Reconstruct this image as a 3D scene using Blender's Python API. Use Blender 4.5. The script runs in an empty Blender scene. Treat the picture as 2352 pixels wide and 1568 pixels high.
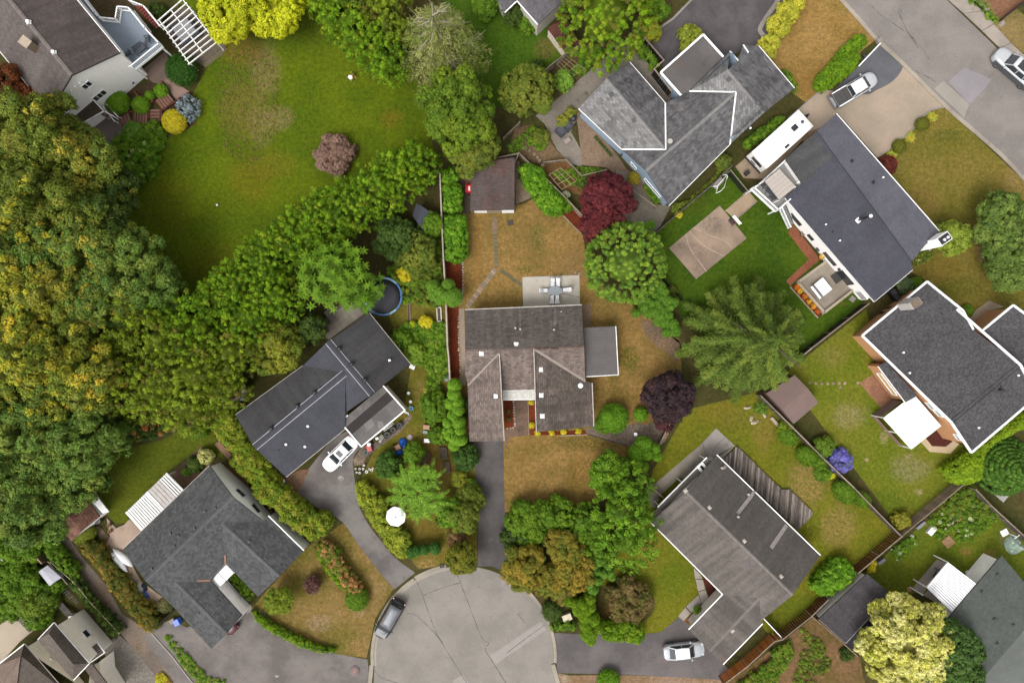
import bpy,bmesh,math,random
import numpy as np
from mathutils import Vector,Matrix
random.seed(11);rng=np.random.default_rng(11)
scene=bpy.context.scene
COL=scene.collection
# camera, light, exposure
S,H=0.05,80.0
cd=bpy.data.cameras.new('camera');cam=bpy.data.objects.new('camera',cd);COL.objects.link(cam)
cam.location=(0,0,H);cam.rotation_euler=(0,0,0)
cd.sensor_fit='HORIZONTAL';cd.sensor_width=36;cd.lens=36*H/(2352*S);cd.clip_end=2000
scene.camera=cam
world=bpy.data.worlds.new("World");scene.world=world;world.use_nodes=True
SUN_EL,SUN_AZ=math.radians(58),math.radians(215)
nt=world.node_tree;bg=nt.nodes['Background']
sky=nt.nodes.new('ShaderNodeTexSky');sky.sky_type='NISHITA';sky.sun_disc=False
sky.sun_elevation=SUN_EL;sky.sun_rotation=SUN_AZ;sky.dust_density=4.0;sky.air_density=1.0;sky.ozone_density=1.0
hs=nt.nodes.new('ShaderNodeHueSaturation');hs.inputs['Saturation'].default_value=0.06
nt.links.new(sky.outputs[0],hs.inputs['Color']);nt.links.new(hs.outputs[0],bg.inputs[0])
bg.inputs[1].default_value=0.15
sd=bpy.data.lights.new('sun','SUN');sd.energy=1.0;sd.angle=math.radians(24);sd.color=(1,.96,.9)
sun=bpy.data.objects.new('sun',sd);COL.objects.link(sun)
dv=Vector((math.sin(SUN_AZ)*math.cos(SUN_EL),math.cos(SUN_AZ)*math.cos(SUN_EL),math.sin(SUN_EL)))
sun.rotation_euler=dv.to_track_quat('Z','Y').to_euler();sun.location=dv*60+Vector((0,0,20))
vs=scene.view_settings;vs.view_transform='Standard';vs.look='None';vs.gamma=1;vs.use_curve_mapping=False
vs.exposure=0.88
# plan coordinates
OX=(0,581.9,1163.8,1739.5);OY=(0,382.8,765.6,1154.6);K=0.26366
def t(c,r,*a):
 """points of the survey tile (c, r) -> plan points"""
 return[(OX[c]+a[i]*K,OY[r]+a[i+1]*K)for i in range(0,len(a),2)]
def t1(c,r,x,y):return(OX[c]+x*K,OY[r]+y*K)
def W(p,z=0.0):
 f=S*(H-z)/H
 return Vector(((p[0]-1176)*f,-(p[1]-784)*f,z))
def lin(v):
 v/=255.0
 return v/12.92 if v<=.04045 else((v+.055)/1.055)**2.4
def C(r,g,b,k=0.57):return(lin(r)*k,lin(g)*k,lin(b)*k)
# object helpers
ORG={}
def link(o,parent=None):
 COL.objects.link(o)
 if parent is not None:o.parent=parent
 return o
def tag(o,label=None,cat=None,group=None,kind=None):
 if label:o['label']=label
 if cat:o['category']=cat
 if group:o['group']=group
 if kind:o['kind']=kind
 return o
def thing(name,label,cat,loc=(0,0,0),rz=0.0,group=None):
 o=bpy.data.objects.new(name,None);o.empty_display_size=.3;link(o)
 o.location=loc;o.rotation_euler=(0,0,rz);ORG[o.name]=Vector(loc)
 return tag(o,label,cat,group)
def children(o):return list(o.children)
def copy_tree(o,parent=None):
 c=o.copy();COL.objects.link(c)
 if parent is not None:c.parent=parent
 for ch in children(o):copy_tree(ch,c)
 return c
class MB:
 """collects polygons for one mesh object"""
 def __init__(s):s.v=[];s.f=[];s.uv=[];s.sm=[]
 def poly(s,pts,uv=None,smooth=False):
  n=len(s.v);s.v+=[tuple(p)for p in pts];s.f.append(list(range(n,n+len(pts))));s.uv.append(uv);s.sm.append(smooth)
 def box(s,c,d,rz=0.0,ax=None):
  """box centred at c with full sizes d; ax = optional 3 axis vectors"""
  c=Vector(c)
  if ax is None:
   ca,sa=math.cos(rz),math.sin(rz)
   ax=(Vector((ca,sa,0)),Vector((-sa,ca,0)),Vector((0,0,1)))
  x,y,z=ax[0]*d[0]/2,ax[1]*d[1]/2,ax[2]*d[2]/2
  n=len(s.v)
  s.v+=[tuple(c+sx*x+sy*y+sz*z)for sx,sy,sz in((-1,-1,-1),(1,-1,-1),(1,1,-1),(-1,1,-1),(-1,-1,1),(1,-1,1),(1,1,1),(-1,1,1))]
  for q in((3,2,1,0),(4,5,6,7),(0,1,5,4),(1,2,6,5),(2,3,7,6),(3,0,4,7)):
   s.f.append([n+i for i in q]);s.uv.append(None);s.sm.append(False)
  return s
 def bar(s,a,b,w,h):
  """beam of width w and height h from a to b"""
  a,b=Vector(a),Vector(b);d=b-a;L=d.length
  if L<1e-6:return s
  x=d/L;up=Vector((0,0,1))
  y=up.cross(x)
  y=y.normalized()if y.length>1e-3 else Vector((0,1,0))
  return s.box((a+b)/2,(L,w,h),ax=(x,y,x.cross(y)))
 def prism(s,pts,z0,z1):
  n=len(s.v);k=len(pts)
  ar=sum(pts[i][0]*pts[(i+1)%k][1]-pts[(i+1)%k][0]*pts[i][1]for i in range(k))
  if ar<0:pts=pts[::-1]
  s.v+=[(p[0],p[1],z0)for p in pts]+[(p[0],p[1],z1)for p in pts]
  def add(f):s.f.append(f);s.uv.append(None);s.sm.append(False)
  add([n+k+i for i in range(k)]);add([n+i for i in range(k)][::-1])
  for i in range(k):j=(i+1)%k;add([n+i,n+j,n+k+j,n+k+i])
  return s
 def tube(s,pts,rad,n=6,cap=True):
  pts=[Vector(p)for p in pts];m=len(pts)
  rad=rad if isinstance(rad,(list,tuple))else[rad]*m
  b0=len(s.v)
  for i,p in enumerate(pts):
   d=(pts[min(i+1,m-1)]-pts[max(i-1,0)]).normalized()
   u=d.orthogonal().normalized()if abs(d.z)<.99 else Vector((1,0,0));w=d.cross(u)
   for k in range(n):
    a=2*math.pi*k/n;s.v.append(tuple(p+(u*math.cos(a)+w*math.sin(a))*rad[i]))
  for i in range(m-1):
   for k in range(n):
    k2=(k+1)%n
    s.f.append([b0+i*n+k,b0+i*n+k2,b0+(i+1)*n+k2,b0+(i+1)*n+k]);s.uv.append(None);s.sm.append(n>5)
  if cap:
   s.f.append([b0+k for k in range(n)][::-1]);s.f.append([b0+(m-1)*n+k for k in range(n)]);s.uv+=[None,None];s.sm+=[False,False]
  return s
 def lathe(s,c,prof,n=14,sy=1.0):
  """prof = [(radius, z)...] turned round a vertical axis at c"""
  b0=len(s.v);m=len(prof)
  for r,z in prof:
   for k in range(n):
    a=2*math.pi*k/n;s.v.append((c[0]+r*math.cos(a),c[1]+sy*r*math.sin(a),c[2]+z))
  for i in range(m-1):
   for k in range(n):
    k2=(k+1)%n
    s.f.append([b0+i*n+k,b0+i*n+k2,b0+(i+1)*n+k2,b0+(i+1)*n+k]);s.uv.append(None);s.sm.append(True)
  s.f.append([b0+(m-1)*n+k for k in range(n)]);s.uv.append(None);s.sm.append(False)
  s.f.append([b0+k for k in range(n)][::-1]);s.uv.append(None);s.sm.append(False)
  return s
 def build(s,name,mat,parent=None,bevel=0.0,kind=None):
  if parent is not None:org=ORG.get(parent.name,Vector((0,0,0)))
  else:
   xs=[p[0]for p in s.v];ys=[p[1]for p in s.v];zs=[p[2]for p in s.v]
   org=Vector(((min(xs)+max(xs))/2,(min(ys)+max(ys))/2,min(zs)))
  me=bpy.data.meshes.new(name)
  me.from_pydata([(x-org.x,y-org.y,z-org.z)for x,y,z in s.v],[],s.f)
  me.polygons.foreach_set('use_smooth',s.sm)
  if any(u is not None for u in s.uv):
   ul=me.uv_layers.new(name='UVMap');k=0
   for u,f in zip(s.uv,s.f):
    for i in range(len(f)):
     if u is not None:ul.data[k].uv=u[i]
     k+=1
  me.materials.append(mat);me.update()
  o=bpy.data.objects.new(name,me);link(o,parent)
  if parent is None:o.location=org
  ORG[o.name]=org
  if bevel:
   m=o.modifiers.new('bevel','BEVEL');m.width=bevel;m.segments=2;m.limit_method='ANGLE'
  if kind:o['kind']=kind
  return o
def box_obj(name,mat,parent,c,d,rz=0.0,bevel=0.0):return MB().box(c,d,rz).build(name,mat,parent,bevel)
# materials
MATS={}
def nodes_of(name):
 m=bpy.data.materials.new(name);m.use_nodes=True
 return m,m.node_tree,m.node_tree.nodes['Principled BSDF']
class N:
 """tiny node builder"""
 def __init__(s,tree):s.t=tree
 def n(s,typ,ins=None,**kw):
  x=s.t.nodes.new(typ)
  for k,v in kw.items():setattr(x,k,v)
  for k,v in(ins or{}).items():
   if hasattr(v,'is_linked')or isinstance(v,bpy.types.NodeSocket):s.t.links.new(v,x.inputs[k])
   else:x.inputs[k].default_value=v
  return x
 def noise(s,vec,scale,detail=3,rough=.55,out=0):return s.n('ShaderNodeTexNoise',{'Vector':vec,'Scale':scale,'Detail':detail,'Roughness':rough}).outputs[out]
 def mix(s,f,a,b,mode='MIX'):
  x=s.n('ShaderNodeMix',data_type='RGBA',blend_type=mode)
  for k,v in((0,f),(6,a),(7,b)):
   if isinstance(v,bpy.types.NodeSocket):s.t.links.new(v,x.inputs[k])
   else:x.inputs[k].default_value=(*v,1)if isinstance(v,tuple)and len(v)==3 else v
  return x.outputs[2]
 def ramp(s,v,a,b,c=0.0,d=1.0):return s.n('ShaderNodeMapRange',{0:v,1:a,2:b,3:c,4:d},interpolation_type='SMOOTHSTEP').outputs[0]
 def math(s,op,a,b=0.0):return s.n('ShaderNodeMath',{0:a,1:b},operation=op).outputs[0]
 def bright(s,col,f):return s.n('ShaderNodeVectorMath',{0:col,'Scale':f},operation='SCALE').outputs[0]
def spots_into(b,col,pos,spots,wob=.55,wscale=.9):
 """patches of another real colour (dry grass, bare soil, washed roof): (plan point, rx, ry, colour, strength)"""
 wob*=2.2
 nz=b.noise(pos,wscale*.55,7,.72)
 fine=b.noise(pos,5.0,4,.7)
 w=b.math('ADD',b.math('MULTIPLY',nz,wob),b.math('MULTIPLY',fine,.75))
 brk=b.ramp(b.noise(pos,3.2,6,.75),.41,.58,.12,1.0)
 for p,rx,ry,c,st in spots:
  wp=W(p);r=(1/(rx*S),1/(ry*S),0.0)
  d=b.n('ShaderNodeVectorMath',{0:pos,1:(wp.x,wp.y,0)},operation='SUBTRACT').outputs[0]
  d=b.n('ShaderNodeVectorMath',{0:d,1:r},operation='MULTIPLY').outputs[0]
  L=b.n('ShaderNodeVectorMath',{0:d},operation='LENGTH').outputs['Value']
  L=b.math('ADD',L,b.math('SUBTRACT',w,(wob+.75)/2))
  f=b.math('MULTIPLY',b.ramp(L,.45,1.2,st,0.0),brk)
  col=b.mix(f,col,c)
 return col
def plain(name,c,rough=.6,metal=0.0,var=.12,scale=3.0,bump=0.0,spec=.5):
 if name in MATS:return MATS[name]
 m,tr,bs=nodes_of(name);b=N(tr)
 pos=b.n('ShaderNodeNewGeometry').outputs['Position']
 f=b.ramp(b.noise(pos,scale,5,.6),.3,.7,1-var,1+var)
 f2=b.ramp(b.noise(pos,scale*6,2,.5),.3,.7,1-var*.5,1+var*.5)
 col=b.bright(c if isinstance(c,bpy.types.NodeSocket)else(*c,),b.math('MULTIPLY',f,f2))
 tr.links.new(col,bs.inputs['Base Color']);bs.inputs['Roughness'].default_value=rough;bs.inputs['Metallic'].default_value=metal
 bs.inputs['Specular IOR Level'].default_value=spec
 if bump:
  bp=b.n('ShaderNodeBump',{'Strength':bump,'Distance':.05,'Height':b.noise(pos,scale*8,3)});tr.links.new(bp.outputs[0],bs.inputs['Normal'])
 MATS[name]=m;return m
def ground_mat(name,a,b_,c_,spots=(),big=.22,mid=1.6,fine=9.0,contrast=.38,bump=.35,c_amt=.5):
 if name in MATS:return MATS[name]
 m,tr,bs=nodes_of(name);b=N(tr)
 pos=b.n('ShaderNodeNewGeometry').outputs['Position']
 off=b.n('ShaderNodeVectorMath',{0:pos,1:(random.uniform(-90,90),random.uniform(-90,90),0)},operation='ADD').outputs[0]
 col=b.mix(b.ramp(b.noise(off,big,6,.6),.36,.64),a,b_)
 col=b.mix(b.math('MULTIPLY',b.ramp(b.noise(off,mid,6,.7),.46,.72),c_amt),col,c_)
 col=spots_into(b,col,pos,spots)
 f=b.ramp(b.noise(off,fine,4,.75),.28,.72,1-contrast,1+contrast)
 f2=b.ramp(b.noise(off,fine*.26,5,.7),.3,.7,1-contrast*.62,1+contrast*.62)
 col=b.bright(col,b.math('MULTIPLY',f,f2))
 tr.links.new(col,bs.inputs['Base Color']);bs.inputs['Roughness'].default_value=.95;bs.inputs['Specular IOR Level'].default_value=.1
 bp=b.n('ShaderNodeBump',{'Strength':bump,'Distance':.08,'Height':b.noise(off,fine,4,.75)});tr.links.new(bp.outputs[0],bs.inputs['Normal'])
 MATS[name]=m;return m
def paved_mat(name,a,b_,grit=.10,rough=.9,spots=(),stain=None,big=.25,fine=7.0):
 """asphalt or concrete: blotches, grit, stains"""
 if name in MATS:return MATS[name]
 m,tr,bs=nodes_of(name);b=N(tr)
 pos=b.n('ShaderNodeNewGeometry').outputs['Position']
 col=b.mix(b.ramp(b.noise(pos,big,7,.62),.35,.65),a,b_)
 if stain:col=b.mix(b.ramp(b.noise(pos,.9,5,.7),.56,.74,0,.6),col,stain)
 col=spots_into(b,col,pos,spots,.5,1.2)
 f=b.ramp(b.noise(pos,fine,3,.8),.25,.75,1-grit,1+grit)
 f2=b.ramp(b.noise(pos,34.0,2,.8),.25,.75,1-grit,1+grit)
 col=b.bright(col,b.math('MULTIPLY',f,f2))
 tr.links.new(col,bs.inputs['Base Color']);bs.inputs['Roughness'].default_value=rough;bs.inputs['Specular IOR Level'].default_value=.25
 bp=b.n('ShaderNodeBump',{'Strength':.25,'Distance':.02,'Height':b.noise(pos,30,3,.8)});tr.links.new(bp.outputs[0],bs.inputs['Normal'])
 MATS[name]=m;return m
def shingle(name,c,row=.19,tab=.36,var=.16,streak=.18,blotch=None,bamt=.5,bth=(.52,.7),spots=(),joint=.55,bscale=.55,grain=.10):
 """asphalt shingle roof: courses, tabs of uneven tone, streaks down the slope, blotches of moss or fade (UV: u along the eave, v up the slope, metres)"""
 if name in MATS:return MATS[name]
 m,tr,bs=nodes_of(name);b=N(tr)
 uv=b.n('ShaderNodeUVMap').outputs[0];pos=b.n('ShaderNodeNewGeometry').outputs['Position']
 br=b.n('ShaderNodeTexBrick',{'Vector':uv,'Scale':1.0,'Mortar Size':.014,'Mortar Smooth':.25,'Bias':0.0,'Brick Width':tab,'Row Height':row,'Color1':(1-var,1-var,1-var,1),'Color2':(1+var,1+var,1+var,1),'Mortar':(joint,joint,joint,1)})
 st=b.n('ShaderNodeMapping',{'Vector':uv,'Scale':(1.1,.10,1)}).outputs[0]
 f=b.ramp(b.noise(st,1.0,5,.6),.3,.7,1-streak,1+streak)
 f=b.math('MULTIPLY',f,b.ramp(b.noise(pos,.35,5,.6),.3,.7,.90,1.10))
 f=b.math('MULTIPLY',f,b.ramp(b.noise(pos,9.0,3,.8),.25,.75,1-grain,1+grain))
 col=(*c,)
 x=b.n('ShaderNodeRGB');x.outputs[0].default_value=(*c,1);col=x.outputs[0]
 if blotch:col=b.mix(b.ramp(b.noise(pos,bscale,6,.65),bth[0],bth[1],0,bamt),col,blotch)
 if spots:col=spots_into(b,col,pos,spots,.35,1.2)
 col=b.mix(1.0,col,br.outputs[0],'MULTIPLY')
 col=b.bright(col,f)
 tr.links.new(col,bs.inputs['Base Color']);bs.inputs['Roughness'].default_value=.92;bs.inputs['Specular IOR Level'].default_value=.2
 bp=b.n('ShaderNodeBump',{'Strength':.5,'Distance':.03,'Height':br.outputs['Fac']});bp.invert=True
 tr.links.new(bp.outputs[0],bs.inputs['Normal'])
 MATS[name]=m;return m
def striped(name,c1,c2,period,duty=.5,axis=0,rough=.7,pos='Object',metal=0.0):
 """flat print or ribs along one object axis"""
 if name in MATS:return MATS[name]
 m,tr,bs=nodes_of(name);b=N(tr)
 co=b.n('ShaderNodeTexCoord').outputs[pos]
 x=b.n('ShaderNodeSeparateXYZ',{0:co}).outputs[axis]
 f=b.math('LESS_THAN',b.math('FRACT',b.math('DIVIDE',x,period)),duty)
 tr.links.new(b.mix(f,c2,c1),bs.inputs['Base Color']);bs.inputs['Roughness'].default_value=rough;bs.inputs['Metallic'].default_value=metal
 MATS[name]=m;return m
def wood_mat(name,a,b_,along=(1,12)):
 """weathered boards: grain streaks"""
 if name in MATS:return MATS[name]
 m,tr,bs=nodes_of(name);b=N(tr)
 co=b.n('ShaderNodeTexCoord').outputs['Object']
 mp=b.n('ShaderNodeMapping',{'Vector':co,'Scale':(along[0],along[1],4)}).outputs[0]
 oi=b.n('ShaderNodeObjectInfo').outputs['Random']
 col=b.mix(b.ramp(b.noise(mp,1.0,5,.65),.3,.7),a,b_)
 col=b.bright(col,b.math('ADD',b.math('MULTIPLY',oi,.5),.75))
 tr.links.new(col,bs.inputs['Base Color']);bs.inputs['Roughness'].default_value=.85;bs.inputs['Specular IOR Level'].default_value=.2
 MATS[name]=m;return m
def glass_mat(name='glass',c=(.02,.025,.03),rough=.08):
 if name in MATS:return MATS[name]
 m,tr,bs=nodes_of(name)
 bs.inputs['Base Color'].default_value=(*c,1);bs.inputs['Roughness'].default_value=rough;bs.inputs['Specular IOR Level'].default_value=.8
 MATS[name]=m;return m
def paint_mat(name,c,metal=.0,rough=.25):
 if name in MATS:return MATS[name]
 m,tr,bs=nodes_of(name);b=N(tr)
 pos=b.n('ShaderNodeNewGeometry').outputs['Position']
 f=b.ramp(b.noise(pos,2.5,4,.6),.3,.7,.93,1.04)
 tr.links.new(b.bright((*c,),f),bs.inputs['Base Color'])
 bs.inputs['Metallic'].default_value=metal;bs.inputs['Roughness'].default_value=rough
 bs.inputs['Coat Weight'].default_value=.22;bs.inputs['Coat Roughness'].default_value=.05;bs.inputs['Specular IOR Level'].default_value=.3
 MATS[name]=m;return m
def leaf_mat(name='leaf',trans=.17):
 if name in MATS:return MATS[name]
 m,tr,bs=nodes_of(name);b=N(tr)
 at=b.n('ShaderNodeAttribute',attribute_name='tint').outputs['Color']
 tr.links.new(at,bs.inputs['Base Color']);bs.inputs['Roughness'].default_value=.6;bs.inputs['Specular IOR Level'].default_value=.1
 tl=b.n('ShaderNodeBsdfTranslucent',{'Color':at});mx=b.n('ShaderNodeMixShader',{0:trans})
 tr.links.new(bs.outputs[0],mx.inputs[1]);tr.links.new(tl.outputs[0],mx.inputs[2])
 tr.links.new(mx.outputs[0],tr.nodes['Material Output'].inputs['Surface'])
 MATS[name]=m;return m
WHITE=plain('white_paint',(.80,.80,.80),.5,var=.05)
OFFWHITE=plain('aged_white_paint',(.64,.63,.61),.6,var=.10)
GLASS=glass_mat()
BLACK=plain('black_plastic',C(38,38,42),.5,var=.2)
DARKMETAL=plain('dark_metal',C(60,60,64),.45,.3)
GALV=plain('galvanised_metal',C(178,180,184),.45,.5)
CONC=paved_mat('concrete',C(170,162,155),C(148,140,132),.08,stain=C(118,110,102))
WOODPALE=wood_mat('pale_weathered_wood',C(176,160,142),C(140,122,104))
WOODBROWN=wood_mat('brown_stained_wood',C(120,72,45),C(88,52,34))
WOODORANGE=wood_mat('orange_stained_wood',C(212,122,52),C(176,96,42))
WOODGREY=wood_mat('grey_weathered_wood',C(120,112,106),C(80,74,70))
WOODDARK=wood_mat('dark_stained_wood',C(52,46,44),C(34,30,30))
BARK=plain('bark',C(92,78,64),.9,var=.3,scale=6)
BARKPALE=plain('pale_bark',C(190,178,158),.9,var=.15,scale=6)
# ground, lawns, roads, paving
def sheet(name,pts,z,mat,parent=None):
 m=MB();P=[W(p)for p in pts]
 ar=sum(P[i].x*P[i-1].y-P[i-1].x*P[i].y for i in range(len(P)))
 if ar>0:P=P[::-1]
 m.poly([(p.x,p.y,z)for p in P])
 o=m.build(name,mat,parent)
 if parent is None:o['kind']='structure'
 return o
def smooth_loop(pts,n=4):
 """closed Catmull-Rom through plan points"""
 out=[];k=len(pts)
 for i in range(k):
  p0,p1,p2,p3=(pts[(i+j-1)%k]for j in range(4))
  for s in range(n):
   u=s/n
   out.append(tuple(.5*(2*p1[d]+(p2[d]-p0[d])*u+(2*p0[d]-5*p1[d]+4*p2[d]-p3[d])*u*u+(3*p1[d]-p0[d]-3*p2[d]+p3[d])*u**3)for d in(0,1)))
 return out
def blob(name,pts,z,mat,jag=3.0):return sheet(name,[(x+random.uniform(-jag,jag),y+random.uniform(-jag,jag))for x,y in smooth_loop(pts,7)],z,mat)
def smooth_line(pts,n=5):
 out=[];k=len(pts)
 for i in range(k-1):
  p0,p1,p2,p3=pts[max(i-1,0)],pts[i],pts[i+1],pts[min(i+2,k-1)]
  for s in range(n):
   u=s/n
   out.append(tuple(.5*(2*p1[d]+(p2[d]-p0[d])*u+(2*p0[d]-5*p1[d]+4*p2[d]-p3[d])*u*u+(3*p1[d]-p0[d]-3*p2[d]+p3[d])*u**3)for d in(0,1)))
 return out+[tuple(pts[-1])]
def band(pts,w):
 """left and right offset lines of a plan polyline, w in metres"""
 P=[W(p)for p in pts];L,R=[],[]
 for i,p in enumerate(P):
  d=(P[min(i+1,len(P)-1)]-P[max(i-1,0)]);d.z=0;d.normalize();nrm=Vector((-d.y,d.x,0))
  L.append(p+nrm*w/2);R.append(p-nrm*w/2)
 return L,R
def ribbon(name,pts,w,z0,z1,mat,parent=None,kind='structure',jag=0.0):
 L,R=band(pts,w);m=MB()
 if jag:
  for q in(L,R):
   for p in q:p.x+=random.uniform(-jag,jag);p.y+=random.uniform(-jag,jag)
 for i in range(len(L)-1):
  a,b,c,d=L[i],L[i+1],R[i+1],R[i]
  m.poly([(p.x,p.y,z1)for p in(a,d,c,b)])
  if z1-z0>.011:
   m.poly([(a.x,a.y,z0),(a.x,a.y,z1),(b.x,b.y,z1),(b.x,b.y,z0)]);m.poly([(d.x,d.y,z1),(d.x,d.y,z0),(c.x,c.y,z0),(c.x,c.y,z1)])
 if z1-z0>.011:
  for a,d in((L[0],R[0]),(R[-1],L[-1])):m.poly([(a.x,a.y,z0),(d.x,d.y,z0),(d.x,d.y,z1),(a.x,a.y,z1)])
 o=m.build(name,mat,parent)
 if parent is None and kind:o['kind']=kind
 return o
DRY=C(158,118,62);DRY2=C(140,100,48);OLIVE=C(98,96,24);GREEN=C(66,92,18);DGREEN=C(52,66,16);BROWNSOIL=C(122,92,66)
soil=ground_mat('soil',C(88,78,46),C(70,70,34),C(76,88,34),contrast=.4)
gz=MB();gz.poly([(-220,-220,0),(220,-220,0),(220,220,0),(-220,220,0)]);g0=gz.build('ground',soil);g0['kind']='structure'
LITTER=C(142,118,84)
lawn1=ground_mat('lawn_big',C(98,114,16),C(82,102,14),C(118,118,28),[((640,50),130,60,DGREEN,.6),(t1(1,0,100,620),40,70,LITTER,.85),(t1(1,0,200,1030),42,35,LITTER,.85),(t1(0,0,2100,420),55,45,C(134,96,52),.8),(t1(0,0,2100,950),60,75,C(126,104,56),.75),(t1(0,0,2260,1100),30,60,LITTER,.6),(t1(1,0,1200,1040),30,26,C(122,98,28),.7),(t1(1,0,150,1430),60,40,C(128,112,36),.6),(t1(0,1,2180,120),60,60,C(122,100,28),.6),(t1(0,1,1500,300),55,90,C(98,90,18),.6),(t1(0,1,1900,850),90,60,C(92,84,18),.6),(t1(0,1,1900,280),60,50,C(92,104,16),.7),(t1(1,0,700,1340),75,72,C(74,90,16),.7),(t1(1,0,600,200),80,60,C(78,86,14),.5)],mid=2.2,c_amt=.4)
sheet('lawn',[(330,-60),(760,-60),(960,180),(1000,360),(820,480),(600,640),(480,700),(380,680),(270,520),(280,420),(395,310),(470,165),(515,90)],.010,lawn1)
lawn_b=ground_mat('lawn_top',C(78,108,26),C(64,96,20),C(100,112,34),[(t1(2,0,350,420),30,30,C(134,108,66),.8)])
sheet('lawn',[(1000,-60),(1180,-60),(1300,120),(1240,180),(1150,250),(1080,200)],.010,lawn_b)
lawn_bl=ground_mat('lawn_lower_left',C(84,98,22),C(98,106,26),C(112,104,42),[(t1(0,2,1500,850),40,12,C(128,104,56),.6),(t1(0,2,1000,1300),30,40,C(88,84,22),.5)])
sheet('lawn',t(0,2,800,1300,880,1150,1100,1000,1400,930,1680,800,1850,850,1960,1100,1760,980,1450,1210,1095,1550,1130,1640,1010,1660,930,1570),.010,lawn_bl)
lawn_c=ground_mat('lawn_centre',C(158,124,72),C(136,110,60),C(108,104,48),[(t1(2,1,270,620),22,42,C(100,100,46),.8),(t1(2,1,150,900),30,10,C(96,100,40),.7),(t1(2,2,1060,220),26,34,C(92,96,26),.9),(t1(2,2,1000,560),50,26,C(96,82,24),.6),(t1(2,1,900,1400),18,24,C(98,92,26),.8),(t1(2,2,700,950),90,20,C(92,86,30),.75),(t1(2,2,620,1250),30,60,C(108,86,26),.6),(t1(2,2,250,1000),40,22,C(114,98,44),.6),(t1(2,1,560,860),40,40,C(140,112,80),.6),(t1(2,2,930,300),14,80,C(92,84,24),.7),(t1(1,1,1960,700),10,90,C(148,104,48),.5)],mid=1.2,c_amt=.7)
sheet('lawn',[(1062,482),(1200,470),(1255,440),(1340,540),(1350,640),(1440,690),(1560,780),(1570,900),(1530,1010),(1420,1060),(1360,1160),(1240,1175),(1158,1175),(1156,1004),(1064,1000),(1050,700)],.010,lawn_c)
lawn_e=ground_mat('lawn_right_green',C(60,88,18),C(76,100,20),C(92,102,26),[(t1(2,1,1650,300),40,40,C(86,92,26),.6),(t1(2,1,1600,900),30,30,C(50,74,14),.6),(t1(3,1,700,1190),26,10,C(112,104,44),.6)])
sheet('lawn',[(1495,545),(1690,385),(1720,440),(1800,470),(1870,590),(1990,690),(1860,800),(1700,850),(1560,720)],.010,lawn_e)
lawn_f=ground_mat('lawn_front_right',C(128,114,50),C(110,106,38),C(148,126,72),[(t1(3,1,2000,330),50,30,C(88,92,28),.7),(t1(3,1,1600,900),60,40,C(118,92,38),.6),(t1(3,0,1650,1180),40,16,C(84,92,32),.7),(t1(3,1,2250,120),30,40,C(160,130,84),.7),(t1(3,1,1800,1050),70,26,C(84,88,26),.7),(t1(3,1,1450,300),40,40,C(130,104,56),.7)],mid=2.0,c_amt=.6)
sheet('lawn',[(2016,366),(2042,342),(2066,318),(2094,292),(2118,268),(2140,254),(2170,246),(2360,424),(2460,520),(2420,760),(2330,700),(2240,740),(2120,640),(2085,620),(2140,560),(2150,520)],.010,lawn_f)
lawn_t=ground_mat('lawn_top_dry',C(164,130,76),C(146,116,60),C(120,108,52),[(t1(3,0,420,700),20,50,C(150,112,60),.7),(t1(3,0,700,60),40,20,C(128,112,50),.6)],mid=1.4,c_amt=.4)
sheet('lawn',[(1775,60),(1860,-60),(1905,-60),(1930,0),(2012,92),(1985,112),(1890,210),(1850,235),(1800,200),(1760,120)],.010,lawn_t)
lawn_h=ground_mat('lawn_lower_right',C(118,118,30),C(100,108,24),C(142,122,56),[(t1(2,2,1850,680),60,40,C(134,110,44),.6),(t1(3,2,430,1300),50,60,C(160,128,82),.85),(t1(3,3,700,200),50,55,C(158,128,80),.8),(t1(2,3,1450,660),40,50,C(94,112,24),.9),(t1(2,3,1250,380),26,50,C(134,104,48),.8),(t1(3,2,60,850),30,50,C(140,112,60),.7),(t1(3,3,350,900),50,30,C(92,108,24),.8),(t1(2,2,2000,760),50,30,C(106,100,44),.6)],mid=1.8)
sheet('lawn',[(1545,1000),(1580,940),(1740,900),(1905,1080),(2066,1228),(1880,1400),(1770,1460),(1650,1330),(1600,1450),(1480,1470),(1400,1420),(1380,1330),(1480,1170),(1500,1080)],.010,lawn_h)
lawn_j=ground_mat('lawn_right_back',C(102,116,26),C(118,120,36),C(134,124,58),[(t1(3,2,800,720),44,34,C(156,140,102),.7),(t1(3,2,1330,1180),54,34,C(150,136,102),.75),(t1(3,2,650,200),40,26,C(138,124,74),.5),(t1(3,2,1100,900),10,16,C(176,154,120),.7),(t1(3,2,1410,1380),12,10,C(176,154,124),.7),(t1(3,2,950,1100),5,6,C(186,158,128),.8),(t1(3,2,1320,1070),7,6,C(176,150,120),.7),(t1(3,2,1100,1450),60,30,C(76,100,22),.7)],mid=2.6,c_amt=.6)
sheet('lawn',[(1800,860),(1990,710),(2010,800),(2060,900),(2200,1020),(2290,1040),(2215,1110),(2075,1226)],.011,lawn_j)
lawn_g=ground_mat('lawn_low_right',C(92,108,26),C(108,116,30),C(126,112,46),[(t1(3,3,1820,420),16,12,C(146,108,62),.8),(t1(3,3,2020,440),16,10,C(160,118,74),.8),(t1(3,3,1850,140),30,26,C(130,118,90),.6),(t1(3,3,2200,300),26,26,C(126,112,88),.8)])
sheet('lawn',[(1960,1335),(2080,1236),(2235,1110),(2285,1165),(2420,1290),(2420,1400),(2100,1360),(2010,1420)],.010,lawn_g)
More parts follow.
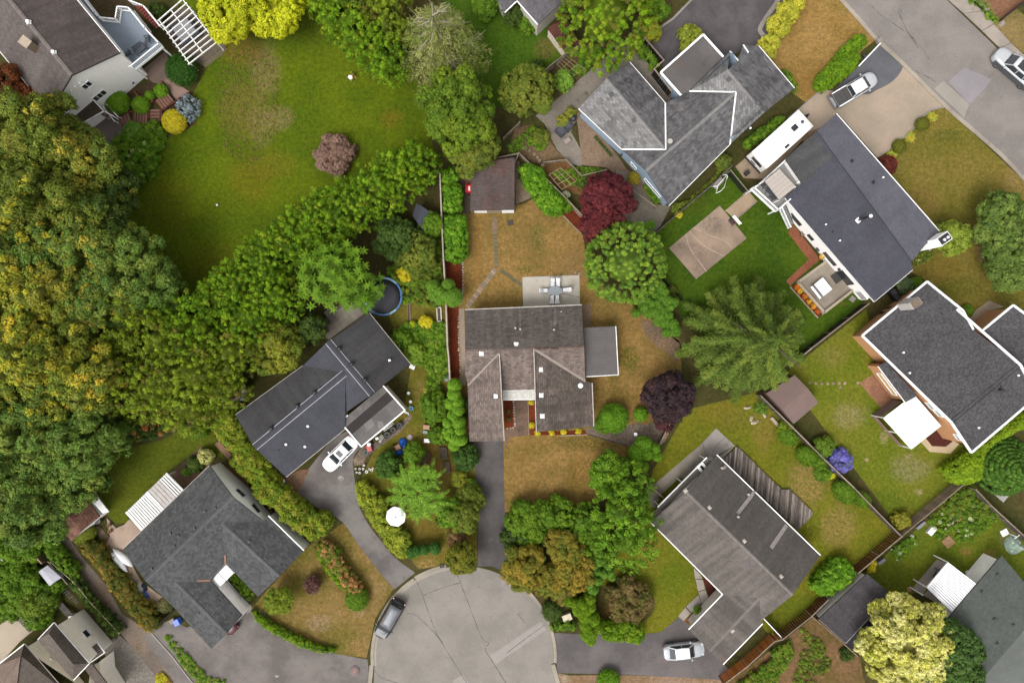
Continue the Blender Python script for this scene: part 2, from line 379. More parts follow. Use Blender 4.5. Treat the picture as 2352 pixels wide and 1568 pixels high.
lawn_i=ground_mat('lawn_front_left',C(142,116,66),C(112,102,40),C(158,132,100),[(t1(1,3,400,400),40,34,C(90,100,24),.85),(t1(1,3,800,350),30,60,C(104,98,32),.8),(t1(1,3,700,1250),40,14,C(88,98,26),.7),(t1(1,3,60,900),20,30,C(96,100,28),.8),(t1(1,3,570,1050),34,22,C(168,142,120),.6),(t1(1,3,1100,750),24,20,C(160,134,92),.7),(t1(1,3,920,950),18,16,C(170,142,112),.6),(t1(1,3,760,200),14,30,C(120,86,44),.7)],mid=1.8)
sheet('lawn',[(700,1260),(790,1200),(905,1350),(862,1420),(842,1510),(760,1500),(575,1400),(600,1370)],.010,lawn_i)
lawn_k=ground_mat('lawn_weedy',C(100,104,30),C(124,108,46),C(134,112,62),[(t1(1,2,1450,500),20,26,C(152,124,72),.8),(t1(1,2,1600,1100),40,60,C(124,92,50),.8),(t1(1,2,1200,900),30,26,C(98,96,32),.7),(t1(1,3,1550,250),40,26,C(112,88,36),.7),(t1(1,3,1500,530),34,14,C(168,134,88),.8),(t1(1,1,1250,1400),30,40,C(92,98,26),.7)])
sheet('lawn',[(880,700),(1026,690),(1034,880),(1060,1000),(1094,1060),(1096,1290),(960,1306),(900,1220),(820,1120),(870,1010),(930,930),(945,840)],.008,lawn_k)
garden_l=ground_mat('garden_lower',C(134,102,74),C(112,92,52),C(94,92,40),[(t1(3,3,700,1350),60,40,C(150,112,84),.6),(t1(3,3,420,1150),20,20,C(92,96,34),.7)],c_amt=.7)
sheet('garden_soil',[(1660,1575),(1800,1470),(1870,1415),(1975,1510),(2000,1640),(1640,1640)],.010,garden_l)
# roads
road_m=paved_mat('road_asphalt',C(151,143,137),C(136,129,124),.14,stain=C(128,121,116),spots=[(t1(3,0,1240,105),7,10,C(110,104,102),.5),(t1(3,0,1850,780),30,30,C(158,152,156),.8)])
road=sheet('road',t(3,0,560,-200,730,0,1040,350,1300,590,1640,930,2100,1330,2360,1600,2800,2060,3100,1400,2323,650,2090,425,1650,0,1440,-200),.016,road_m)
sheet('road_patch',t(3,0,1540,775,1620,705,1845,910,1800,1025),.024,paved_mat('concrete_patch',C(172,164,154),C(160,152,144),.1))
sheet('road_patch',t(3,0,1662,716,1800,590,2040,690,1990,760,1848,905),.024,paved_mat('asphalt_patch',C(160,153,156),C(150,144,148),.10))
kerb_m=paved_mat('kerb_concrete',C(184,172,156),C(160,150,136),.10,stain=C(126,116,104))
ribbon('kerb',smooth_line(t(3,0,560,-200,730,0,900,190,1040,350,1300,590,1640,930,2100,1330,2360,1600,2800,2060)),.42,0,.12,kerb_m)
walk=MB();
wl=t(3,0,1640,-12,1795,125,1952,272,2108,425,2262,578,2420,730);wr=t(3,0,1860,-60,2020,90,2055,215,2200,378,2340,500,2500,650)
pav=sheet('pavement',wl+wr[::-1],.05,plain('pavement_bed',C(110,100,92),.9))
slab_m=paved_mat('pavement_concrete',C(182,170,158),C(162,152,142),.08,stain=C(140,128,116))
def quad_slab(name,pts,z0,z1,mat,parent,gap=.03):
 P=[W(p)for p in pts];c=sum(P,Vector())/len(P)
 Q=[c+(p-c)*(1-gap/max((p-c).length,.05))for p in P]
 return MB().prism([(p.x,p.y)for p in Q],z0,z1).build(name,mat,parent)
for i in range(5):quad_slab('paving_slab',[wl[i],wl[i+1],wr[i+1],wr[i]],.03,.13+random.uniform(-.008,.008),slab_m,pav,.035)
cul_m=paved_mat('cul_de_sac_asphalt',C(158,151,143),C(143,137,129),.14,stain=C(134,127,122),spots=[((1170,1330),30,22,C(178,160,158),.6),(t1(2,3,120,950),8,14,C(130,122,120),.4)])
cx,cy,cr=1065,1506,206
arc=[(cx+cr*math.cos(a),cy-cr*math.sin(a))for a in[math.radians(x)for x in range(-6,187,4)]]
arc2=[(1282,1568),(1290,1660),(1280,1800)];arc3=[(870,1800),(850,1660),(852,1568)]
cul=sheet('road',arc[::-1]+[(1288,1568),(1292,1800),(870,1800),(858,1568)],.016,cul_m)
def kerb_arc(a0,a1,w=.36,mat=kerb_m):ribbon('kerb',[(cx+(cr+4)*math.cos(math.radians(a)),cy-(cr+4)*math.sin(math.radians(a)))for a in np.arange(a0,a1+.1,3)],w,0,.11,mat)
kerb_arc(-4,64);kerb_arc(101,122,.5);kerb_arc(122.6,186)
ribbon('kerb',[(1270,1524),(1282,1568),(1296,1650),(1296,1800)],.45,0,.12,kerb_m)
ribbon('kerb',[(854,1526),(850,1568),(862,1650),(862,1800)],.45,0,.12,kerb_m)
ribbon('gutter_pan',[(cx+(cr-2)*math.cos(math.radians(a)),cy-(cr-2)*math.sin(math.radians(a)))for a in np.arange(96,186.1,3)],.30,.02,.026,paved_mat('gutter_concrete',C(186,176,160),C(168,158,146),.1))
ribbon('concrete_strip',t(1,3,2085,1365)+t(2,3,320,1065),1.15,.02,.026,paved_mat('trench_concrete',C(172,164,158),C(162,154,148),.1))
ribbon('concrete_strip',t(1,3,1760,1590,1850,1530),1.3,.02,.026,MATS['trench_concrete'])
crack_m=plain('tar_seal',C(98,92,90),.7,var=.2)
for pts in(t(1,3,1420,680,1470,790,1530,960,1600,1140,1700,1310,1860,1568),t(1,3,1770,610,1810,710,1880,890,1985,1160,2050,1220,2020,1270,2090,1390,2200,1568),t(1,3,1475,805,1560,770,1700,720,1800,695),t(1,3,1340,960,1420,980,1560,1110,1650,1220),t(1,3,1030,1400,1080,1490,1150,1530,1260,1568),t(2,3,0,1305,150,1190,330,1060),t(2,3,90,960,160,1040)):
 ribbon('road_crack',smooth_line(pts,8),.07,.02,.0262,crack_m,cul,jag=.03)
for pts in(t(3,0,1000,60,1100,150,1350,330,1500,520),t(3,0,1240,130,1300,260,1400,420),t(3,0,1845,910,2000,700,2060,640),t(3,0,1300,600,1420,640,1560,720)):
 ribbon('road_crack',smooth_line(pts,8),.05,.02,.0225,crack_m,road,jag=.05)
ml=MB().lathe(W(t1(1,3,885,1458),.0),[(.28,.0),(.28,.05),(.22,.055),(.0,.055)],18).build('manhole_cover',plain('rusty_iron',C(150,112,106),.7,var=.2),None);tag(ml,'round pinkish iron manhole cover set in the lower driveway','manhole cover')
mr=MB().lathe(W(t1(1,3,885,1458),0),[(.62,.0),(.62,.042),(.3,.042)],20).build('collar',paved_mat('worn_collar',C(138,124,122),C(120,110,108),.1),ml)
mr.location=ORG[mr.name]-ORG[ml.name]if False else(0,0,0)
# driveways
drive_d=paved_mat('drive_asphalt',C(106,100,98),C(86,82,81),.10,stain=C(134,126,120),spots=[(t1(1,2,760,1260),7,6,C(214,204,194),.9)])
sheet('driveway',[(1087,1006),(1157,1006),(1156,1060),(1160,1200),(1167,1316),(1130,1300),(1097,1300),(1098,1200),(1092,1100)],.022,drive_d)
drive_f=paved_mat('drive_asphalt_left',C(136,130,126),C(104,98,96),.12,stain=C(86,77,70),spots=[(t1(1,2,760,1260),7,6,C(214,204,194),.9),(t1(1,2,600,1250),50,30,C(122,112,106),.6)])
sheet('driveway',smooth_line(t(1,2,940,985,870,1080,880,1250,905,1400,935,1560),3)[:-1]+smooth_line(t(1,3,905,0,1000,180,1130,350,1240,480,1410,605),3)+smooth_line(t(1,3,1230,752,1090,590,900,340,800,190,700,110,540,30),3)+t(1,2,390,1380,480,1180,700,900,830,845),.021,drive_f)
drive_g=paved_mat('drive_asphalt_lower_left',C(136,128,123),C(110,103,99),.12,stain=C(98,91,87),spots=[(t1(1,3,205,1505),5,3,C(226,220,212),.9),(t1(0,3,1700,1290),40,20,C(112,104,98),.5)])
sheet('driveway',[(330,1464),(352,1440),(392,1422),(430,1440),(560,1390),(600,1400),(640,1440),(700,1476),(770,1500),(844,1513),(850,1560),(862,1800),(420,1800),(400,1560)],.020,drive_g)
drive_h=paved_mat('drive_asphalt_right',C(120,113,111),C(98,92,91),.12,stain=C(82,76,75))
sheet('driveway',t(2,3,405,1128,620,1140,840,1120,1200,1140,1350,1120,1500,990,1585,1060,1720,1100,1900,1410,1960,1470,1900,1540,1400,1510,1000,1490,440,1480),.021,drive_h)
sheet('dirt_strip',t(2,3,440,1480,560,1500,1000,1495,1900,1530,1850,1640,480,1640),.014,ground_mat('dirt_pale',C(160,132,112),C(140,110,80),C(120,116,60),[(t1(2,3,500,1530),14,12,C(176,164,140),.7)]))
drive_t=paved_mat('drive_asphalt_top',C(104,97,98),C(88,82,84),.10,big=.5,stain=C(122,114,112))
sheet('driveway',t(2,0,1250,372,1350,250,1450,170,1620,-10,1800,-250,2500,-250,2420,60,2330,250,2200,390,2080,420,1900,520,1720,300,1380,610),.020,drive_t)
ribbon('kerb',smooth_line(t(3,0,190,-60,170,20,80,150,20,260,60,320)),.5,0,.1,CONC)
ribbon('kerb',t(2,0,1330,250,1450,165,1620,-10),.25,0,.12,CONC)
agg=paved_mat('aggregate_concrete',C(186,166,146),C(168,154,136),.14,stain=C(154,142,124),fine=12)
sheet('driveway',t(3,0,270,1020,560,780,640,790,980,820,1180,700,1250,580,1300,600,1640,940,1545,950,1470,990,1370,1110,1270,1200,1160,1290,1040,1370,700,985,560,1110,350,1180),.020,agg)
sheet('asphalt_apron',smooth_line(t(3,0,650,800,760,700,900,560,1040,420,1080,380,1250,560,1240,640,1150,730,1010,800,960,825),3),.026,paved_mat('apron_asphalt',C(112,112,116),C(96,96,102),.10))
ribbon('edging',t(3,0,1070,380,880,580),.12,0,.14,WHITE);ribbon('edging',t(3,0,250,1050,555,785),.15,0,.10,CONC)
ribbon('edging',smooth_line(t(3,0,1630,935,1545,950,1470,990,1370,1105,1270,1200,1160,1290,1040,1375)),.18,0,.10,CONC)
lane_m=ground_mat('lane_gravel',C(142,126,114),C(120,108,98),C(104,92,62),[(t1(0,3,880,850),30,50,C(118,90,60),.6),(t1(0,3,1200,1350),14,60,C(120,100,56),.6)],contrast=.2,fine=14,c_amt=.4)
sheet('lane',t(0,3,400,290,500,250,620,330,700,450,930,720,1060,960,1320,1130,1650,1490,1720,1568,2000,1900,1300,1900,1330,1500,1050,1130,870,900,700,680,520,450),.014,lane_m)
ribbon('edging',t(0,3,1320,1130,1500,1330,1660,1540,1720,1600),.15,0,.1,CONC)
sheet('gravel_bed',t(0,3,890,1250,1030,1140,1180,1280,1400,1568,1600,1900,1100,1900,1000,1568),.018,ground_mat('grey_gravel',C(146,138,130),C(128,122,114),C(104,98,84),contrast=.4,fine=16))
sheet('patio',t(0,3,0,1060,120,960,290,1110,180,1200,0,1395,-300,1400),.016,paved_mat('beige_concrete',C(196,180,160),C(180,164,146),.08))
# beds, gravel yards and patios
mulch=ground_mat('bark_mulch',C(126,62,36),C(104,48,28),C(86,44,30),contrast=.35,fine=14,c_amt=.4)
dirt=ground_mat('bare_dirt',C(152,128,108),C(134,114,96),C(118,96,74),contrast=.22,fine=10)
gravelm=ground_mat('pea_gravel',C(156,146,134),C(140,131,120),C(124,112,98),contrast=.22,fine=16,c_amt=.4,spots=[(t1(2,0,690,815),6,5,C(96,88,82),.8),(t1(2,0,620,875),6,5,C(100,92,86),.7)])
riverrock=ground_mat('river_rock',C(150,130,112),C(120,108,98),C(92,82,74),contrast=.5,fine=14,mid=5,c_amt=.6)
sheet('mulch_bed',t(1,1,1680,825,1825,825,1810,1200,1690,1200),.020,mulch)
sheet('mulch_bed',t(1,1,1690,1205,1790,1205,1788,1568)+t(1,2,1800,250,1805,420,1715,420,1705,120),.020,mulch)
sheet('mulch_bed',t(2,1,470,400,640,380,680,470,650,585),.020,mulch)
sheet('mulch_bed',t(1,2,2178,575,2260,575,2270,700,2268,820,2190,830),.020,mulch)
sheet('mulch_bed',t(2,2,188,572,260,572,262,855,690,840,700,880,200,885),.020,mulch)
sheet('entry_path',t(1,2,2262,575,2330,575)+t(2,2,190,575,195,885,30,900)+t(1,2,2200,1010,2185,835,2270,830),.022,ground_mat('entry_pavers',C(136,112,96),C(116,96,84),C(92,74,64),contrast=.25,fine=12,spots=[(t1(2,2,110,830),12,9,C(92,76,66),.8)]))
blob('rock_bed',t(2,2,700,860,780,800,1000,790,1270,790,1400,780,1410,860,1330,970,1100,990,900,930),.022,riverrock)
blob('rock_bed',t(2,1,1180,1400,1200,1330,1330,1380,1450,1480,1540,1568)+t(2,2,1500,80,1500,250,1430,200,1260,60),.020,ground_mat('rock_bed_brown',C(142,114,90),C(118,100,82),C(96,78,62),contrast=.45,fine=12,mid=5))
sheet('gravel_yard',t(2,0,1030,350,1170,490,1290,600,1400,720,1460,830,1390,910,1000,700,640,960,560,1150,700,1400,640,1450,560,1430,440,1310,330,1080,250,1010,480,830,760,580,940,440),.018,gravelm)
sheet('dirt_yard',t(2,0,590,960,660,960,960,1350,1050,1480,1240,1568)+t(2,1,1300,330,1430,340,1340,520,1260,600,1180,580,960,420,1000,100)+t(2,0,870,1460,660,1440,620,1100),.020,dirt)
sheet('gravel_yard',t(2,1,950,30,1060,60,1200,240,1290,345,1430,340,1340,520,1260,600,1170,580,1040,450,1000,220),.0215,ground_mat('paver_gravel',C(150,140,126),C(130,122,110),C(108,100,88),contrast=.25,fine=14))
sheet('veg_bed',t(2,0,300,1420,520,1390,650,1530,870,1480)+t(2,1,1000,150,900,250,640,250,480,200,300,60),.022,ground_mat('garden_earth',C(130,92,58),C(108,82,52),C(92,90,44),contrast=.3))
sheet('dirt_yard',t(2,0,70,1120,230,1080,330,1170,440,1320,520,1385,320,1410,230,1420,120,1330,0,1370),.017,ground_mat('rocky_dirt',C(132,108,82),C(104,84,60),C(84,78,44),contrast=.4,mid=4))
sheet('dirt_yard',t(2,0,400,600,520,480,640,390,860,390,930,420,760,570,470,830,420,760),.017,ground_mat('garden_earth_top',C(120,92,62),C(100,84,52),C(78,82,40),contrast=.35))
sheet('gravel_yard',t(2,0,1080,540,1280,600,1460,820,1380,905),.0185,gravelm)
sheet('gravel_yard',t(1,0,2260,1420,2323,1400)+t(2,1,100,100,240,260,80,330,70,0),.016,ground_mat('shed_dirt',C(146,128,110),C(120,106,90),C(120,100,66),contrast=.3))
sheet('gravel_yard',t(1,1,1790,0,1895,0,1895,410,1790,410),.016,ground_mat('shed_gravel',C(104,92,80),C(88,78,66),C(70,72,40),contrast=.35))
sheet('rv_yard',t(3,0,0,1290,250,1050,460,1110,420,1190,240,1390,60,1560)+t(3,1,-120,100)+t(2,1,1990,0),.018,paved_mat('rv_concrete',C(186,164,138),C(160,140,118),.10,stain=C(132,112,92)))
sheet('dirt_yard',t(3,0,330,1000,480,950,640,960,690,990,470,1180,400,1250),.0195,ground_mat('gravel_warm',C(160,134,108),C(140,116,92),C(120,98,72),contrast=.2))
def rect_pts(a,b,w):
 """quad of width w (metres) along plan segment a-b, in plan units"""
 dx,dy=b[0]-a[0],b[1]-a[1];L=math.hypot(dx,dy);nx,ny=-dy/L*w/S/2,dx/L*w/S/2
 return[(a[0]+nx,a[1]+ny),(b[0]+nx,b[1]+ny),(b[0]-nx,b[1]-ny),(a[0]-nx,a[1]-ny)]
def path_of_slabs(pts,w,step,mats,label_name='path',gap=.03,z=.05):
 """a strip of separate pavers along a plan polyline"""
 bed=ribbon(label_name,pts,w*.9,0,.024,soil)
 for a,b in zip(pts[:-1],pts[1:]):
  L=math.hypot(b[0]-a[0],b[1]-a[1])*S;n=max(1,round(L/step))
  for i in range(n):
   p=[a[d]+(b[d]-a[d])*(i/n)for d in(0,1)];q=[a[d]+(b[d]-a[d])*((i+1)/n)for d in(0,1)]
   quad_slab('paver',rect_pts(p,q,w+random.uniform(-.02,.02)),.0,z+random.uniform(-.008,.008),random.choice(mats),bed,gap)
 return bed
pm=[paved_mat('paver_tan',C(170,146,120),C(150,128,106),.1),paved_mat('paver_buff',C(182,160,132),C(160,140,116),.1),paved_mat('paver_grey',C(150,134,116),C(132,120,104),.1)]
pm2=[paved_mat('old_paver_a',C(136,120,96),C(118,110,80),.12,stain=C(96,100,56)),paved_mat('old_paver_b',C(124,112,88),C(108,104,72),.12,stain=C(92,98,50))]
path_of_slabs(t(1,1,2110,890,1990,1050,1860,1225),.62,.34,pm)
path_of_slabs(t(1,1,2100,560,2112,700,2118,870),.50,.42,pm2)
path_of_slabs(t(1,1,2150,900,2225,948)+t(2,1,60,985,130,1030),.45,.42,pm2)
ribbon('path',t(1,1,1812,1235,1822,1568)+t(1,2,1830,120,1830,450),.62,0,.03,paved_mat('side_path',C(172,154,136),C(156,140,122),.1))
ribbon('worn_path',t(1,1,2105,440,2100,560),.6,0,.018,dirt)
stone_m=[paved_mat('rock_white',C(206,198,186),C(180,170,160),.12),paved_mat('rock_pale',C(184,172,160),C(160,150,138),.12)]
def stones(name,label,pts,step,size,mats=stone_m,group=None,cat='stone edging'):
 root=thing(name,label,cat,W(pts[len(pts)//2]));proto=None
 meshes=[]
 for k in range(4):
  me=MB()
  n=6;ring=[(math.cos(2*math.pi*i/n)*random.uniform(.38,.55),math.sin(2*math.pi*i/n)*random.uniform(.38,.55))for i in range(n)]
  me.poly([(x*.7,y*.7,.36)for x,y in ring])
  for i in range(n):a,b=ring[i],ring[(i+1)%n];me.poly([(a[0],a[1],0),(b[0],b[1],0),(b[0]*.7,b[1]*.7,.36),(a[0]*.7,a[1]*.7,.36)])
  ob=bpy.data.meshes.new('stone');ob.from_pydata(me.v,[],me.f);ob.materials.append(mats[k%len(mats)]);meshes.append(ob)
 org=ORG[root.name]
 for a,b in zip(pts[:-1],pts[1:]):
  L=math.hypot(b[0]-a[0],b[1]-a[1])*S;n=max(1,round(L/step))
  for i in range(n):
   f=(i+.5)/n;p=W((a[0]+(b[0]-a[0])*f,a[1]+(b[1]-a[1])*f))
   o=bpy.data.objects.new('stone',random.choice(meshes));link(o,root)
   o.location=(p.x-org.x+random.uniform(-.04,.04),p.y-org.y+random.uniform(-.04,.04),.015);s=size*random.uniform(.8,1.25);o.scale=(s,s*random.uniform(.8,1.2),s);o.rotation_euler=(0,0,random.uniform(0,6.3))
 return root
stones('stone_edging','row of pale stones between the long mulch strip and the centre lawn',t(1,1,1822,820,1830,1000,1812,1200),.30,.26)
stones('stone_edging','row of white stones along the mulch strip beside the centre house',t(1,1,1788,1300,1790,1568)+t(1,2,1800,200,1805,420),.30,.26)
stones('stone_edging','row of white stones round the entry bed of the centre house',t(1,2,2262,580,2275,700,2278,815,2200,828),.30,.26)
stones('boulder_row','scattered boulders at the rocky edge of the gravel yard',t(2,0,130,1280,230,1330,300,1420,330,1470),.6,.6,[paved_mat('boulder_a',C(168,146,118),C(140,120,98),.15),paved_mat('boulder_b',C(150,130,108),C(120,104,86),.15)])
stones('garden_rocks','pale rocks scattered in the flower garden below the yellow dome shrub',t(0,0,1180,1240,1290,1255,1420,1260,1410,1300),.9,.65)
ribbon('edging',t(2,1,470,405,650,588),.10,0,.16,WOODPALE)
ribbon('edging',t(2,2,186,570,194,885),.08,0,.1,WOODPALE);ribbon('edging',t(2,2,470,890,700,880),.10,0,.1,WOODPALE)
ribbon('edging',smooth_line(t(2,2,700,880,900,935,1100,992)),.1,0,.1,WOODGREY)
slab_c=paved_mat('patio_concrete',C(206,198,184),C(184,176,162),.08,stain=C(150,142,130),spots=[(t1(2,1,570,1010),12,9,C(160,152,142),.6)])
pat=sheet('patio',t(2,1,134,960,634,942,640,1215,142,1225),.022,plain('joint_dark',C(96,88,78),.9))
quad_slab('patio_slab',t(2,1,136,962,378,953,388,1217,143,1225),.0,.062,slab_c,pat,.0)
quad_slab('patio_slab',t(2,1,384,953,633,944,638,1212,394,1217),.0,.060,slab_c,pat,.0)
for pts in(t(2,1,470,1110,540,1115,632,1138),):ribbon('patio_crack',smooth_line(pts,6),.05,.06,.0655,crack_m,pat,jag=.02)
sheet('dirt_strip',t(2,1,655,1200,735,1195,735,1390,670,1400),.016,dirt)
court_m=paved_mat('court_concrete',C(176,152,132),C(146,127,110),.09,stain=C(136,120,106),spots=[(t1(2,1,1780,500),34,26,C(118,106,96),.75),(t1(2,1,1660,740),30,24,C(132,110,98),.7),(t1(2,1,1520,690),12,10,C(112,100,90),.7),(t1(2,1,1680,880),22,18,C(130,112,100),.7)])
court=quad_slab('sport_court',t(2,1,1413,708,1855,340,2090,625,1650,980),.0,.06,court_m,None,0.0);court['kind']='structure'
for pts in(t(2,1,1560,590,1600,720,1700,860,1740,915),t(2,1,1590,565,1720,690,1890,780),t(2,1,1620,530,1760,595,1900,650,1960,710)):
 ribbon('court_seam',smooth_line(pts,6),.09,.06,.0655,plain('pale_filler',C(186,166,146),.8),court,jag=.03)
quad_slab('court_path',t(2,1,1905,385,2105,215,2180,300,1990,455),.0,.055,paved_mat('path_tan',C(190,166,138),C(170,148,122),.08,stain=C(140,118,96)),None,0)['kind']='structure'
ribbon('edging',t(2,1,2180,300,1995,460),.16,0,.14,WOODPALE);ribbon('edging',t(2,1,1900,390,2100,218),.12,0,.12,WOODPALE)
brickm=ground_mat('brick_paving',C(164,102,76),C(140,86,66),C(118,76,60),contrast=.22,fine=14)
sheet('brick_walk',t(3,1,300,500,345,540,545,810,460,880,285,1040,250,995,445,810,270,580),.022,brickm)
quad_slab('patio',t(3,1,590,815,820,1070,570,1290,335,1010),.0,.07,paved_mat('patio_grey',C(176,164,148),C(150,138,124),.08,stain=C(126,114,100)),None,0)['kind']='structure'
wallm=paved_mat('block_wall',C(196,182,160),C(176,162,142),.08)
lw=MB()
for a,b in zip(t(3,1,585,830,340,1010,570,1270),t(3,1,340,1010,570,1270,815,1080)):lw.bar(W(a)+Vector((0,0,.25)),W(b)+Vector((0,0,.25)),.28,.5)
tag(lw.build('garden_wall',wallm),'low pale block wall round the grey patio of the right house','garden wall')
sheet('flower_bed',t(3,1,325,1040,560,1285,525,1318,280,1040),.021,mulch)
fp=MB();fp.bar(W(t1(3,1,280,1045))+Vector((0,0,.08)),W(t1(3,1,525,1318))+Vector((0,0,.08)),.14,.16);fp.build('edging',WOODPALE)['kind']='structure'
quad_slab('patio',t(2,2,1822,825,1988,975,1885,1085,1760,1110,1600,1320,1340,1330,1290,1420,1350,1330),.0,.05,CONC,None,0)['kind']='structure'
ribbon('side_path',t(2,2,1740,1010,1540,1180,1260,1420,1230,1500),1.75,0,.054,paved_mat('side_concrete',C(166,156,142),C(142,133,120),.08,stain=C(122,112,96)))
sheet('grass_strip',t(2,2,1520,1245,1560,1290,1340,1450,1310,1430),.06,lawn_h)
for pts in(t(2,2,1710,940,1720,1020,1745,1075),t(2,2,1900,905,1830,970,1785,1055)):ribbon('patio_crack',smooth_line(pts,6),.05,.05,.0565,crack_m,jag=.02)
spm=[slab_m,paved_mat('slab_cool',C(176,166,156),C(156,148,138),.1)]
sp=t(2,3,1625,560,1680,590,1690,745,1780,880,1720,930)
bed=sheet('front_walk',t(2,3,1622,565,1700,640,1780,890,1720,935,1690,880,1535,1030,1490,985,1675,790),.02,soil)
for q in(t(2,3,1625,562,1690,620,1705,660,1640,660),t(2,3,1642,662,1708,664,1730,750,1668,770),t(2,3,1670,772,1732,752,1780,885,1715,930),t(2,3,1672,795,1698,870,1608,955,1560,900),t(2,3,1556,903,1604,958,1540,1028,1490,985)):
 quad_slab('paving_slab',q,0,.06,random.choice(spm),bed,.03)
sheet('mulch_bed',t(2,3,1700,630,1880,798,1780,885),.021,ground_mat('mulch_dark',C(104,52,40),C(86,44,36),C(70,40,34),contrast=.3,fine=14))
sheet('mulch_bed',t(2,3,1540,1030,1700,880,1740,940,1600,1060),.017,ground_mat('mulch_brown',C(130,86,56),C(110,74,50),C(88,60,42),contrast=.3,fine=14))
sheet('mulch_ring',[(t1(2,3,1040,870)[0]+66*math.cos(a)*(1+.04*math.sin(3*a)),t1(2,3,1090,860)[1]+56*math.sin(a)*(1+.05*math.cos(2*a)))for a in np.linspace(0,6.28,40)[:-1]],.018,ground_mat('bare_ring',C(98,88,46),C(82,76,38),C(112,94,52),[(t1(2,3,900,1000),18,30,C(150,104,56),.9),(t1(2,3,1020,1050),30,8,C(150,104,56),.9)],contrast=.45,mid=3))
pbed=sheet('patio',t(1,1,640,1250,860,1165,990,1290,650,1500,610,1500),.018,plain('patio_joint',C(100,92,80),.9))
pv=[paved_mat('flag_a',C(176,166,154),C(160,150,138),.08,stain=C(136,128,112)),paved_mat('flag_b',C(164,154,142),C(148,140,128),.08,stain=C(130,122,104))]
u0,v0=Vector((.80,-.60)),Vector((.60,.80))
import itertools
def inside(p,poly):
 c=False;n=len(poly)
 for i in range(n):
  a,b=poly[i],poly[i-1]
  if(a[1]>p[1])!=(b[1]>p[1])and p[0]<(b[0]-a[0])*(p[1]-a[1])/(b[1]-a[1])+a[0]:c=not c
 return c
def slab_field(parent,poly,origin,ang,sx,sy,mats,z,gap=.025,name='paving_slab',off=0.0):
 """separate slabs over a plan polygon"""
 ca,sa=math.cos(ang),math.sin(ang)
 for i,j in itertools.product(range(-30,31),repeat=2):
  cxp=origin[0]+((i+(off if j%2 else 0))*sx*ca-j*sy*sa)/S;cyp=origin[1]-((i+(off if j%2 else 0))*sx*sa+j*sy*ca)/S
  if not inside((cxp,cyp),poly):continue
  p=W((cxp,cyp))
  MB().box((p.x,p.y,z/2+random.uniform(-.006,.006)),(sx-gap,sy-gap,z),ang+random.uniform(-.01,.01)).build(name,random.choice(mats),parent)
slab_field(pbed,t(1,1,650,1250,860,1175,985,1300,655,1500,625,1490),t1(1,1,760,1330),math.radians(36),.72,.72,pv,.05)
for x,y,wd in((455,430,'nearest the brown metal shed'),(508,435,'second from the brown metal shed'),(562,438,'third from the brown metal shed'),(612,437,'fourth from the brown metal shed'),(660,436,'fifth from the brown metal shed'),(714,434,'sixth from the brown metal shed'),(762,434,'seventh from the brown metal shed'),(722,470,'set just below the line'),(876,430,'touching the brick patio')):
 p=W(t1(3,2,x,y));o=MB().box((p.x,p.y,.02),(.30,.30,.04),random.uniform(.5,1.0)).build('stepping_stone',random.choice(pm));tag(o,'square stepping stone on the right back lawn, '+wd,'stepping stone','stepping stones across the right back lawn')
sheet('brick_patio',t(3,2,888,432,1010,352,1240,600,1085,660),.022,ground_mat('brick_patio_m',C(168,124,96),C(146,104,82),C(124,88,72),contrast=.22,fine=14))
sheet('paver_pad',t(3,2,1420,940,1560,860,1760,960,1680,1045,1500,1030),.022,paved_mat('pad_beige',C(216,192,156),C(200,176,142),.08))
sheet('brick_pad',t(3,2,1465,910,1590,830,1700,940,1640,985,1520,980),.028,ground_mat('brick_pad_m',C(108,58,48),C(92,50,42),C(80,44,38),contrast=.25,fine=14))
sheet('mulch_strip',t(3,2,1400,1580,1700,1330,1790,1320,1480,1580),.018,mulch)
sheet('mulch_strip',t(3,3,1330,150,1560,-30,1640,-30,1265,275,1190,270),.019,mulch)
quad_slab('patio',t(0,3,900,400,960,290,930,130,1010,220,1080,190,1130,140,1240,240,1070,400,960,440),.0,.045,paved_mat('patio_pinkish',C(196,172,152),C(176,154,136),.08,stain=C(150,130,112)),None,0)['kind']='structure'
sheet('patio',t(0,3,960,440,1075,405,1230,680,1440,835,1360,900,1290,860,1120,640),.030,MATS['patio_pinkish'])
sheet('path',t(0,3,860,200,950,290,940,330,880,330,830,210),.018,dirt)
sheet('front_path',t(0,3,1910,740,1980,700,2190,890,2190,930,2160,960,2090,920),.035,CONC)
sheet('mulch_bed',t(0,2,1480,1240,1760,970,1830,1080,1860,1170,1620,1360),.02,ground_mat('mulch_walk',C(122,96,80),C(104,84,72),C(80,70,50),contrast=.3))
sheet('dirt_strip',t(0,2,1870,965,1910,935,2020,1060,1985,1095),.02,ground_mat('dirt_pinkish',C(170,134,110),C(152,118,96),C(130,104,84),contrast=.2))
sheet('dirt_strip',t(0,2,1960,1170,2060,1140,2323,1430,2323,1568)+t(1,3,130,100,440,415,470,400,160,60),.017,ground_mat('dirt_side',C(124,88,58),C(104,76,50),C(88,78,42),contrast=.3))
sheet('dirt_bed',t(1,2,280,1250,400,1190,490,1180,400,1380,560,1580,440,1560,300,1380),.023,ground_mat('dirt_bed_m',C(140,110,88),C(116,86,62),C(104,92,56),contrast=.35,mid=3))
sheet('gravel_bed',t(1,2,870,1100,940,990,1130,930,1240,820,1370,690,1385,730,1290,850,1080,1000,980,1080,960,1140,880,1150),.023,riverrock)
sheet('mulch_bed',t(1,2,1790,1310,1850,1310,1840,1400,1800,1450),.02,mulch)
walkc=paved_mat('walk_pinkish',C(168,140,126),C(148,124,112),.08,stain=C(122,100,90))
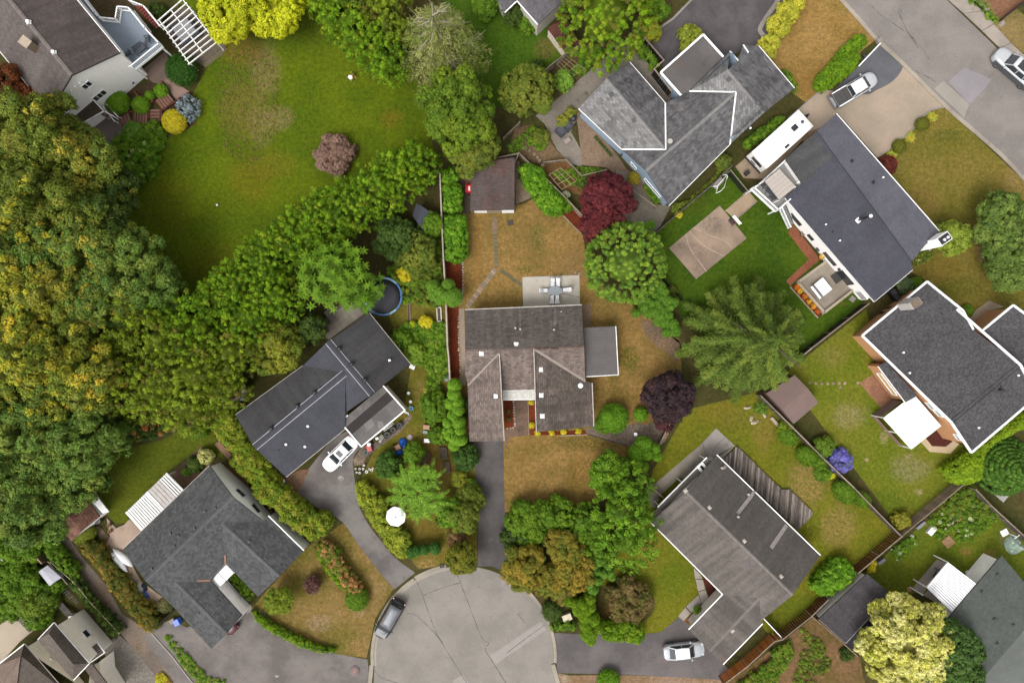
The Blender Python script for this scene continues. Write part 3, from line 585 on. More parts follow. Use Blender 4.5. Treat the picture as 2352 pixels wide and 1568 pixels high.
sheet('path',t(0,0,1240,610,1450,440,1470,540,1470,680,1650,800,1545,885,1420,740,1330,720,1300,690),.022,paved_mat('walk_brownish',C(140,120,106),C(116,100,90),.1,stain=C(96,82,72)))
sheet('path',t(0,0,1420,700,1480,690,1650,800,1545,885),.028,walkc)
sheet('path',t(0,0,700,1140,890,1000,1090,1060,1100,1150,960,1260,880,1240),.022,paved_mat('walk_grey',C(128,116,110),C(110,100,96),.1))
sheet('garden_bed',t(0,0,1110,800,1310,700,1480,790,1360,880,1320,1000,1110,990),.021,ground_mat('bed_soil',C(92,74,56),C(76,62,46),C(66,68,32),contrast=.35))
sheet('garden_bed',t(0,0,1420,960,1550,860,1690,840,1730,930,1700,1080,1560,1170,1420,1090),.021,MATS['bed_soil'])
sheet('patio',t(0,0,1440,180,1620,60,1980,430,1790,590,1500,400),.019,paved_mat('dark_paving',C(118,104,92),C(96,84,74),.1))
pf=sheet('patio',t(0,0,1740,510,1900,360,1980,430,1790,590),.023,plain('patio_gap',C(150,138,122),.9))
slab_field(pf,t(0,0,1745,510,1900,368,1972,430,1790,582),t1(0,0,1860,470),math.radians(38),.66,.5,[MATS['old_paver_b'],paved_mat('flag_c',C(120,104,90),C(104,92,80),.1)],.05,.05)
sheet('shade_bed',t(0,0,760,0,1180,0,1180,120,1010,50,1000,160,890,155),.02,ground_mat('bed_brown',C(100,84,62),C(84,72,50),C(76,76,38),contrast=.3))
# buildings
def V(c,r,x,y,z):return W(t1(c,r,x,y),z)
def D(x,y,z):return W((x,y),z)
def roof_obj(name,parent,faces,mat,thick=.16,uvdir=None):
 """roof planes with real thickness; UV u along the eave, v up the slope"""
 key={};verts=[];idx=[]
 for f in faces:
  q=[]
  for p in f:
   k=(round(p.x,2),round(p.y,2),round(p.z,2))
   if k not in key:key[k]=len(verts);verts.append(Vector(p))
   q.append(key[k])
  nrm=Vector()
  for i in range(len(q)):nrm+=(verts[q[i]]-verts[q[0]]).cross(verts[q[(i+1)%len(q)]]-verts[q[0]])
  idx.append(q if nrm.z>0 else q[::-1])
 cnt={}
 for q in idx:
  for i in range(len(q)):cnt[(q[i],q[(i+1)%len(q)])]=1
 m=MB();dz=Vector((0,0,-thick))
 for q in idx:
  P=[verts[i]for i in q];nrm=Vector()
  for i in range(len(P)):nrm+=(P[i]-P[0]).cross(P[(i+1)%len(P)]-P[0])
  nrm.normalize();h=Vector((0,0,1)).cross(nrm)
  h=h.normalized()if h.length>.03 else(uvdir or Vector((1,0,0)))
  s=nrm.cross(h)
  m.poly(P,[(p.dot(h),p.dot(s))for p in P]);m.poly([p+dz for p in P[::-1]],[(p.dot(h),p.dot(s))for p in P[::-1]])
  for i in range(len(q)):
   a,b=q[i],q[(i+1)%len(q)]
   if(b,a)not in cnt:
    A,B=verts[a],verts[b];m.poly([A,A+dz,B+dz,B],[(0,0),(0,.05),(1,.05),(1,0)])
 o=m.build(name,mat,parent)
 return o
def zplane(f,x,y):
 P=f;nrm=Vector()
 for i in range(len(P)):nrm+=(P[i]-P[0]).cross(P[(i+1)%len(P)]-P[0])
 if abs(nrm.z)<1e-6:return P[0].z
 return P[0].z-(nrm.x*(x-P[0].x)+nrm.y*(y-P[0].y))/nrm.z
def roof_z(faces,x,y):
 zs=[zplane(f,x,y)for f in faces if inside((x,y),[(p.x,p.y)for p in f])]
 return min(zs)if zs else None
def inset(pts,d):
 P=[Vector((p[0],p[1]))for p in pts];n=len(P)
 ar=sum(P[i].x*P[(i+1)%n].y-P[(i+1)%n].x*P[i].y for i in range(n))
 if ar<0:P=P[::-1]
 out=[]
 for i in range(n):
  a,b,c=P[i-1],P[i],P[(i+1)%n];d1=(b-a).normalized();d2=(c-b).normalized()
  n1=Vector((-d1.y,d1.x));n2=Vector((-d2.y,d2.x));k=1+n1.dot(n2)
  out.append(b+(n1+n2)*d/k if k>.2 else b+n1*d)
 return out
def wall_obj(name,parent,outline,faces,mat,z0=0.0,sub=.16,flat=None):
 m=MB();n=len(outline)
 low=min(p.z for f in faces for p in f)if faces else flat
 for i in range(n):
  a,b=Vector(outline[i]),Vector(outline[(i+1)%n]);L=(b-a).length;k=max(1,int(L/.35));pr=None
  for j in range(k+1):
   p=a+(b-a)*(j/k)
   z=flat if flat is not None else roof_z(faces,p.x,p.y)
   if z is None:z=pr[2]+sub if pr else low
   cur=(p.x,p.y,z-sub-.01)
   if pr:m.poly([(pr[0],pr[1],z0),(cur[0],cur[1],z0),cur,pr])
   pr=cur
 return m.build(name,mat,parent)
def house(name,label,blocks,roofmat,wallmat,cat='house',overhang=.45,trim=None,z0=0.0):
 """blocks = [(roof faces, outline points (Vectors) or None)]"""
 allp=[p for bl in blocks for f in bl[0]for p in f]
 org=sum(allp,Vector())/len(allp);org.z=0
 root=thing(name,label,cat,org);root_walls=[]
 for bl in blocks:
  rm=bl[2]if len(bl)>2 and bl[2]else roofmat
  roof_obj('roof',root,bl[0],rm)
  if bl[1]:
   ol=inset([(p.x,p.y)for p in bl[1]],overhang);root_walls.append(ol)
   wall_obj('wall',root,ol,bl[0],wallmat,z0)
 return root,root_walls
def trim_line(name,parent,pts,mat,w=.14,h=.16,dz=.0):
 m=MB()
 for i,(a,b)in enumerate(zip(pts[:-1],pts[1:])):o3=Vector((0,0,dz+.004*(i%2)));m.bar(Vector(a)+o3,Vector(b)+o3,w,h)
 return m.build(name,mat,parent)
def ray_wall(p,a,b):
 """where the view line of plan point p meets the vertical plane through a-b"""
 o=Vector((0,0,H));g=W(p,0);d=g-o;a,b=Vector((a[0],a[1])),Vector((b[0],b[1]));e=(b-a).normalized();n=Vector((e.y,-e.x))
 tt=(a.dot(n)-(o.x*n.x+o.y*n.y))/(d.x*n.x+d.y*n.y)
 return o+d*tt,Vector((e.x,e.y,0)),Vector((n.x,n.y,0))
def nearest_edge(p,walls,zt):
 w=W(p,zt);best=None
 for ol in walls:
  for i in range(len(ol)):
   a,b=ol[i],ol[(i+1)%len(ol)];ab=b-a;q=Vector((w.x,w.y));u=max(0,min(1,(q-a).dot(ab)/ab.length_squared));d=(a+ab*u-q).length
   if best is None or d<best[0]:best=(d,a,b)
 return best[1],best[2]
FRAMEW=WHITE
def window(parent,walls,p,zc,w,h,frame=None,glass=None,muntins=0,name='window'):
 a,b=nearest_edge(p,walls,zc);q,e,n=ray_wall(p,a,b)
 q.z=zc if q.z<.4 or q.z>7 else q.z
 up=Vector((0,0,1));f=MB()
 for du,dw,dh in((0,w+.16,None),):
  pass
 t_=.08
 for sgn in(-1,1):
  f.box(q+n*.03+up*sgn*(h/2),(w+2*t_,.07,t_),ax=(e,n,up));f.box(q+n*.03+e*sgn*(w/2+t_/2),(t_,.068,h-t_),ax=(e,n,up))
 for k in range(muntins):f.box(q+n*.032+e*((k+1)/(muntins+1)-.5)*w,(.05,.05,h),ax=(e,n,up))
 wo=f.build(name,frame or WHITE,parent)
 MB().box(q+n*.012,(w,.02,h),ax=(e,n,up)).build('pane',glass or GLASS,wo)
 return wo
def vent(parent,p,faces,size=.32,h=.14,mat=None,name='roof_vent',rz=None):
 w0=W(p,3.5);z=roof_z(faces,w0.x,w0.y)or 3.5;w0=W(p,z);z=roof_z(faces,w0.x,w0.y)or z
 m=MB();m.box((w0.x,w0.y,z+.01),(size*1.5,size*1.5,.05),rz or 0);m.box((w0.x,w0.y,z+h/2+.03),(size,size,h),rz or 0)
 return m.build(name,mat or OFFWHITE,parent,.02)
def pipe(parent,p,faces,r=.06,h=.4,mat=None,name='vent_pipe',cap=True):
 w0=W(p,3.5);z=roof_z(faces,w0.x,w0.y)or 3.5;w0=W(p,z)
 m=MB().tube([(w0.x,w0.y,z-.1),(w0.x,w0.y,z+h)],r,8)
 if cap:m.lathe((w0.x,w0.y,z-.02),[(r*2.6,-.06),(r*2.2,.05),(r,.09)],8)
 return m.build(name,mat or DARKMETAL,parent)
def turbine(parent,p,faces,r=.2,mat=None):
 w0=W(p,3.5);z=roof_z(faces,w0.x,w0.y)or 3.5;w0=W(p,z)
 return MB().lathe((w0.x,w0.y,z-.1),[(r*.7,0),(r*.7,.22),(r,.26),(r*1.02,.36),(r*.6,.46),(0.02,.48)],12).build('roof_vent',mat or WHITE,parent)
def ridge_cap(parent,a,b,mat,w=.3):
 d=(b-a).normalized();sd=Vector((-d.y,d.x,0)).normalized();m=MB();L=(b-a).length;n=max(1,int(L/.9))
 for i in range(n):
  p,q=a+(b-a)*(i/n),a+(b-a)*((i+1)/n);l=.035+.012*(i%2)
  up=Vector((0,0,l));dn=Vector((0,0,-.07))
  for s in(-1,1):
   pts=[p+up,q+up,q+sd*s*w/2+up+dn,p+sd*s*w/2+up+dn]
   m.poly(pts if s<0 else pts[::-1],[(0,0),(.9,0),(.9,.15),(0,.15)])
 return m.build('ridge_cap',mat,parent)
STUCCO=plain('white_stucco',(.82,.79,.77),.9,var=.06,scale=1.2)
sh_m=shingle('shingle_centre_front',C(134,119,111),blotch=C(108,96,91),bamt=.6,row=.22,tab=.36,var=.26,joint=.45,bth=(.46,.66),bscale=.4)
streak=[(t1(2,1,112,1330),3.2,24,C(146,132,122),.8),(t1(2,1,405,1330),4,26,C(150,138,128),.85),(t1(2,1,72,1360),3,14,C(136,124,116),.6),(t1(2,1,475,1250),2.5,5,C(146,136,128),.7)]
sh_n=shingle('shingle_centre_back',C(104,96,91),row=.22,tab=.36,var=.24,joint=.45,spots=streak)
sh_w=shingle('shingle_centre_wing',C(103,93,86),blotch=C(134,118,109),bamt=.6,row=.22,tab=.36,var=.22,joint=.45,bth=(.5,.66),streak=.2,spots=[(t1(2,2,290,300),12,60,C(152,134,126),.6),(t1(2,2,300,760),14,20,C(148,132,124),.6),(t1(2,2,640,300),16,20,C(142,124,116),.5)])
A1=[D(1067.8,711,2.9),D(1336,700,2.9),D(1341.8,797,4.5),D(1068,803,4.5)]
A2=[D(1068,803,4.5),D(1146.4,804,4.5),D(1147,812,4.38),D(1075,885.6,3.02),D(1068.5,860,3.4)]
A3=[D(1146.4,804,4.5),D(1226,800.5,4.5),D(1228.4,894.8,2.95),D(1152.7,896.6,2.95),D(1147,812,4.38)]
A4=[D(1226,800.5,4.5),D(1341.8,797,4.5),D(1344.4,875,3.12)]
AW=[D(1147,812,4.42),D(1158,1012,4.42),D(1079,1013.5,3.05),D(1075,885.6,3.05)]
AE=[D(1226,801,4.49),D(1344.4,875,3.13),D(1360,879,2.95),D(1363.7,979,2.95),D(1231.8,991.8,4.42)]
gutw0=plain('dull_gutter',C(196,188,180),.6,var=.2);wallc=plain('cream_siding',(0.7,0.64,0.54),.8,var=.06)
hM,wM=house('house','low pinkish-brown shingled house in the middle with two front wings round an entry court',[([A1,A2,A3,A4],[A1[0],A1[1],A1[2],D(1344,870,3.2),D(1228.4,894.8,3),D(1152.7,896.6,3),D(1069,870,3.2),A1[3]]),([AW],[AW[0],AW[1],AW[2],AW[3]],sh_m),([AE],[AE[0],D(1345,868,3.1),AE[2],AE[3],AE[4]],sh_w)],sh_m,wallc)
for o in children(hM):
 if o.name.startswith('roof'):o.data.materials[0]=o.data.materials[0]
rn=[o for o in children(hM)if o.name.startswith('roof')][0]
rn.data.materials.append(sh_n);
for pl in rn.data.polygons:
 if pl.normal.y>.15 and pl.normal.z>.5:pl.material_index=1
for pl in[o for o in children(hM)if o.name.startswith('roof')][1].data.polygons:pass
trim_line('verge_board',hM,[AW[0],AW[1]],gutw0,.09,.2);trim_line('verge_board',hM,[AE[0],AE[4]],gutw0,.09,.2)
trim_line('gutter',hM,[A1[0],A1[1]],gutw0,.10,.12);trim_line('gutter',hM,[AE[2],AE[3]],gutw0,.10,.12);trim_line('gutter',hM,[AW[2],AW[3]],WOODGREY,.10,.1)
trim_line('valley',hM,[A2[2]+Vector((0,0,.03)),A2[3]+Vector((0,0,.03))],plain('valley_tin',C(160,146,136),.8),.26,.03);trim_line('valley',hM,[AE[0]+Vector((0,0,.03)),AE[1]+Vector((0,0,.03))],plain('valley_tin',C(160,146,136),.8),.26,.03)
ridge_cap(hM,A1[3],A3[1],sh_m);ridge_cap(hM,A3[1],A1[2],shingle('ridge_old',C(138,118,108),row=.3,tab=.3,blotch=C(90,70,64),bamt=.8,bth=(.45,.6),bscale=1.2))
fM=[A1,A2,A3,A4,AW,AE]
for p in(t1(1,2,1988,174),t1(1,2,2290,95),t1(1,2,2115,545),t1(2,2,295,313),t1(2,2,300,537),t1(2,2,310,718)):vent(hM,p,fM,.34)
w0=W(t1(2,2,643,453),3.3);MB().lathe((w0.x,w0.y,3.05),[(.3,0),(.3,.25),(.24,.36),(.1,.42)],16).build('skylight_dome',WHITE,hM)
for p in(t1(2,1,75,1405),t1(2,1,117,1415),t1(2,1,412,1420)):
 w0=W(p,4.6);m=MB().tube([(w0.x,w0.y,4.0),(w0.x,w0.y,4.7)],.11,8);m.build('flue',plain('flue_tin',C(196,184,172),.5,.2),hM)
w0=W(t1(2,1,475,1262),3.6);MB().tube([(w0.x,w0.y,3.3),(w0.x,w0.y,3.8)],.08,8).build('flue',MATS['flue_tin'],hM)
can=thing('entry_canopy','white slatted canopy across the entry court of the centre house','canopy',W((1190,908),0))
z=2.55
cpts=[V(1,2,2172,500,z),V(2,2,246,492,z),V(2,2,248,572,z),V(1,2,2176,576,z)]
trim_line('beam',can,[cpts[3],cpts[2]],WHITE,.12,.2);trim_line('beam',can,[cpts[0],cpts[1]],WHITE,.12,.2)
for i in range(17):
 f=(i+.5)/17;MB().bar(cpts[0].lerp(cpts[1],f)+Vector((0,0,.08)),cpts[3].lerp(cpts[2],f)+Vector((0,0,.08)),.20,.06).build('slat',plain('flaking_white',C(226,224,216),.8,var=.2,scale=5),can)
for f in(.03,.97):MB().bar(cpts[3].lerp(cpts[2],f)*1,Vector((cpts[3].lerp(cpts[2],f).x,cpts[3].lerp(cpts[2],f).y,0)),.1,.1).build('post',WHITE,can)
mp_=[V(2,1,672,1402,2.6),V(2,1,950,1390,2.45),V(2,2,972,360,2.45),V(2,2,690,376,2.6)]
pc=thing('patio_cover','flat ribbed grey metal patio cover on the east side of the centre house','patio cover',W((1380,806),0))
m=MB();m.poly([mp_[0],mp_[3],mp_[2],mp_[1]]);m.poly([p-Vector((0,0,.06))for p in(mp_[0],mp_[1],mp_[2],mp_[3])]);
m.build('roof_sheet',plain('grey_sheet',C(108,102,100),.6,.2,var=.10,scale=1.2),pc)
for i in range(22):
 f=(i+.5)/22;MB().bar(mp_[0].lerp(mp_[3],f)+Vector((0,0,.012)),mp_[1].lerp(mp_[2],f)+Vector((0,0,.012)),.05,.035).build('rib',plain('grey_rib',C(94,89,87),.6,.2),pc)
trim_line('gutter',pc,[mp_[1],mp_[2],mp_[3]],OFFWHITE,.09,.1)
for f in(.04,.5,.96):q=mp_[1].lerp(mp_[2],f);MB().bar((q.x-.05,q.y,0),(q.x-.05,q.y,2.4),.09,.09).build('post',WHITE,pc)
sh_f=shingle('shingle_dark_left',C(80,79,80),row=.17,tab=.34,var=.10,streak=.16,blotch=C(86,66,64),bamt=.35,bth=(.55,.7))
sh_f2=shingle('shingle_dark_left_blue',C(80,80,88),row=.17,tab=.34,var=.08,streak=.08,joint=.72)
F1=[D(540.5,953,2.8),D(695,840,2.85),D(793,855,4.5),D(584,1027,4.5)]
F2=[D(584,1027,4.5),D(793,855,4.5),D(793,948,2.95),D(793,984,2.8),D(657,1095,2.8)]
F3=[D(848,719,2.8),D(942,835.5,2.8),D(854,905,4.8),D(753,784,4.8)]
F4=[D(753,784,4.8),D(854,905,4.8),D(793,948,2.95),D(793,855,4.5),D(695,840,2.85)]
hF,wF=house('house','dark grey L-shaped house on the left with pale tape lines along both ridges',[([F1,F2,F3,F4],[F1[0],F1[1],F3[3],F3[0],F3[1],D(854,905,4.8),F4[2],F2[3],F2[4],F2[0]])],sh_f,plain('tan_siding',(0.5,0.43,0.35),.8))
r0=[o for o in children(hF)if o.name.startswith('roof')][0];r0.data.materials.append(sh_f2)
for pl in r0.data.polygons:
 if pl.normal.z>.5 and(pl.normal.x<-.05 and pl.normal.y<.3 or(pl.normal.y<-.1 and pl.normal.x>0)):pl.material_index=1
tape=plain('ridge_tape',C(206,206,212),.6)
for a,b in((F1[3],F1[2]),(F3[3],F3[2])):
 d=(b-a).normalized();sd=Vector((-d.y,d.x,0)).normalized();dip=Vector((0,0,-.13))
 for s in(-1,1):ridge=trim_line('ridge_vent_strip',hF,[a+sd*s*.36+dip+Vector((0,0,.03)),b+sd*s*.36+dip+Vector((0,0,.03))],tape,.055,.03)
 ridge_cap(hF,a+Vector((0,0,.01)),b+Vector((0,0,.01)),sh_f2,.6)
fF=[F1,F2,F3,F4]
for p in(t1(1,2,750,130),t1(1,2,860,265),t1(1,2,975,402),t1(1,2,537,512),t1(1,2,388,630),t1(1,2,160,825)):turbine(hF,p,fF,.24,BLACK)
for p in(t1(1,2,480,805),t1(1,2,290,962),t1(1,2,455,982),t1(1,2,1190,232)):turbine(hF,p,fF,.15,WHITE)
for p in(t1(1,2,222,1017),t1(1,2,615,880),t1(1,2,578,468)):pipe(hF,p,fF,.05,.25)
gutw=plain('old_gutter',C(190,180,168),.6,var=.2)
trim_line('gutter',hF,[F1[0],F1[1]],gutw,.12,.12,-.08);trim_line('gutter',hF,[F3[0],F3[1]],gutw,.12,.12,-.08);trim_line('gutter',hF,[F2[4],F2[3]],gutw,.12,.12,-.08)
cz=2.75
cp=[V(1,2,1132,455,cz),V(1,2,1322,668,cz),V(1,2,942,985,cz),V(1,2,755,765,cz),V(1,2,825,712,cz)]
car_p=thing('carport','flat felt-roofed carport with white edge beside the dark left house','carport',W((850,950),0))
def quadmb(pts,thick=.1):
 m=MB();m.poly(pts);m.poly([p-Vector((0,0,thick))for p in pts[::-1]])
 for i in range(len(pts)):a,b=pts[i],pts[(i+1)%len(pts)];m.poly([a,a-Vector((0,0,thick)),b-Vector((0,0,thick)),b])
 return m
felt1=paved_mat('felt_grey',C(122,116,114),C(104,100,98),.06,stain=C(88,84,82),big=.6);felt2=paved_mat('felt_dark',C(66,58,58),C(56,50,50),.08)
quadmb([cp[0],cp[4],cp[3],cp[2],cp[1]]).build('roof_deck',felt1,car_p)
dd=.012
quadmb([V(1,2,1175,500,cz+dd),V(1,2,800,822,cz+dd),V(1,2,858,880,cz+dd),V(1,2,1228,565,cz+dd)],.01).build('felt_strip',felt2,car_p)
for q in(t(1,2,905,640,945,640,945,672,905,672),t(1,2,960,790,1030,740,1060,800,990,850),t(1,2,1080,760,1130,770,1140,820,1090,830)):
 quadmb([W(p,cz+dd)for p in q][::-1],.008).build('felt_patch',paved_mat('felt_patch',C(140,136,132),C(120,116,112),.06),car_p)
trim_line('fascia',car_p,[cp[0],cp[1],cp[2],cp[3],cp[4]],WHITE,.13,.2)
for q in(cp[1],cp[2],cp[1].lerp(cp[2],.5)):
 d=(sum(cp,Vector())/5-q).normalized()*.25;MB().bar((q.x+d.x,q.y+d.y,0),(q.x+d.x,q.y+d.y,2.65),.1,.1).build('post',WHITE,car_p)
wallf=MB();a,b=cp[0].lerp(cp[1],.02),cp[0].lerp(cp[1],.98);wallf.bar((a.x-.1,a.y-.1,1.3),(b.x-.1,b.y-.1,1.3),.12,2.6).build('side_wall',plain('tan_siding',(0,0,0)),car_p)
sh_g=shingle('shingle_bluegrey',C(92,93,93),row=.24,tab=.32,var=.26,streak=.08,joint=.42,grain=.06)
G1=[D(282,1261,2.9),D(481,1069,2.9),D(535,1141,4.8),D(335,1334,4.8)]
G2=[D(335,1334,4.8),D(535,1141,4.8),D(604,1196,2.9),D(510,1202,4.3),D(517,1292,2.9),D(485,1334,2.9),D(403,1336.5,3.9),D(396,1390,2.9)]
G3=[D(510,1202,4.3),D(604,1196,2.9),D(616,1184,2.7),D(698,1264,2.7),D(641,1323,4.3)]
G4=[D(510,1202,4.3),D(641,1323,4.3),D(592.4,1369.5,2.8),D(517,1292,2.9)]
G5=[D(403,1336.5,3.9),D(485,1334,2.9),D(556,1413,2.8),D(520.7,1455,3.9)]
G6=[D(403,1336.5,3.9),D(520.7,1455,3.9),D(485,1489.5,2.8),D(396,1390,2.9)]
hG,wG=house('house','blue-grey shingled house at lower left with two front wings, white walls and a slatted pergola',[([G1,G2,G3,G4,G5,G6],[G1[0],G1[1],G1[2],G2[2],G3[2],G3[3],G3[4],G4[2],G4[3],G2[5],G5[2],G5[3],G6[2],G6[3],G1[3]])],sh_g,STUCCO,overhang=.1)
fG=[G1,G2,G3,G4,G5,G6]
for a,b in((G1[3],G1[2]),(G3[0],G3[4]),(G5[0],G5[3])):ridge_cap(hG,a,b,shingle('ridge_bluegrey',C(110,111,111),row=.3,tab=.3,var=.08),.34)
for p in(t1(0,3,1880,45),t1(0,3,1790,75),t1(0,3,1700,222),t1(0,3,1560,287),t1(0,3,1490,268),t1(0,3,1523,380),t1(0,3,1328,575),t1(0,3,1735,958),t1(0,3,2165,338)):vent(hG,p,fG,.24,.12,plain('vent_dark',C(74,76,80),.7),rz=.8)
for a,b in((t1(0,3,1965,530),t1(0,3,1962,450)),(t1(0,3,1835,672),t1(0,3,1720,678))):trim_line('valley_flashing',hG,[W(a,2.95),W(b,3.3)],plain('rust_flashing',C(150,112,92),.8),.2,.03,.04)
trim_line('gutter',hG,[G1[0],G1[1]],gutw,.1,.1,-.05);trim_line('gutter',hG,[G3[2],G3[3]],WHITE,.12,.12,-.05)
for p,w in((t1(0,2,2095,1388),1.0),(t1(0,2,2228,1522),1.0)):window(hG,wG,p,1.6,w,.75,plain('grey_frame',C(140,140,140),.5),muntins=1)
door_p=thing('porch_roof','small white flat porch roof in the corner of the blue-grey house','porch roof',W(t1(0,3,1935,640),0))
pz=2.55;pq=[V(0,3,1972,538,pz),V(0,3,2036,610,pz),V(0,3,1903,742,pz),V(0,3,1838,668,pz)]
quadmb(pq,.16).build('roof_panel',OFFWHITE,door_p);trim_line('seam',door_p,[pq[0].lerp(pq[3],.52)+Vector((0,0,.01)),pq[1].lerp(pq[2],.52)+Vector((0,0,.01))],DARKMETAL,.04,.03)
for q in(pq[1],pq[2]):MB().bar((q.x*.99+pq[0].x*.01,q.y*.99+pq[0].y*.01,0),(q.x*.99+pq[0].x*.01,q.y*.99+pq[0].y*.01,2.4),.1,.1).build('post',WHITE,door_p)
def pergola(name,label,cat,corners,z,n,slat,mats,beams=2,overh=.35,legs=True,panels=None):
 """corners a,b,c,d: slats run a->b ... d->c, spaced along a->d"""
 a,b,c,d=[W(p,z)for p in corners];root=thing(name,label,cat,((a+b+c+d)/4)*Vector((1,1,0))if False else Vector(((a.x+c.x)/2,(a.y+c.y)/2,0)))
 for i in range(beams):
  f=i/(beams-1)if beams>1 else.5;f=.04+.92*f
  MB().bar(a.lerp(b,f)-Vector((0,0,.14)),d.lerp(c,f)-Vector((0,0,.14)),.10,.16).build('beam',mats,root)
 for i in range(n):
  f=i/(n-1);p,q=a.lerp(d,f),b.lerp(c,f)
  MB().bar(p,q,slat[0],slat[1]).build('slat',mats,root)
 if legs:
  for f in(.06,.94):
   for g in((.04,.96)if legs==2 else(.04,)):
    q=a.lerp(d,f).lerp(b.lerp(c,f),g);MB().bar((q.x,q.y,0),(q.x,q.y,z-.2),.12,.12).build('post',mats,root)
 return root
pg=pergola('pergola','white slatted pergola with clear panels against the blue-grey house','pergola',[t1(0,2,1450,1213),t1(0,2,1598,1362),t1(0,3,1235,240),t1(0,3,1095,82)],2.6,3,(.08,.1),WHITE,2)
a,b,c,d=[W(p,2.68)for p in(t1(0,2,1450,1213),t1(0,2,1598,1362),t1(0,3,1235,240),t1(0,3,1095,82))]
clear=plain('clear_panel',C(176,166,160),.3,var=.16,scale=2)
for i in range(22):
 f=(i+.5)/22
 if i<4 or i>=10:MB().bar(a.lerp(d,f),b.lerp(c,f),.19 if i>=10 else.16,.05).build('slat',OFFWHITE,pg)
for i in range(4):
 f0,f1=(4+i*1.5)/22+.004,(4+(i+1)*1.5)/22-.004;quadmb([a.lerp(d,f0),a.lerp(d,f1),b.lerp(c,f1),b.lerp(c,f0)],.03).build('panel',clear,pg)
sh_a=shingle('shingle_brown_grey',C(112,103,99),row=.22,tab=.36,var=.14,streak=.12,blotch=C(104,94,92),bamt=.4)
sh_a2=shingle('shingle_brown',C(95,86,83),row=.22,tab=.36,var=.12,streak=.18,joint=.7)  # north-east slope darker than the other: wear and directional light put into tone
eN,rg,eS=t1(0,0,1045,455),t1(0,0,622,655),t1(0,0,430,972)
def ext(p,k,dx=-825,dy=-1001):return(p[0]+dx*K*k,p[1]+dy*K*k)
P1=[W(ext(eN,1.2),6.3),W(eN,6.3),W(rg,8.6),W(ext(rg,1.2),8.6)];P2=[W(ext(rg,1.2),8.6),W(rg,8.6),W(eS,6.3),W(ext(eS,1.2),6.3)]
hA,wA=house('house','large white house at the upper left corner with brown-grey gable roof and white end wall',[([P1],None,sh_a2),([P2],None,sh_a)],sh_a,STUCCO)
wall_o=inset([(p.x,p.y)for p in(P1[0],P1[1],P1[2],P2[2],P2[3])],.25);wA=[wall_o];wall_obj('wall',hA,wall_o,[P1,P2],plain('white_siding',(.82,.79,.77),.85,var=.04),0)
trim_line('gutter',hA,[P1[0],P1[1]],OFFWHITE,.12,.12,-.05);trim_line('gutter',hA,[P2[2],P2[3]],OFFWHITE,.12,.12,-.05);trim_line('verge_board',hA,[P1[1]-Vector((0,0,.1)),P1[2]-Vector((0,0,.1)),P2[2]-Vector((0,0,.1))],plain('brown_verge',C(70,62,60),.7),.1,.16)
ridge_cap(hA,P1[3],P1[2],shingle('ridge_brown',C(140,130,124),row=.3,tab=.3,var=.08),.4)
fA=[P1,P2]
for p in(t1(0,0,280,213),t1(0,0,498,475)):vent(hA,p,fA,.3,.3,WHITE)
for p in(t1(0,0,122,440),t1(0,0,365,503),t1(0,0,465,845)):pipe(hA,p,fA,.07,.45)
w0=W(t1(0,0,290,410),8.0);ch=MB();zr=7.0;ch.box((w0.x,w0.y,8.1),(1.0,.8,2.2),-.65);ch.build('chimney',plain('tan_brick',C(160,136,116),.9,var=.2,scale=8),hA)
MB().box((w0.x,w0.y,9.24),(1.12,.92,.08),-.65).build('chimney_cap',plain('tan_cap',C(190,172,150),.8),hA)
e1=(wall_o[1]-wall_o[2]).normalized()if len(wall_o)>2 else None
window(hA,wA,t1(0,0,757,742),4.6,.95,.9,muntins=1);window(hA,wA,t1(0,0,868,832),2.4,1.5,.95,muntins=2)
for i,p in enumerate((t1(0,0,612,780),t1(0,0,650,748),t1(0,0,690,718),t1(0,0,1156,720))):
 a,b=nearest_edge(p,wA,4);q,e,n=ray_wall(p,a,b);MB().lathe(q+n*.1,[(.09,-.08),(.12,0),(.05,.1)],8).build('wall_light' if i<3 else 'wall_vent',WHITE if i<3 else BLACK,hA)
pr=thing('side_porch','little brown-shingled side porch roof with white posts by the white end wall','porch',W(t1(0,0,780,1000),0))
q1=[V(0,0,575,950,2.7),V(0,0,785,845,2.9),V(0,0,905,968,2.9),V(0,0,702,1082,2.7)]
roof_obj('roof',pr,[[q1[0],q1[1],q1[2],q1[3]]],shingle('shingle_porch',C(86,76,64),row=.2,tab=.34,blotch=C(78,76,50),bamt=.5));q2=[V(0,0,488,1040,2.3),q1[0]-Vector((0,0,.02)),q1[3]-Vector((0,0,.02)),V(0,0,640,1150,2.3)]
roof_obj('lower_roof',pr,[q2],MATS['shingle_porch'])
trim_line('fascia',pr,[q1[1],q1[2],q1[3]],OFFWHITE,.1,.16,-.06);trim_line('fascia',pr,[q1[0]+Vector((0,0,.06)),q1[3]+Vector((0,0,.06))],OFFWHITE,.12,.08)
for q in(q1[2],q1[3],q1[1]):MB().bar((q.x,q.y,0),(q.x,q.y,2.6),.12,.12).build('post',WHITE,pr)
MB().bar(V(0,0,700,1135,1.0),V(0,0,880,1000,1.0),.1,2.0).build('side_panel',STUCCO,pr)
st=thing('ramp_steps','white railed side steps coming down from the little porch of the big white house','steps',W(t1(0,0,960,985),0))
for i in range(4):p=W((t1(0,0,905,935)[0]+i*6,t1(0,0,905,935)[1]+i*7),0);MB().box((p.x,p.y,.45-i*.11),(1.0,.32,.9-i*.22),-.85+math.pi/2).build('step',plain('pinkish_step',C(176,152,140),.8),st)
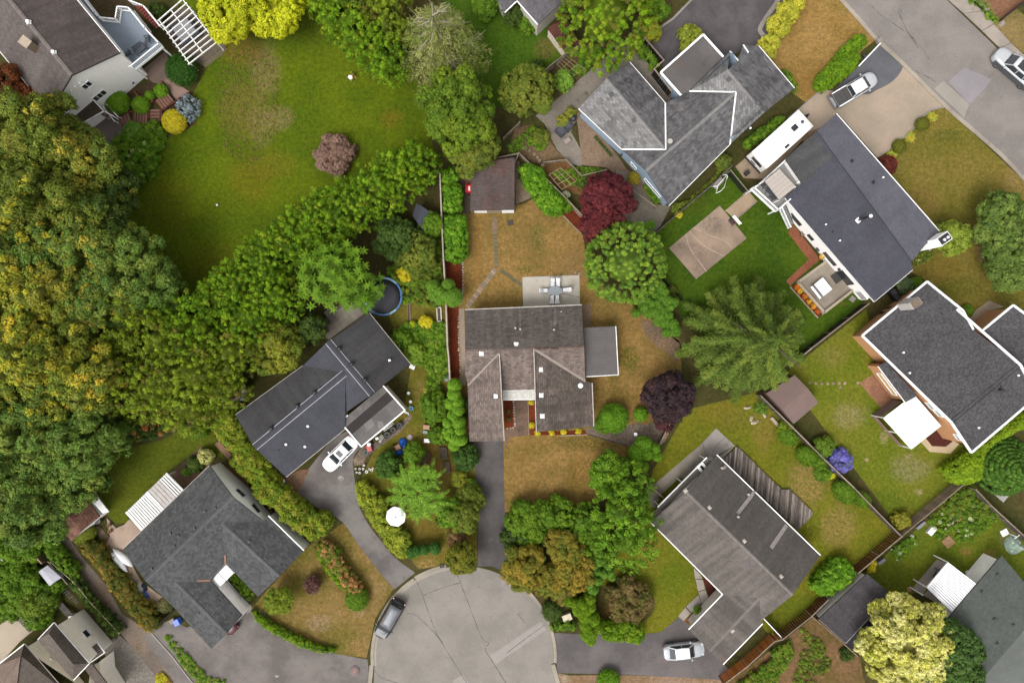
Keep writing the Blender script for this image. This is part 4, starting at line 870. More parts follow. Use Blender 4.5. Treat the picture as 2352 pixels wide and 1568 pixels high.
for s in(0,1):
 a=V(0,0,885+s*40,915+s*-10,1.5);b=V(0,0,1000+s*30,1060-s*40,.9);MB().bar(a,b,.08,.08).build('handrail',WHITE,st)
 for f in(.05,.5,.95):q=a.lerp(b,f);MB().bar((q.x,q.y,0),q,.06,.06).build('rail_post',WHITE,st)
zd=3.0
dk=thing('raised_deck','raised blue-grey deck with white railings behind the big white house','deck',W(t1(0,0,1150,300),0))
dpts=[V(0,0,x,y,zd)for x,y in((440,-300),(1045,455),(1170,612),(1420,408),(1300,282),(1155,100),(1062,92),(1045,200),(905,185),(870,150),(540,-280))]
quadmb(dpts[::-1]if True else dpts,.2).build('floor',plain('deck_vinyl',C(134,146,160),.7,var=.05,scale=1.5),dk)
def railing(parent,pts,h=1.0,step=.16,mat=WHITE,bal=.045,name='baluster',top=.10):
 for a,b in zip(pts[:-1],pts[1:]):
  up=Vector((0,0,h));MB().bar(a+up,b+up,top,.07).build('top_rail',mat,parent);MB().bar(a+Vector((0,0,.12)),b+Vector((0,0,.12)),.05,.05).build('bottom_rail',mat,parent)
  L=(b-a).length;n=max(2,int(L/step));me=None
  for i in range(n+1):
   p=a.lerp(b,i/n);q=MB().box((0,0,0),(bal,bal,h-.1))if me is None else None
   if me is None:
    o=q.build(name,mat,None);COL.objects.unlink(o);link(o,parent);me=o.data
   else:o=link(bpy.data.objects.new(name,me),parent)
   o.location=p+Vector((0,0,.05))-ORG[parent.name];o.rotation_euler=(0,0,math.atan2((b-a).y,(b-a).x))
  for p in(a,b):MB().box(p+Vector((0,0,h/2+.04)),(.12,.12,h+.1),math.atan2((b-a).y,(b-a).x)).build('newel_post',mat,parent)
rl=[dpts[2],dpts[3],dpts[4],dpts[5],dpts[6],dpts[7],dpts[8],dpts[9],dpts[10]]
railing(dk,rl,.95,.2)
trim_line('rim_board',dk,[p-Vector((0,0,.1))for p in dpts[1:]],WHITE,.08,.26)
for q in(dpts[2],dpts[3],dpts[4],dpts[5],dpts[7]):d=(dpts[1]-q).normalized()*.2;MB().bar((q.x+d.x,q.y+d.y,0),(q.x+d.x,q.y+d.y,zd-.2),.14,.14).build('post',WHITE,dk)
rs=thing('red_stair_landing','dark red stair landing with white rails beside the blue-grey deck','stairs',W(t1(0,0,1280,180),0))
zs=2.2;rp=[V(0,0,x,y,zs)for x,y in((1175,75),(1215,40),(1300,110),(1420,250),(1320,285),(1180,110))]
for i in range(9):
 f=i/9;a=V(0,0,1190+180*f,75+185*f,2.9-1.2*f);b=V(0,0,1235+180*f,45+180*f,2.9-1.2*f);MB().bar(a,b,.42,.06).build('tread',plain('red_tread',C(128,50,40),.7,var=.12),rs)
railing(rs,[V(0,0,1165,40,2.8),V(0,0,1285,85,2.4),V(0,0,1430,262,1.7)],.95,.2)
MB().bar(V(0,0,1170,95,2.7),V(0,0,1320,285,1.7),.07,.3).build('stringer',WHITE,rs)
pergola('pergola','white open-slat pergola over the spa beside the raised deck','pergola',[t1(0,0,1375,185),t1(0,0,1600,-10),t1(0,0,1895,365),t1(0,0,1640,565)],2.7,11,(.09,.16),OFFWHITE,3,legs=2)
tr=[o for o in COL.objects if o.name.startswith('pergola')][-1]
sh_c=shingle('shingle_grey_faded_lit',C(137,135,134),row=.26,tab=.46,var=.30,streak=.06,joint=.6,blotch=C(120,118,118),bamt=.5)  # paler tone on south-west slopes: fading plus directional light painted in
sh_c2=shingle('shingle_grey_patched_shaded',C(110,108,109),row=.26,tab=.46,var=.30,streak=.18,joint=.62,blotch=C(84,80,82),bamt=.4,spots=[(t1(2,0,1020,810),12,10,C(74,74,76),.9),(t1(2,0,1440,1040),13,9,C(156,146,140),.6)])  # patched, and darker for the slopes turned away: shade put into the tone
c_={'a':(1328.6,249.2,2.9),'b':(1393.2,180.6,4.6),'c':(1445.9,142.4,2.9),'d':(1527.7,236.5,2.9),'e':(1529,343.5,4.55),'f':(1428.8,343.5,2.9),'g':(1583,210,2.9),'h':(1690,212,4.7),'i':(1484,392,4.7),'j':(1536.9,472,2.9),'k':(1676.6,331.7,2.9),'m':(1676.6,118.6,2.9),'o':(1671.3,161.4,4.2),'o2':(1671.8,161,5.0),'p':(1754.4,259.7,5.0),'n':(1695,139.7,4.0),'q':(1707,104,3.3),'r':(1742.5,105.5,2.9),'s':(1825,203,2.9)}
c_['o']=(1671.3,161.4,5.0)
c_={k:D(*v)for k,v in c_.items()}
CW1=[c_['c'],c_['d'],c_['e'],c_['b']];CW2=[c_['a'],c_['b'],c_['e'],c_['f']]
CM1=[c_['i'],c_['f'],c_['e'],c_['d'],c_['g'],c_['h']];CM2=[c_['i'],c_['h'],c_['k'],c_['j']]
CN1=[c_['g'],c_['m'],c_['o'],c_['p'],c_['k'],c_['h']];CN2=[c_['o'],c_['n'],c_['q'],c_['r'],c_['s'],c_['p']]
bluew=plain('blue_siding',(0.22,0.29,0.37),.8,var=.06)
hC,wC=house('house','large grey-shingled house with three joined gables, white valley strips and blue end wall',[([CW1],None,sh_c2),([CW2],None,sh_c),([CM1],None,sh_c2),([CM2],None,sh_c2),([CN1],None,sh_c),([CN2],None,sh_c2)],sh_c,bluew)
for f_,ol in(((CW1,CW2),[c_['a'],c_['b'],c_['c'],c_['d'],c_['e'],c_['f']]),((CM1,CM2),[c_['i'],c_['f'],c_['d'],c_['g'],c_['h'],c_['k'],c_['j']]),((CN1,CN2),[c_['m'],c_['n'],c_['q'],c_['r'],c_['s'],c_['p'],c_['k'],c_['g']])):
 o_=inset([(p.x,p.y)for p in ol],.3);wC.append(o_);wall_obj('wall',hC,o_,list(f_),bluew)
for a,b in(('d','e'),('f','e'),('g','h'),('h','k')):trim_line('valley_strip',hC,[c_[a]+Vector((0,0,.05)),c_[b]+Vector((0,0,.03))],OFFWHITE,.16,.04)
rc_=shingle('ridge_grey',C(156,152,150),row=.3,tab=.3,var=.12)
for a,b in(('b','e'),('i','h'),('o','p')):ridge_cap(hC,c_[a],c_[b],rc_,.32)
for a,b in(('c','d'),('a','f'),('k','j'),('r','s')):trim_line('gutter',hC,[c_[a],c_[b]],OFFWHITE,.1,.12,-.05)
trim_line('gutter',hC,[c_['m'],c_['n']],WHITE,.12,.14,.0);trim_line('gutter',hC,[c_['q'],D(1719,121,3.6)],WHITE,.1,.14,0)
fC=[CW1,CW2,CM1,CM2,CN1,CN2]
for p in(t1(2,0,910,820),t1(2,0,1108,1045),t1(2,0,1933,693),t1(2,0,1687,1025),t1(2,0,2145,935),t1(2,0,1405,1400)):vent(hC,p,fC,.3,.12,plain('vent_grey',C(96,96,98),.7),rz=.6)
w0=W(t1(2,0,1420,1235),4.6);m=MB();m.lathe((w0.x,w0.y,3.9),[(.22,0),(.22,.9),(.3,.92),(.3,.98),(.2,1.0)],14);m.build('flue',plain('flue_ring',C(196,188,180),.6),hC)
pipe(hC,t1(2,0,1275,1365),fC,.05,.3);turbine(hC,t1(2,0,2118,1120),fC,.12,WHITE)
for p,w,z in((t1(2,0,1105,1445),.9,2.0),(t1(2,1,1270,185),2.6,2.0)):window(hC,wC,p,z,w,.65,muntins=1)
gz_=2.75;gp=[V(2,0,x,y,gz_)for x,y in((1340,634),(1710,305),(1886,500),(1592,790),(1537,857))]
gr=thing('garage','flat felt-roofed garage with white rim joined to the grey gabled house','garage',W(t1(2,0,1620,580),0))
quadmb([gp[0],gp[4],gp[3],gp[2],gp[1]],.14).build('roof_deck',paved_mat('felt_garage',C(116,110,108),C(100,95,94),.06,stain=C(82,76,74),spots=[(t1(2,0,1440,640),16,14,C(108,92,80),.8),(t1(2,0,1670,390),22,10,C(92,78,68),.8),(t1(2,0,1690,520),3,3,C(80,76,74),.7)]),gr)
trim_line('rim',gr,[gp[2],gp[1],gp[0],gp[4]],WHITE,.2,.2,.04);oi=inset([(p.x,p.y)for p in gp],.15);wall_obj('wall',gr,oi,None,bluew,flat=2.7)
sh_b=shingle('shingle_top',C(110,106,110),row=.2,tab=.34,var=.12)
B1=[D(1187.5,2.6,3.8),D(1235,56.7,3.8),D(1295.6,0,3.8),D(1390,-88,3.8),D(1310,-150,5.2)];B2=[D(1120,-40,3.2),D(1159.3,29,3.2),D(1187.5,2.6,3.2),D(1230,-40,3.2),D(1180,-100,4)]
hB,wB=house('house','grey-roofed house mostly beyond the top edge above the bright green lawn',[([B1],[B1[0],B1[1],B1[3],B1[4]]),([B2],[B2[0],B2[1],B2[3],B2[4]])],sh_b,plain('grey_stucco',(0.46,0.43,0.38),.9,var=.06),overhang=.3)
trim_line('gutter',hB,[B1[0],B1[1]],WHITE,.1,.14,-.05);trim_line('gutter',hB,[B2[1],B2[2]],WHITE,.1,.14,-.05)
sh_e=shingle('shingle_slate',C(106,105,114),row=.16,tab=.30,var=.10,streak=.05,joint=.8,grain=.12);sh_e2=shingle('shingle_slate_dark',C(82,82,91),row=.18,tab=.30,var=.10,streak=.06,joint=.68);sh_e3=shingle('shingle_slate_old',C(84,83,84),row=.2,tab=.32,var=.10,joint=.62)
E1=[D(1874,303,5.4),D(1921.4,261,4.5),D(2157.4,530.4,4.5),D(2126,562,4.9),D(2092.8,601.6,5.4)]
E2=[D(1914.8,361,5.4),D(2092.8,601.6,5.4),D(2097,619,5.2),D(2008.5,692.6,3.4),D(1802.8,454,3.4)]
E3=[D(1874,303,5.36),D(1914.8,361,5.36),D(1842,421.5,4.1),D(1804,366.5,4.1)]
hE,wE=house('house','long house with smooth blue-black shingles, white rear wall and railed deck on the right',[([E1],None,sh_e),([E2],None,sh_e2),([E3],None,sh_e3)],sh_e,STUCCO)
o_=inset([(p.x,p.y)for p in(E1[0],E1[1],E1[2],E1[3],E1[4],E2[2],E2[3],E2[4],E3[2],E3[3])],.3);wE=[o_];wall_obj('wall',hE,o_,[E1,E2,E3],plain('white_wall_e',(.82,.79,.77),.85,var=.04))
trim_line('gutter',hE,[E1[1],E1[2]],OFFWHITE,.1,.12,-.04);trim_line('gutter',hE,[E2[3],E2[4]],OFFWHITE,.1,.12,-.08);trim_line('gutter',hE,[E2[2],E2[3]],OFFWHITE,.08,.1,-.06)
ridge_cap(hE,E1[0],E1[4],sh_e2,.4);fE=[E1,E2,E3]
for p in(t1(3,1,1005,140),t1(3,0,818,1408),t1(3,1,655,568)):vent(hE,p,fE,.22,.14,BLACK,rz=.9)
for p in(t1(3,1,590,505),t1(3,1,712,645),t1(3,1,1088,97)):turbine(hE,p,fE,.10,WHITE)
w0=W(t1(3,1,885,465),4.9);m=MB();m.box((w0.x,w0.y,4.75),(.5,.5,.12),.8);m.build('flue_base',WHITE,hE)
w1=W(t1(3,1,885,465),4.8);MB().tube([(w1.x,w1.y,4.6),(w1.x,w1.y,7.2)],.13,10).build('flue',BLACK,hE);MB().lathe((w1.x,w1.y,7.2),[(.16,0),(.2,.1),(.16,.2),(.05,.26)],10).build('flue_cap',WHITE,hE)
w0=W(t1(3,1,1530,655),3.4);m=MB();cdir=math.radians(35);m.box((w0.x-.6,w0.y-.1,3.2),(1.5,1.0,6.4),cdir);m.build('chimney',STUCCO,hE,.04)
w0=Vector((w0.x-.6,w0.y-.1,0));MB().box((w0.x,w0.y,6.46),(1.2,.8,.12),cdir).build('chimney_cap',DARKMETAL,hE)
for s in(-.22,.22):MB().lathe((w0.x+s*math.cos(cdir),w0.y+s*math.sin(cdir),6.5),[(.12,0),(.12,.22),(.17,.25),(.05,.34)],10).build('chimney_pot',WHITE,hE)
for p,w,h in((t1(3,1,335,460),1.6,.7),(t1(3,1,465,615),.7,.6),(t1(3,1,632,803),1.8,.7)):window(hE,wE,p,1.9,w,h,plain('dark_frame',C(60,60,64),.5),muntins=1)
window(hE,wE,t1(3,1,757,968),1.25,1.9,1.9,plain('dark_frame',C(60,60,64),.5),muntins=1,name='sliding_door')
window(hE,wE,t1(3,1,905,1120),1.5,1.1,1.4,WHITE,plain('pale_door',C(206,200,196),.5),name='side_door')
a,b=nearest_edge(t1(3,1,530,718),wE,2);q,e,n=ray_wall(t1(3,1,530,718),a,b);MB().tube([q+n*.03,q+n*.12],.26,14).build('wall_meter',plain('grey_meter',C(90,96,98),.5),hE)
q,e,n=ray_wall(t1(3,1,720,890),a,b);MB().box(q+n*.12,(.2,.2,.3)).build('wall_lamp',BLACK,hE)
zd=2.6
de=thing('deck','grey deck with white balustrade and sheet-roofed shelter on the right house','deck',W(t1(3,1,180,230),0))
dq=[V(3,0,60,1560,zd),V(3,0,245,1395,zd),V(3,0,400,1568,zd),V(3,1,250,300,zd),V(3,1,155,392,zd),V(3,1,-60,140,zd)]
dq=[V(3,0,-18,1630,zd),V(3,0,240,1395,zd),V(3,1,395,125,zd),V(3,1,255,300,zd),V(3,1,155,390,zd),V(3,1,-55,195,zd)]
quadmb([dq[0],dq[5],dq[4],dq[3],dq[2],dq[1]],.2).build('floor',plain('deck_grey',C(158,154,150),.7,var=.08),de)
railing(de,[dq[3],dq[4],dq[5],dq[0],dq[1]],1.0,.18)
trim_line('rim_board',de,[p-Vector((0,0,.12))for p in(dq[3],dq[4],dq[5],dq[0])],WHITE,.08,.3)
for q in(dq[4],dq[5],dq[0]):d=(dq[2]-q).normalized()*.25;MB().bar((q.x+d.x,q.y+d.y,0),(q.x+d.x,q.y+d.y,zd-.2),.14,.14).build('post',WHITE,de)
zc=4.7;cq=[V(3,1,62,125,zc),V(3,1,190,18,zc),V(3,1,335,175,zc),V(3,1,190,290,zc)]
for i in range(6):
 f0,f1=i/6+.005,(i+1)/6-.005;quadmb([cq[0].lerp(cq[3],f0),cq[0].lerp(cq[3],f1),cq[1].lerp(cq[2],f1),cq[1].lerp(cq[2],f0)],.05).build('shelter_panel',plain('beige_sheet',C(196,184,174),.5,var=.05),de)
for q in cq:MB().bar((q.x,q.y,zd),(q.x,q.y,zc-.05),.08,.08).build('shelter_post',WHITE,de)
trim_line('shelter_beam',de,[cq[3]-Vector((0,0,.08)),cq[0]-Vector((0,0,.08)),cq[1]-Vector((0,0,.08))],DARKMETAL,.1,.1)
sr=thing('deck_stairs','grey deck stairs with white banister beside the white rear wall','stairs',W(t1(3,1,255,430),0))
for i in range(11):
 f=i/10;a=V(3,1,190+72*f,358+160*f,2.45*(1-f)+.1);b=V(3,1,245+66*f,318+165*f,2.45*(1-f)+.1);MB().bar(a,b,.27,.05).build('tread',plain('stair_tread',C(150,148,146),.7),sr)
railing(sr,[V(3,1,185,365,2.5),V(3,1,262,535,.15)],.95,.2);MB().bar(V(3,1,245,330,3.3),V(3,1,312,490,1.0),.05,.06).build('wall_rail',BLACK,sr)
for s in(0,1):MB().bar(V(3,1,188+s*57,360-s*42,2.35),V(3,1,262+s*50,520-s*38,.05),.06,.26).build('stringer',WHITE,sr)
sh_j=shingle('shingle_charcoal',C(90,88,90),row=.15,tab=.22,var=.34,streak=.03,joint=.8,grain=.2,blotch=C(78,76,78),bamt=.5,bscale=1.5)
J1=[D(2128.4,646.5,3.9),D(1979.4,770.4,3.9),D(2183.8,968.6,5.6),D(2342,836.8,5.6),D(2235,757,4.8),D(2211.5,713.7,4.6)]
J2=[D(2183.8,968.6,5.6),D(2230,1038.5,5.1),D(2400,893,5.1),D(2342,836.8,5.6)]
orangew=plain('orange_siding',(.40,.20,.095),.8,var=.06)
hJ,wJ=house('house','charcoal-roofed house with bright white gutters and orange siding at the right edge',[([J1,J2],[J1[0],J1[1],J1[2],J2[1],J2[2],J1[3],J1[4],J1[5]])],sh_j,orangew,overhang=.55)
trim_line('gutter',hJ,[J1[5],J1[0],J1[1],J1[2],J2[1],J2[2]],WHITE,.2,.22,.03);trim_line('gutter',hJ,[D(2197,710,4.6),D(2342,836.8,5.64),D(2356,862,5.5)],WHITE,.2,.2,.05);trim_line('gutter',hJ,[J1[5],J1[4]],WHITE,.16,.18,.03)
for s in(-1,1):trim_line('ridge_line',hJ,[J1[2]+Vector((.05*s,-.2*s-.05,.02)),J1[3]+Vector((.05*s,-.2*s-.05,.02))],plain('ridge_dark',C(62,60,62),.9),.05,.03)
fJ=[J1,J2]
for p in(t1(3,2,1265,165),t1(3,2,1318,342),t1(3,2,2262,363),t1(3,2,2122,745),t1(3,2,1918,818)):turbine(hJ,p,fJ,.12,WHITE)
pipe(hJ,t1(3,2,2100,487),fJ,.14,.9);vent(hJ,t1(3,1,1610,1285),fJ,.2,.08,DARKMETAL)
w0=W(t1(3,1,1310,1195),5.3);MB().box((w0.x,w0.y,5.6),(1.2,.8,2.4),.6).build('chimney',plain('white_brick_stack',C(206,198,192),.9,var=.14,scale=6),hJ)
MB().box((w0.x,w0.y,6.85),(1.0,.7,.14),.6).build('chimney_cap',plain('stone_cap',C(128,112,92),.95,var=.35,scale=9),hJ)
for p,w,h in((t1(3,2,1510,632),1.0,.9),(t1(3,2,1572,690),1.0,.9),(t1(3,2,1742,900),.7,.7)):window(hJ,wJ,p,3.6,w,h,WHITE,plain('pale_blind',C(196,202,204),.4))
JG=[D(2251,762.5,4.0),D(2326,700.5,4.0),D(2420,770,4.0),D(2345,840,4.0)]
hJ2,_=house('garage','charcoal-roofed garage with white gutters cut by the right edge',[([JG],JG)],sh_j,orangew,'garage',overhang=.3)
trim_line('gutter',hJ2,[JG[0],JG[1],JG[2]],WHITE,.2,.2,.03)
sn=thing('lean_to_roof','narrow dark lean-to roof along the orange wall above the brick patio','lean-to',W(t1(3,2,1200,430),0))
SN=[V(3,2,1052,285,2.9),V(3,2,1118,245,3.3),V(3,2,1397,542,3.3),V(3,2,1290,602,2.9)]
roof_obj('roof',sn,[SN],sh_j);trim_line('gutter',sn,[SN[0],SN[3]],WHITE,.1,.1,-.04)
wl_=inset([(p.x,p.y)for p in SN],.2);wall_obj('wall',sn,wl_,[SN],orangew);window(sn,[wl_],t1(3,2,1130,440),1.5,3.0,.9,WHITE,plain('cream_blind',C(226,200,150),.6))
pw=thing('patio_cover','bright white flat patio cover on white posts beside the orange house','patio cover',W(t1(3,2,1340,780),0))
PW=[V(3,2,1100,735,2.7),V(3,2,1282,596,2.8),V(3,2,1380,548,2.85),V(3,2,1597,800,2.85),V(3,2,1340,1002,2.7)]
quadmb([PW[0],PW[4],PW[3],PW[2],PW[1]],.1).build('roof_sheet',plain('gloss_white',(.86,.86,.86),.35,var=.02),pw);trim_line('rim',pw,[PW[0],PW[4],PW[3]],WHITE,.1,.16,-.02)
for i in range(9):f=(i+1)/10;MB().bar(PW[1].lerp(PW[2],0).lerp(PW[3],f)+Vector((0,0,.01))if False else PW[0].lerp(PW[4],f)+Vector((0,0,.012)),PW[1].lerp(PW[3],f)+Vector((0,0,.012)),.03,.03).build('seam',WHITE,pw)
for q in(PW[0],PW[4],PW[0].lerp(PW[4],.5)):MB().bar((q.x+.04,q.y,0),(q.x+.04,q.y,2.65),.1,.1).build('post',WHITE,pw)
MB().poly([PW[0],PW[1],PW[1]-Vector((0,0,2.7)),PW[0]-Vector((0,0,2.6))])
m=MB();a,b=PW[0],PW[1];m.bar((a.x,a.y,1.1),(b.x,b.y,1.1),.05,2.0);m.build('side_screen',plain('mauve_screen',C(136,112,112),.8),pw)
m=MB();a,b=PW[0],PW[4];m.bar((a.x,a.y,.5),(b.x,b.y,.5),.05,.9);m.build('front_screen',plain('mauve_screen2',C(150,120,108),.8),pw)
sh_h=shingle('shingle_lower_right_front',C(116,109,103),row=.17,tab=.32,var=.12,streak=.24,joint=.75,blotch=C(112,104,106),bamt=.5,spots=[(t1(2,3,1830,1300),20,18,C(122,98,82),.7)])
sh_h2=shingle('shingle_lower_right_back',C(94,89,84),row=.17,tab=.32,var=.12,streak=.14,joint=.72,spots=[(t1(2,2,2110,1480),9,30,C(136,126,122),.0),(t1(3,3,190,640),16,8,C(138,126,120),.6)])  # back slope toned darker than the front: wear plus painted-in directional shade
H1=[D(1646.3,1043.8,2.8),D(1884.5,1274.6,2.8),D(1821,1365.5,4.6),D(1575,1128,4.6)]
H2=[D(1575,1128,4.6),D(1821,1365.5,4.6),D(1748,1425,2.8),D(1745,1373.4,3.63),D(1659.5,1364,2.8),D(1493.4,1198,2.8)]
H3=[D(1745,1373.4,3.63),D(1630.5,1494.7,3.63),D(1581.7,1444.6,2.75),D(1659.5,1364,2.8)];H4=[D(1745,1373.4,3.63),D(1748,1425,2.8),D(1751.7,1431.4,2.75),D(1660.8,1525,2.75),D(1630.5,1494.7,3.63)]
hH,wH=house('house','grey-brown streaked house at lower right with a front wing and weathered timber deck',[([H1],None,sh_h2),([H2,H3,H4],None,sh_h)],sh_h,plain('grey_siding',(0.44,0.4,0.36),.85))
o_=inset([(p.x,p.y)for p in(H1[0],H1[1],H1[2],H2[2],H4[2],H4[3],H3[1],H3[2],H2[4],H2[5],H1[3])],.4);wH=[o_];wall_obj('wall',hH,o_,[H1,H2,H3,H4],plain('grey_siding',(0,0,0)))
trim_line('gutter',hH,[H1[0],H1[1]],WHITE,.1,.1,-.03);trim_line('gutter',hH,[H2[5],H2[4],H3[2]],WHITE,.1,.12,-.03);trim_line('gutter',hH,[H4[2],H4[3]],WHITE,.1,.12,-.03)
ridge_cap(hH,H1[3],H1[2],shingle('ridge_brownish',C(152,142,138),row=.3,tab=.3),.3);ridge_cap(hH,H3[0],H3[1],MATS['ridge_brownish'],.3)
fH=[H1,H2,H3,H4]
for p in(t1(2,2,1765,1517),t1(2,2,1558,1368),t1(2,3,2068,333),t1(2,3,1966,1110),t1(3,3,205,640)):vent(hH,p,fH,.3,.12,plain('vent_pale',C(196,186,176),.7),rz=.7)
for p,q in(((1890,1180),(1915,1150)),((2122,1412),(2160,1365)),((2010,118+1472),(2110,1490)),):
 a,b=t1(2,2,*p),t1(2,2,*q);w0=W(a,4.0);z_=roof_z(fH,w0.x,w0.y)or 3.8;MB().tube([(w0.x,w0.y,z_-.1),(w0.x,w0.y,z_+.5)],.12,8).build('flue',plain('flue_pale',C(196,182,170),.7),hH)
fz=plain('zinc_wash',C(150,140,136),.8,var=.12)
for p,q,w in((t1(2,2,1888,1178),t1(2,2,1908,1152),.3),(t1(2,2,2125,1412),t1(2,2,2160,1372),.34),(t1(2,2,2010,1568),t1(2,2,2145,1395),.4),(t1(3,3,120,390),t1(3,3,255,190),.45)):
 a,b=W(p,3.8),W(q,3.4);za,zb=zplane(H1,a.x,a.y),zplane(H1,b.x,b.y);a,b=W(p,za),W(q,zb);trim_line('flashing_strip',hH,[a+Vector((0,0,.02)),b+Vector((0,0,.02))],fz,w,.02)
aw=thing('narrow_awning','narrow white-edged flat awning along the north-west wall of the grey-brown house','awning',W(t1(2,2,1560,1300),0))
AQ=[V(2,2,1742,1078,2.4),V(2,2,1800,1130,2.4),V(2,2,1370,1560,2.4),V(2,2,1312,1512,2.4)]
quadmb([AQ[0],AQ[3],AQ[2],AQ[1]],.1).build('roof_sheet',plain('awning_grey',C(120,114,108),.8,var=.1),aw);trim_line('rim',aw,[AQ[0],AQ[3]],WHITE,.12,.14,.02)
q=W(t1(2,2,1700,1165),2.5);MB().box((q.x,q.y,2.55),(.9,1.0,.26),.74).build('skylight',OFFWHITE,aw,.03);MB().box((q.x+.04,q.y-.05,2.69),(.3,.7,.03),.74+1.57-1.57).build('skylight_pane',GLASS,aw)
for f in(.03,.5,.97):p=AQ[0].lerp(AQ[3],f);MB().bar((p.x,p.y,0),(p.x,p.y,2.3),.09,.09).build('post',WHITE,aw)
dw=thing('timber_deck','weathered grey timber deck of diagonal boards behind the grey-brown house','deck',W((1770,1120),0))
dpoly=[(1691,1022.7),(1776,1105.7),(1793.5,1121.5),(1810.7,1121.5),(1867.4,1176.5),(1830.5,1215),(1650,1045),(1662,1051.7)]
dmats=[wood_mat('deck_board_a',C(166,154,144),C(122,112,104),(8,1)),wood_mat('deck_board_b',C(142,130,121),C(102,93,86),(8,1)),wood_mat('deck_board_c',C(116,105,98),C(80,73,68),(8,1))]
x=1646
while x<1868:
 sl=-.09
 ys=[y for y in np.arange(1015,1222,.8)if inside((x+sl*(y-1120),y),dpoly)]
 if len(ys)>3:MB().bar(W((x+sl*(ys[0]-1120),ys[0]))+Vector((0,0,.32)),W((x+sl*(ys[-1]-1120),ys[-1]))+Vector((0,0,.32)),.175,.05).build('deck_board',random.choice(dmats),dw)
 x+=3.8
MB().prism([(p.x,p.y)for p in[W(q)for q in inset([(a[0],a[1])for a in dpoly],4)]]if False else[(W(q).x,W(q).y)for q in((1690,1030),(1860,1178),(1830,1208),(1668,1052))],.0,.27).build('substructure',WOODDARK,dw)
sh_l=shingle('shingle_greengrey',C(97,102,97),row=.18,tab=.32,var=.12,streak=.05,joint=.66);sh_l2=shingle('shingle_greengrey_worn_lit',C(114,118,113),row=.18,tab=.32,var=.06,streak=.04,joint=.85)  # second slope paler: wear plus directional light painted into its tone
L1=[V(3,3,2130,455,3),V(3,3,1290,1440,3),V(3,3,1560,2000,4.9),V(3,3,2500,900,4.9)];L2=[V(3,3,1560,2000,4.9),V(3,3,2500,900,4.9),V(3,3,3100,1400,3),V(3,3,2200,2400,3)]
hL,wL=house('house','green-grey shingled house in the lower right corner with a white ribbed awning',[([L1],None,sh_l),([L2],None,sh_l2)],sh_l,STUCCO)
o_=inset([(p.x,p.y)for p in(L1[0],L1[1],L1[2],L2[3],L2[2],L1[3])],.4);wall_obj('wall',hL,o_,[L1,L2],STUCCO)
for p in(t1(3,3,2088,620),t1(3,3,1955,770),t1(3,3,2078,1018),t1(3,3,2250,1072),t1(3,3,2110,1235),t1(3,3,1962,1405)):vent(hL,p,[L1,L2],.24,.14,plain('vent_green',C(72,78,76),.7),rz=.9)
aw2=thing('patio_awning','white ribbed metal awning over the patio of the green-grey house','awning',W(t1(3,3,1680,730),0))
AW2=[V(3,3,1664,518,2.7),V(3,3,1905,702,2.85),V(3,3,1700,945,2.85),V(3,3,1440,800,2.7)]
AW2[3]=V(3,3,1480,735,2.7)
for i in range(15):
 f0,f1=i/15,(i+1)/15;g=(f1-f0)*.62
 quadmb([AW2[0].lerp(AW2[3],f0),AW2[0].lerp(AW2[3],f0+g),AW2[1].lerp(AW2[2],f0+g),AW2[1].lerp(AW2[2],f0)][::1],.09).build('rib_panel',plain('gloss_white',(0,0,0)),aw2)
quadmb([p-Vector((0,0,.1))for p in(AW2[0],AW2[3],AW2[2],AW2[1])],.03).build('pan',plain('awning_pan',C(196,200,204),.5),aw2)
trim_line('gutter',aw2,[AW2[0],AW2[3]],WHITE,.14,.16,-.04);trim_line('side_beam',aw2,[AW2[3],AW2[2]],WHITE,.1,.14,-.05)
for q in(AW2[0],AW2[3],V(3,3,1440,800,2.5)):MB().bar((q.x,q.y,0),(q.x,q.y,2.55),.1,.1).build('post',WHITE,aw2)
sheet('patio',t(3,3,1345,745,1560,490,1650,520,1480,730,1440,800),.03,paved_mat('patio_l',C(186,172,160),C(166,154,144),.08));sheet('patio',t(3,3,1860,640,2010,480,2085,500,1900,700),.03,MATS['patio_l']);sheet('patio',t(3,3,1440,800,1500,745,1720,945,1620,900),.026,MATS['patio_l'])
sh_k=shingle('shingle_taupe',C(112,102,94),row=.2,tab=.34,var=.14,streak=.05,blotch=C(92,84,78),bamt=.5);sh_k2=shingle('shingle_pinkish',C(138,120,108),row=.2,tab=.34,var=.14,streak=.05)
beige=plain('beige_stucco',(0.74,0.68,0.58),.9,var=.05,scale=1)
k={'a':(470,1042,5.2),'b':(778,1395,5.2),'r1':(425,1140,6.3),'r2':(640,1405,6.3),'c':(620,1500,5.2),'d':(375,1412,5.2),'e':(232,1242,5.2)}
k={n:V(0,3,*v)for n,v in k.items()}
k['c']=V(0,3,640,1540,5.2);k['d']=V(0,3,330,1190,5.2)
KA=[k['a'],k['b'],k['r2'],k['r1']];KB=[k['r1'],k['r2'],k['c'],k['d']];KC=[k['b'],k['c'],k['r2']];KD=[k['a'],k['r1'],k['d']]
k2=[V(0,3,*v)for v in((210,1228,3.4),(600,1680,3.4),(560,1950,3.4),(100,1950,5.4),(178,1340,5.4),(-220,1950,3.4),(-40,1425,3.4))]
KE=[k2[0],k2[1],k2[2],k2[3],k2[4]];KF=[k2[0],k2[4],k2[3],k2[5],k2[6]]
hK,wK=house('house','beige stucco house in the lower left corner with hipped taupe roofs',[([KA,KB,KC,KD],[k['a'],k['b'],k['c'],k['d']]),([KE],None,sh_k),([KF],None,sh_k2)],sh_k,beige,overhang=.35)
o_=inset([(p.x,p.y)for p in(k2[0],k2[1],k2[2],k2[3],k2[5],k2[6])],.4);wall_obj('wall',hK,o_,[KE,KF],beige)
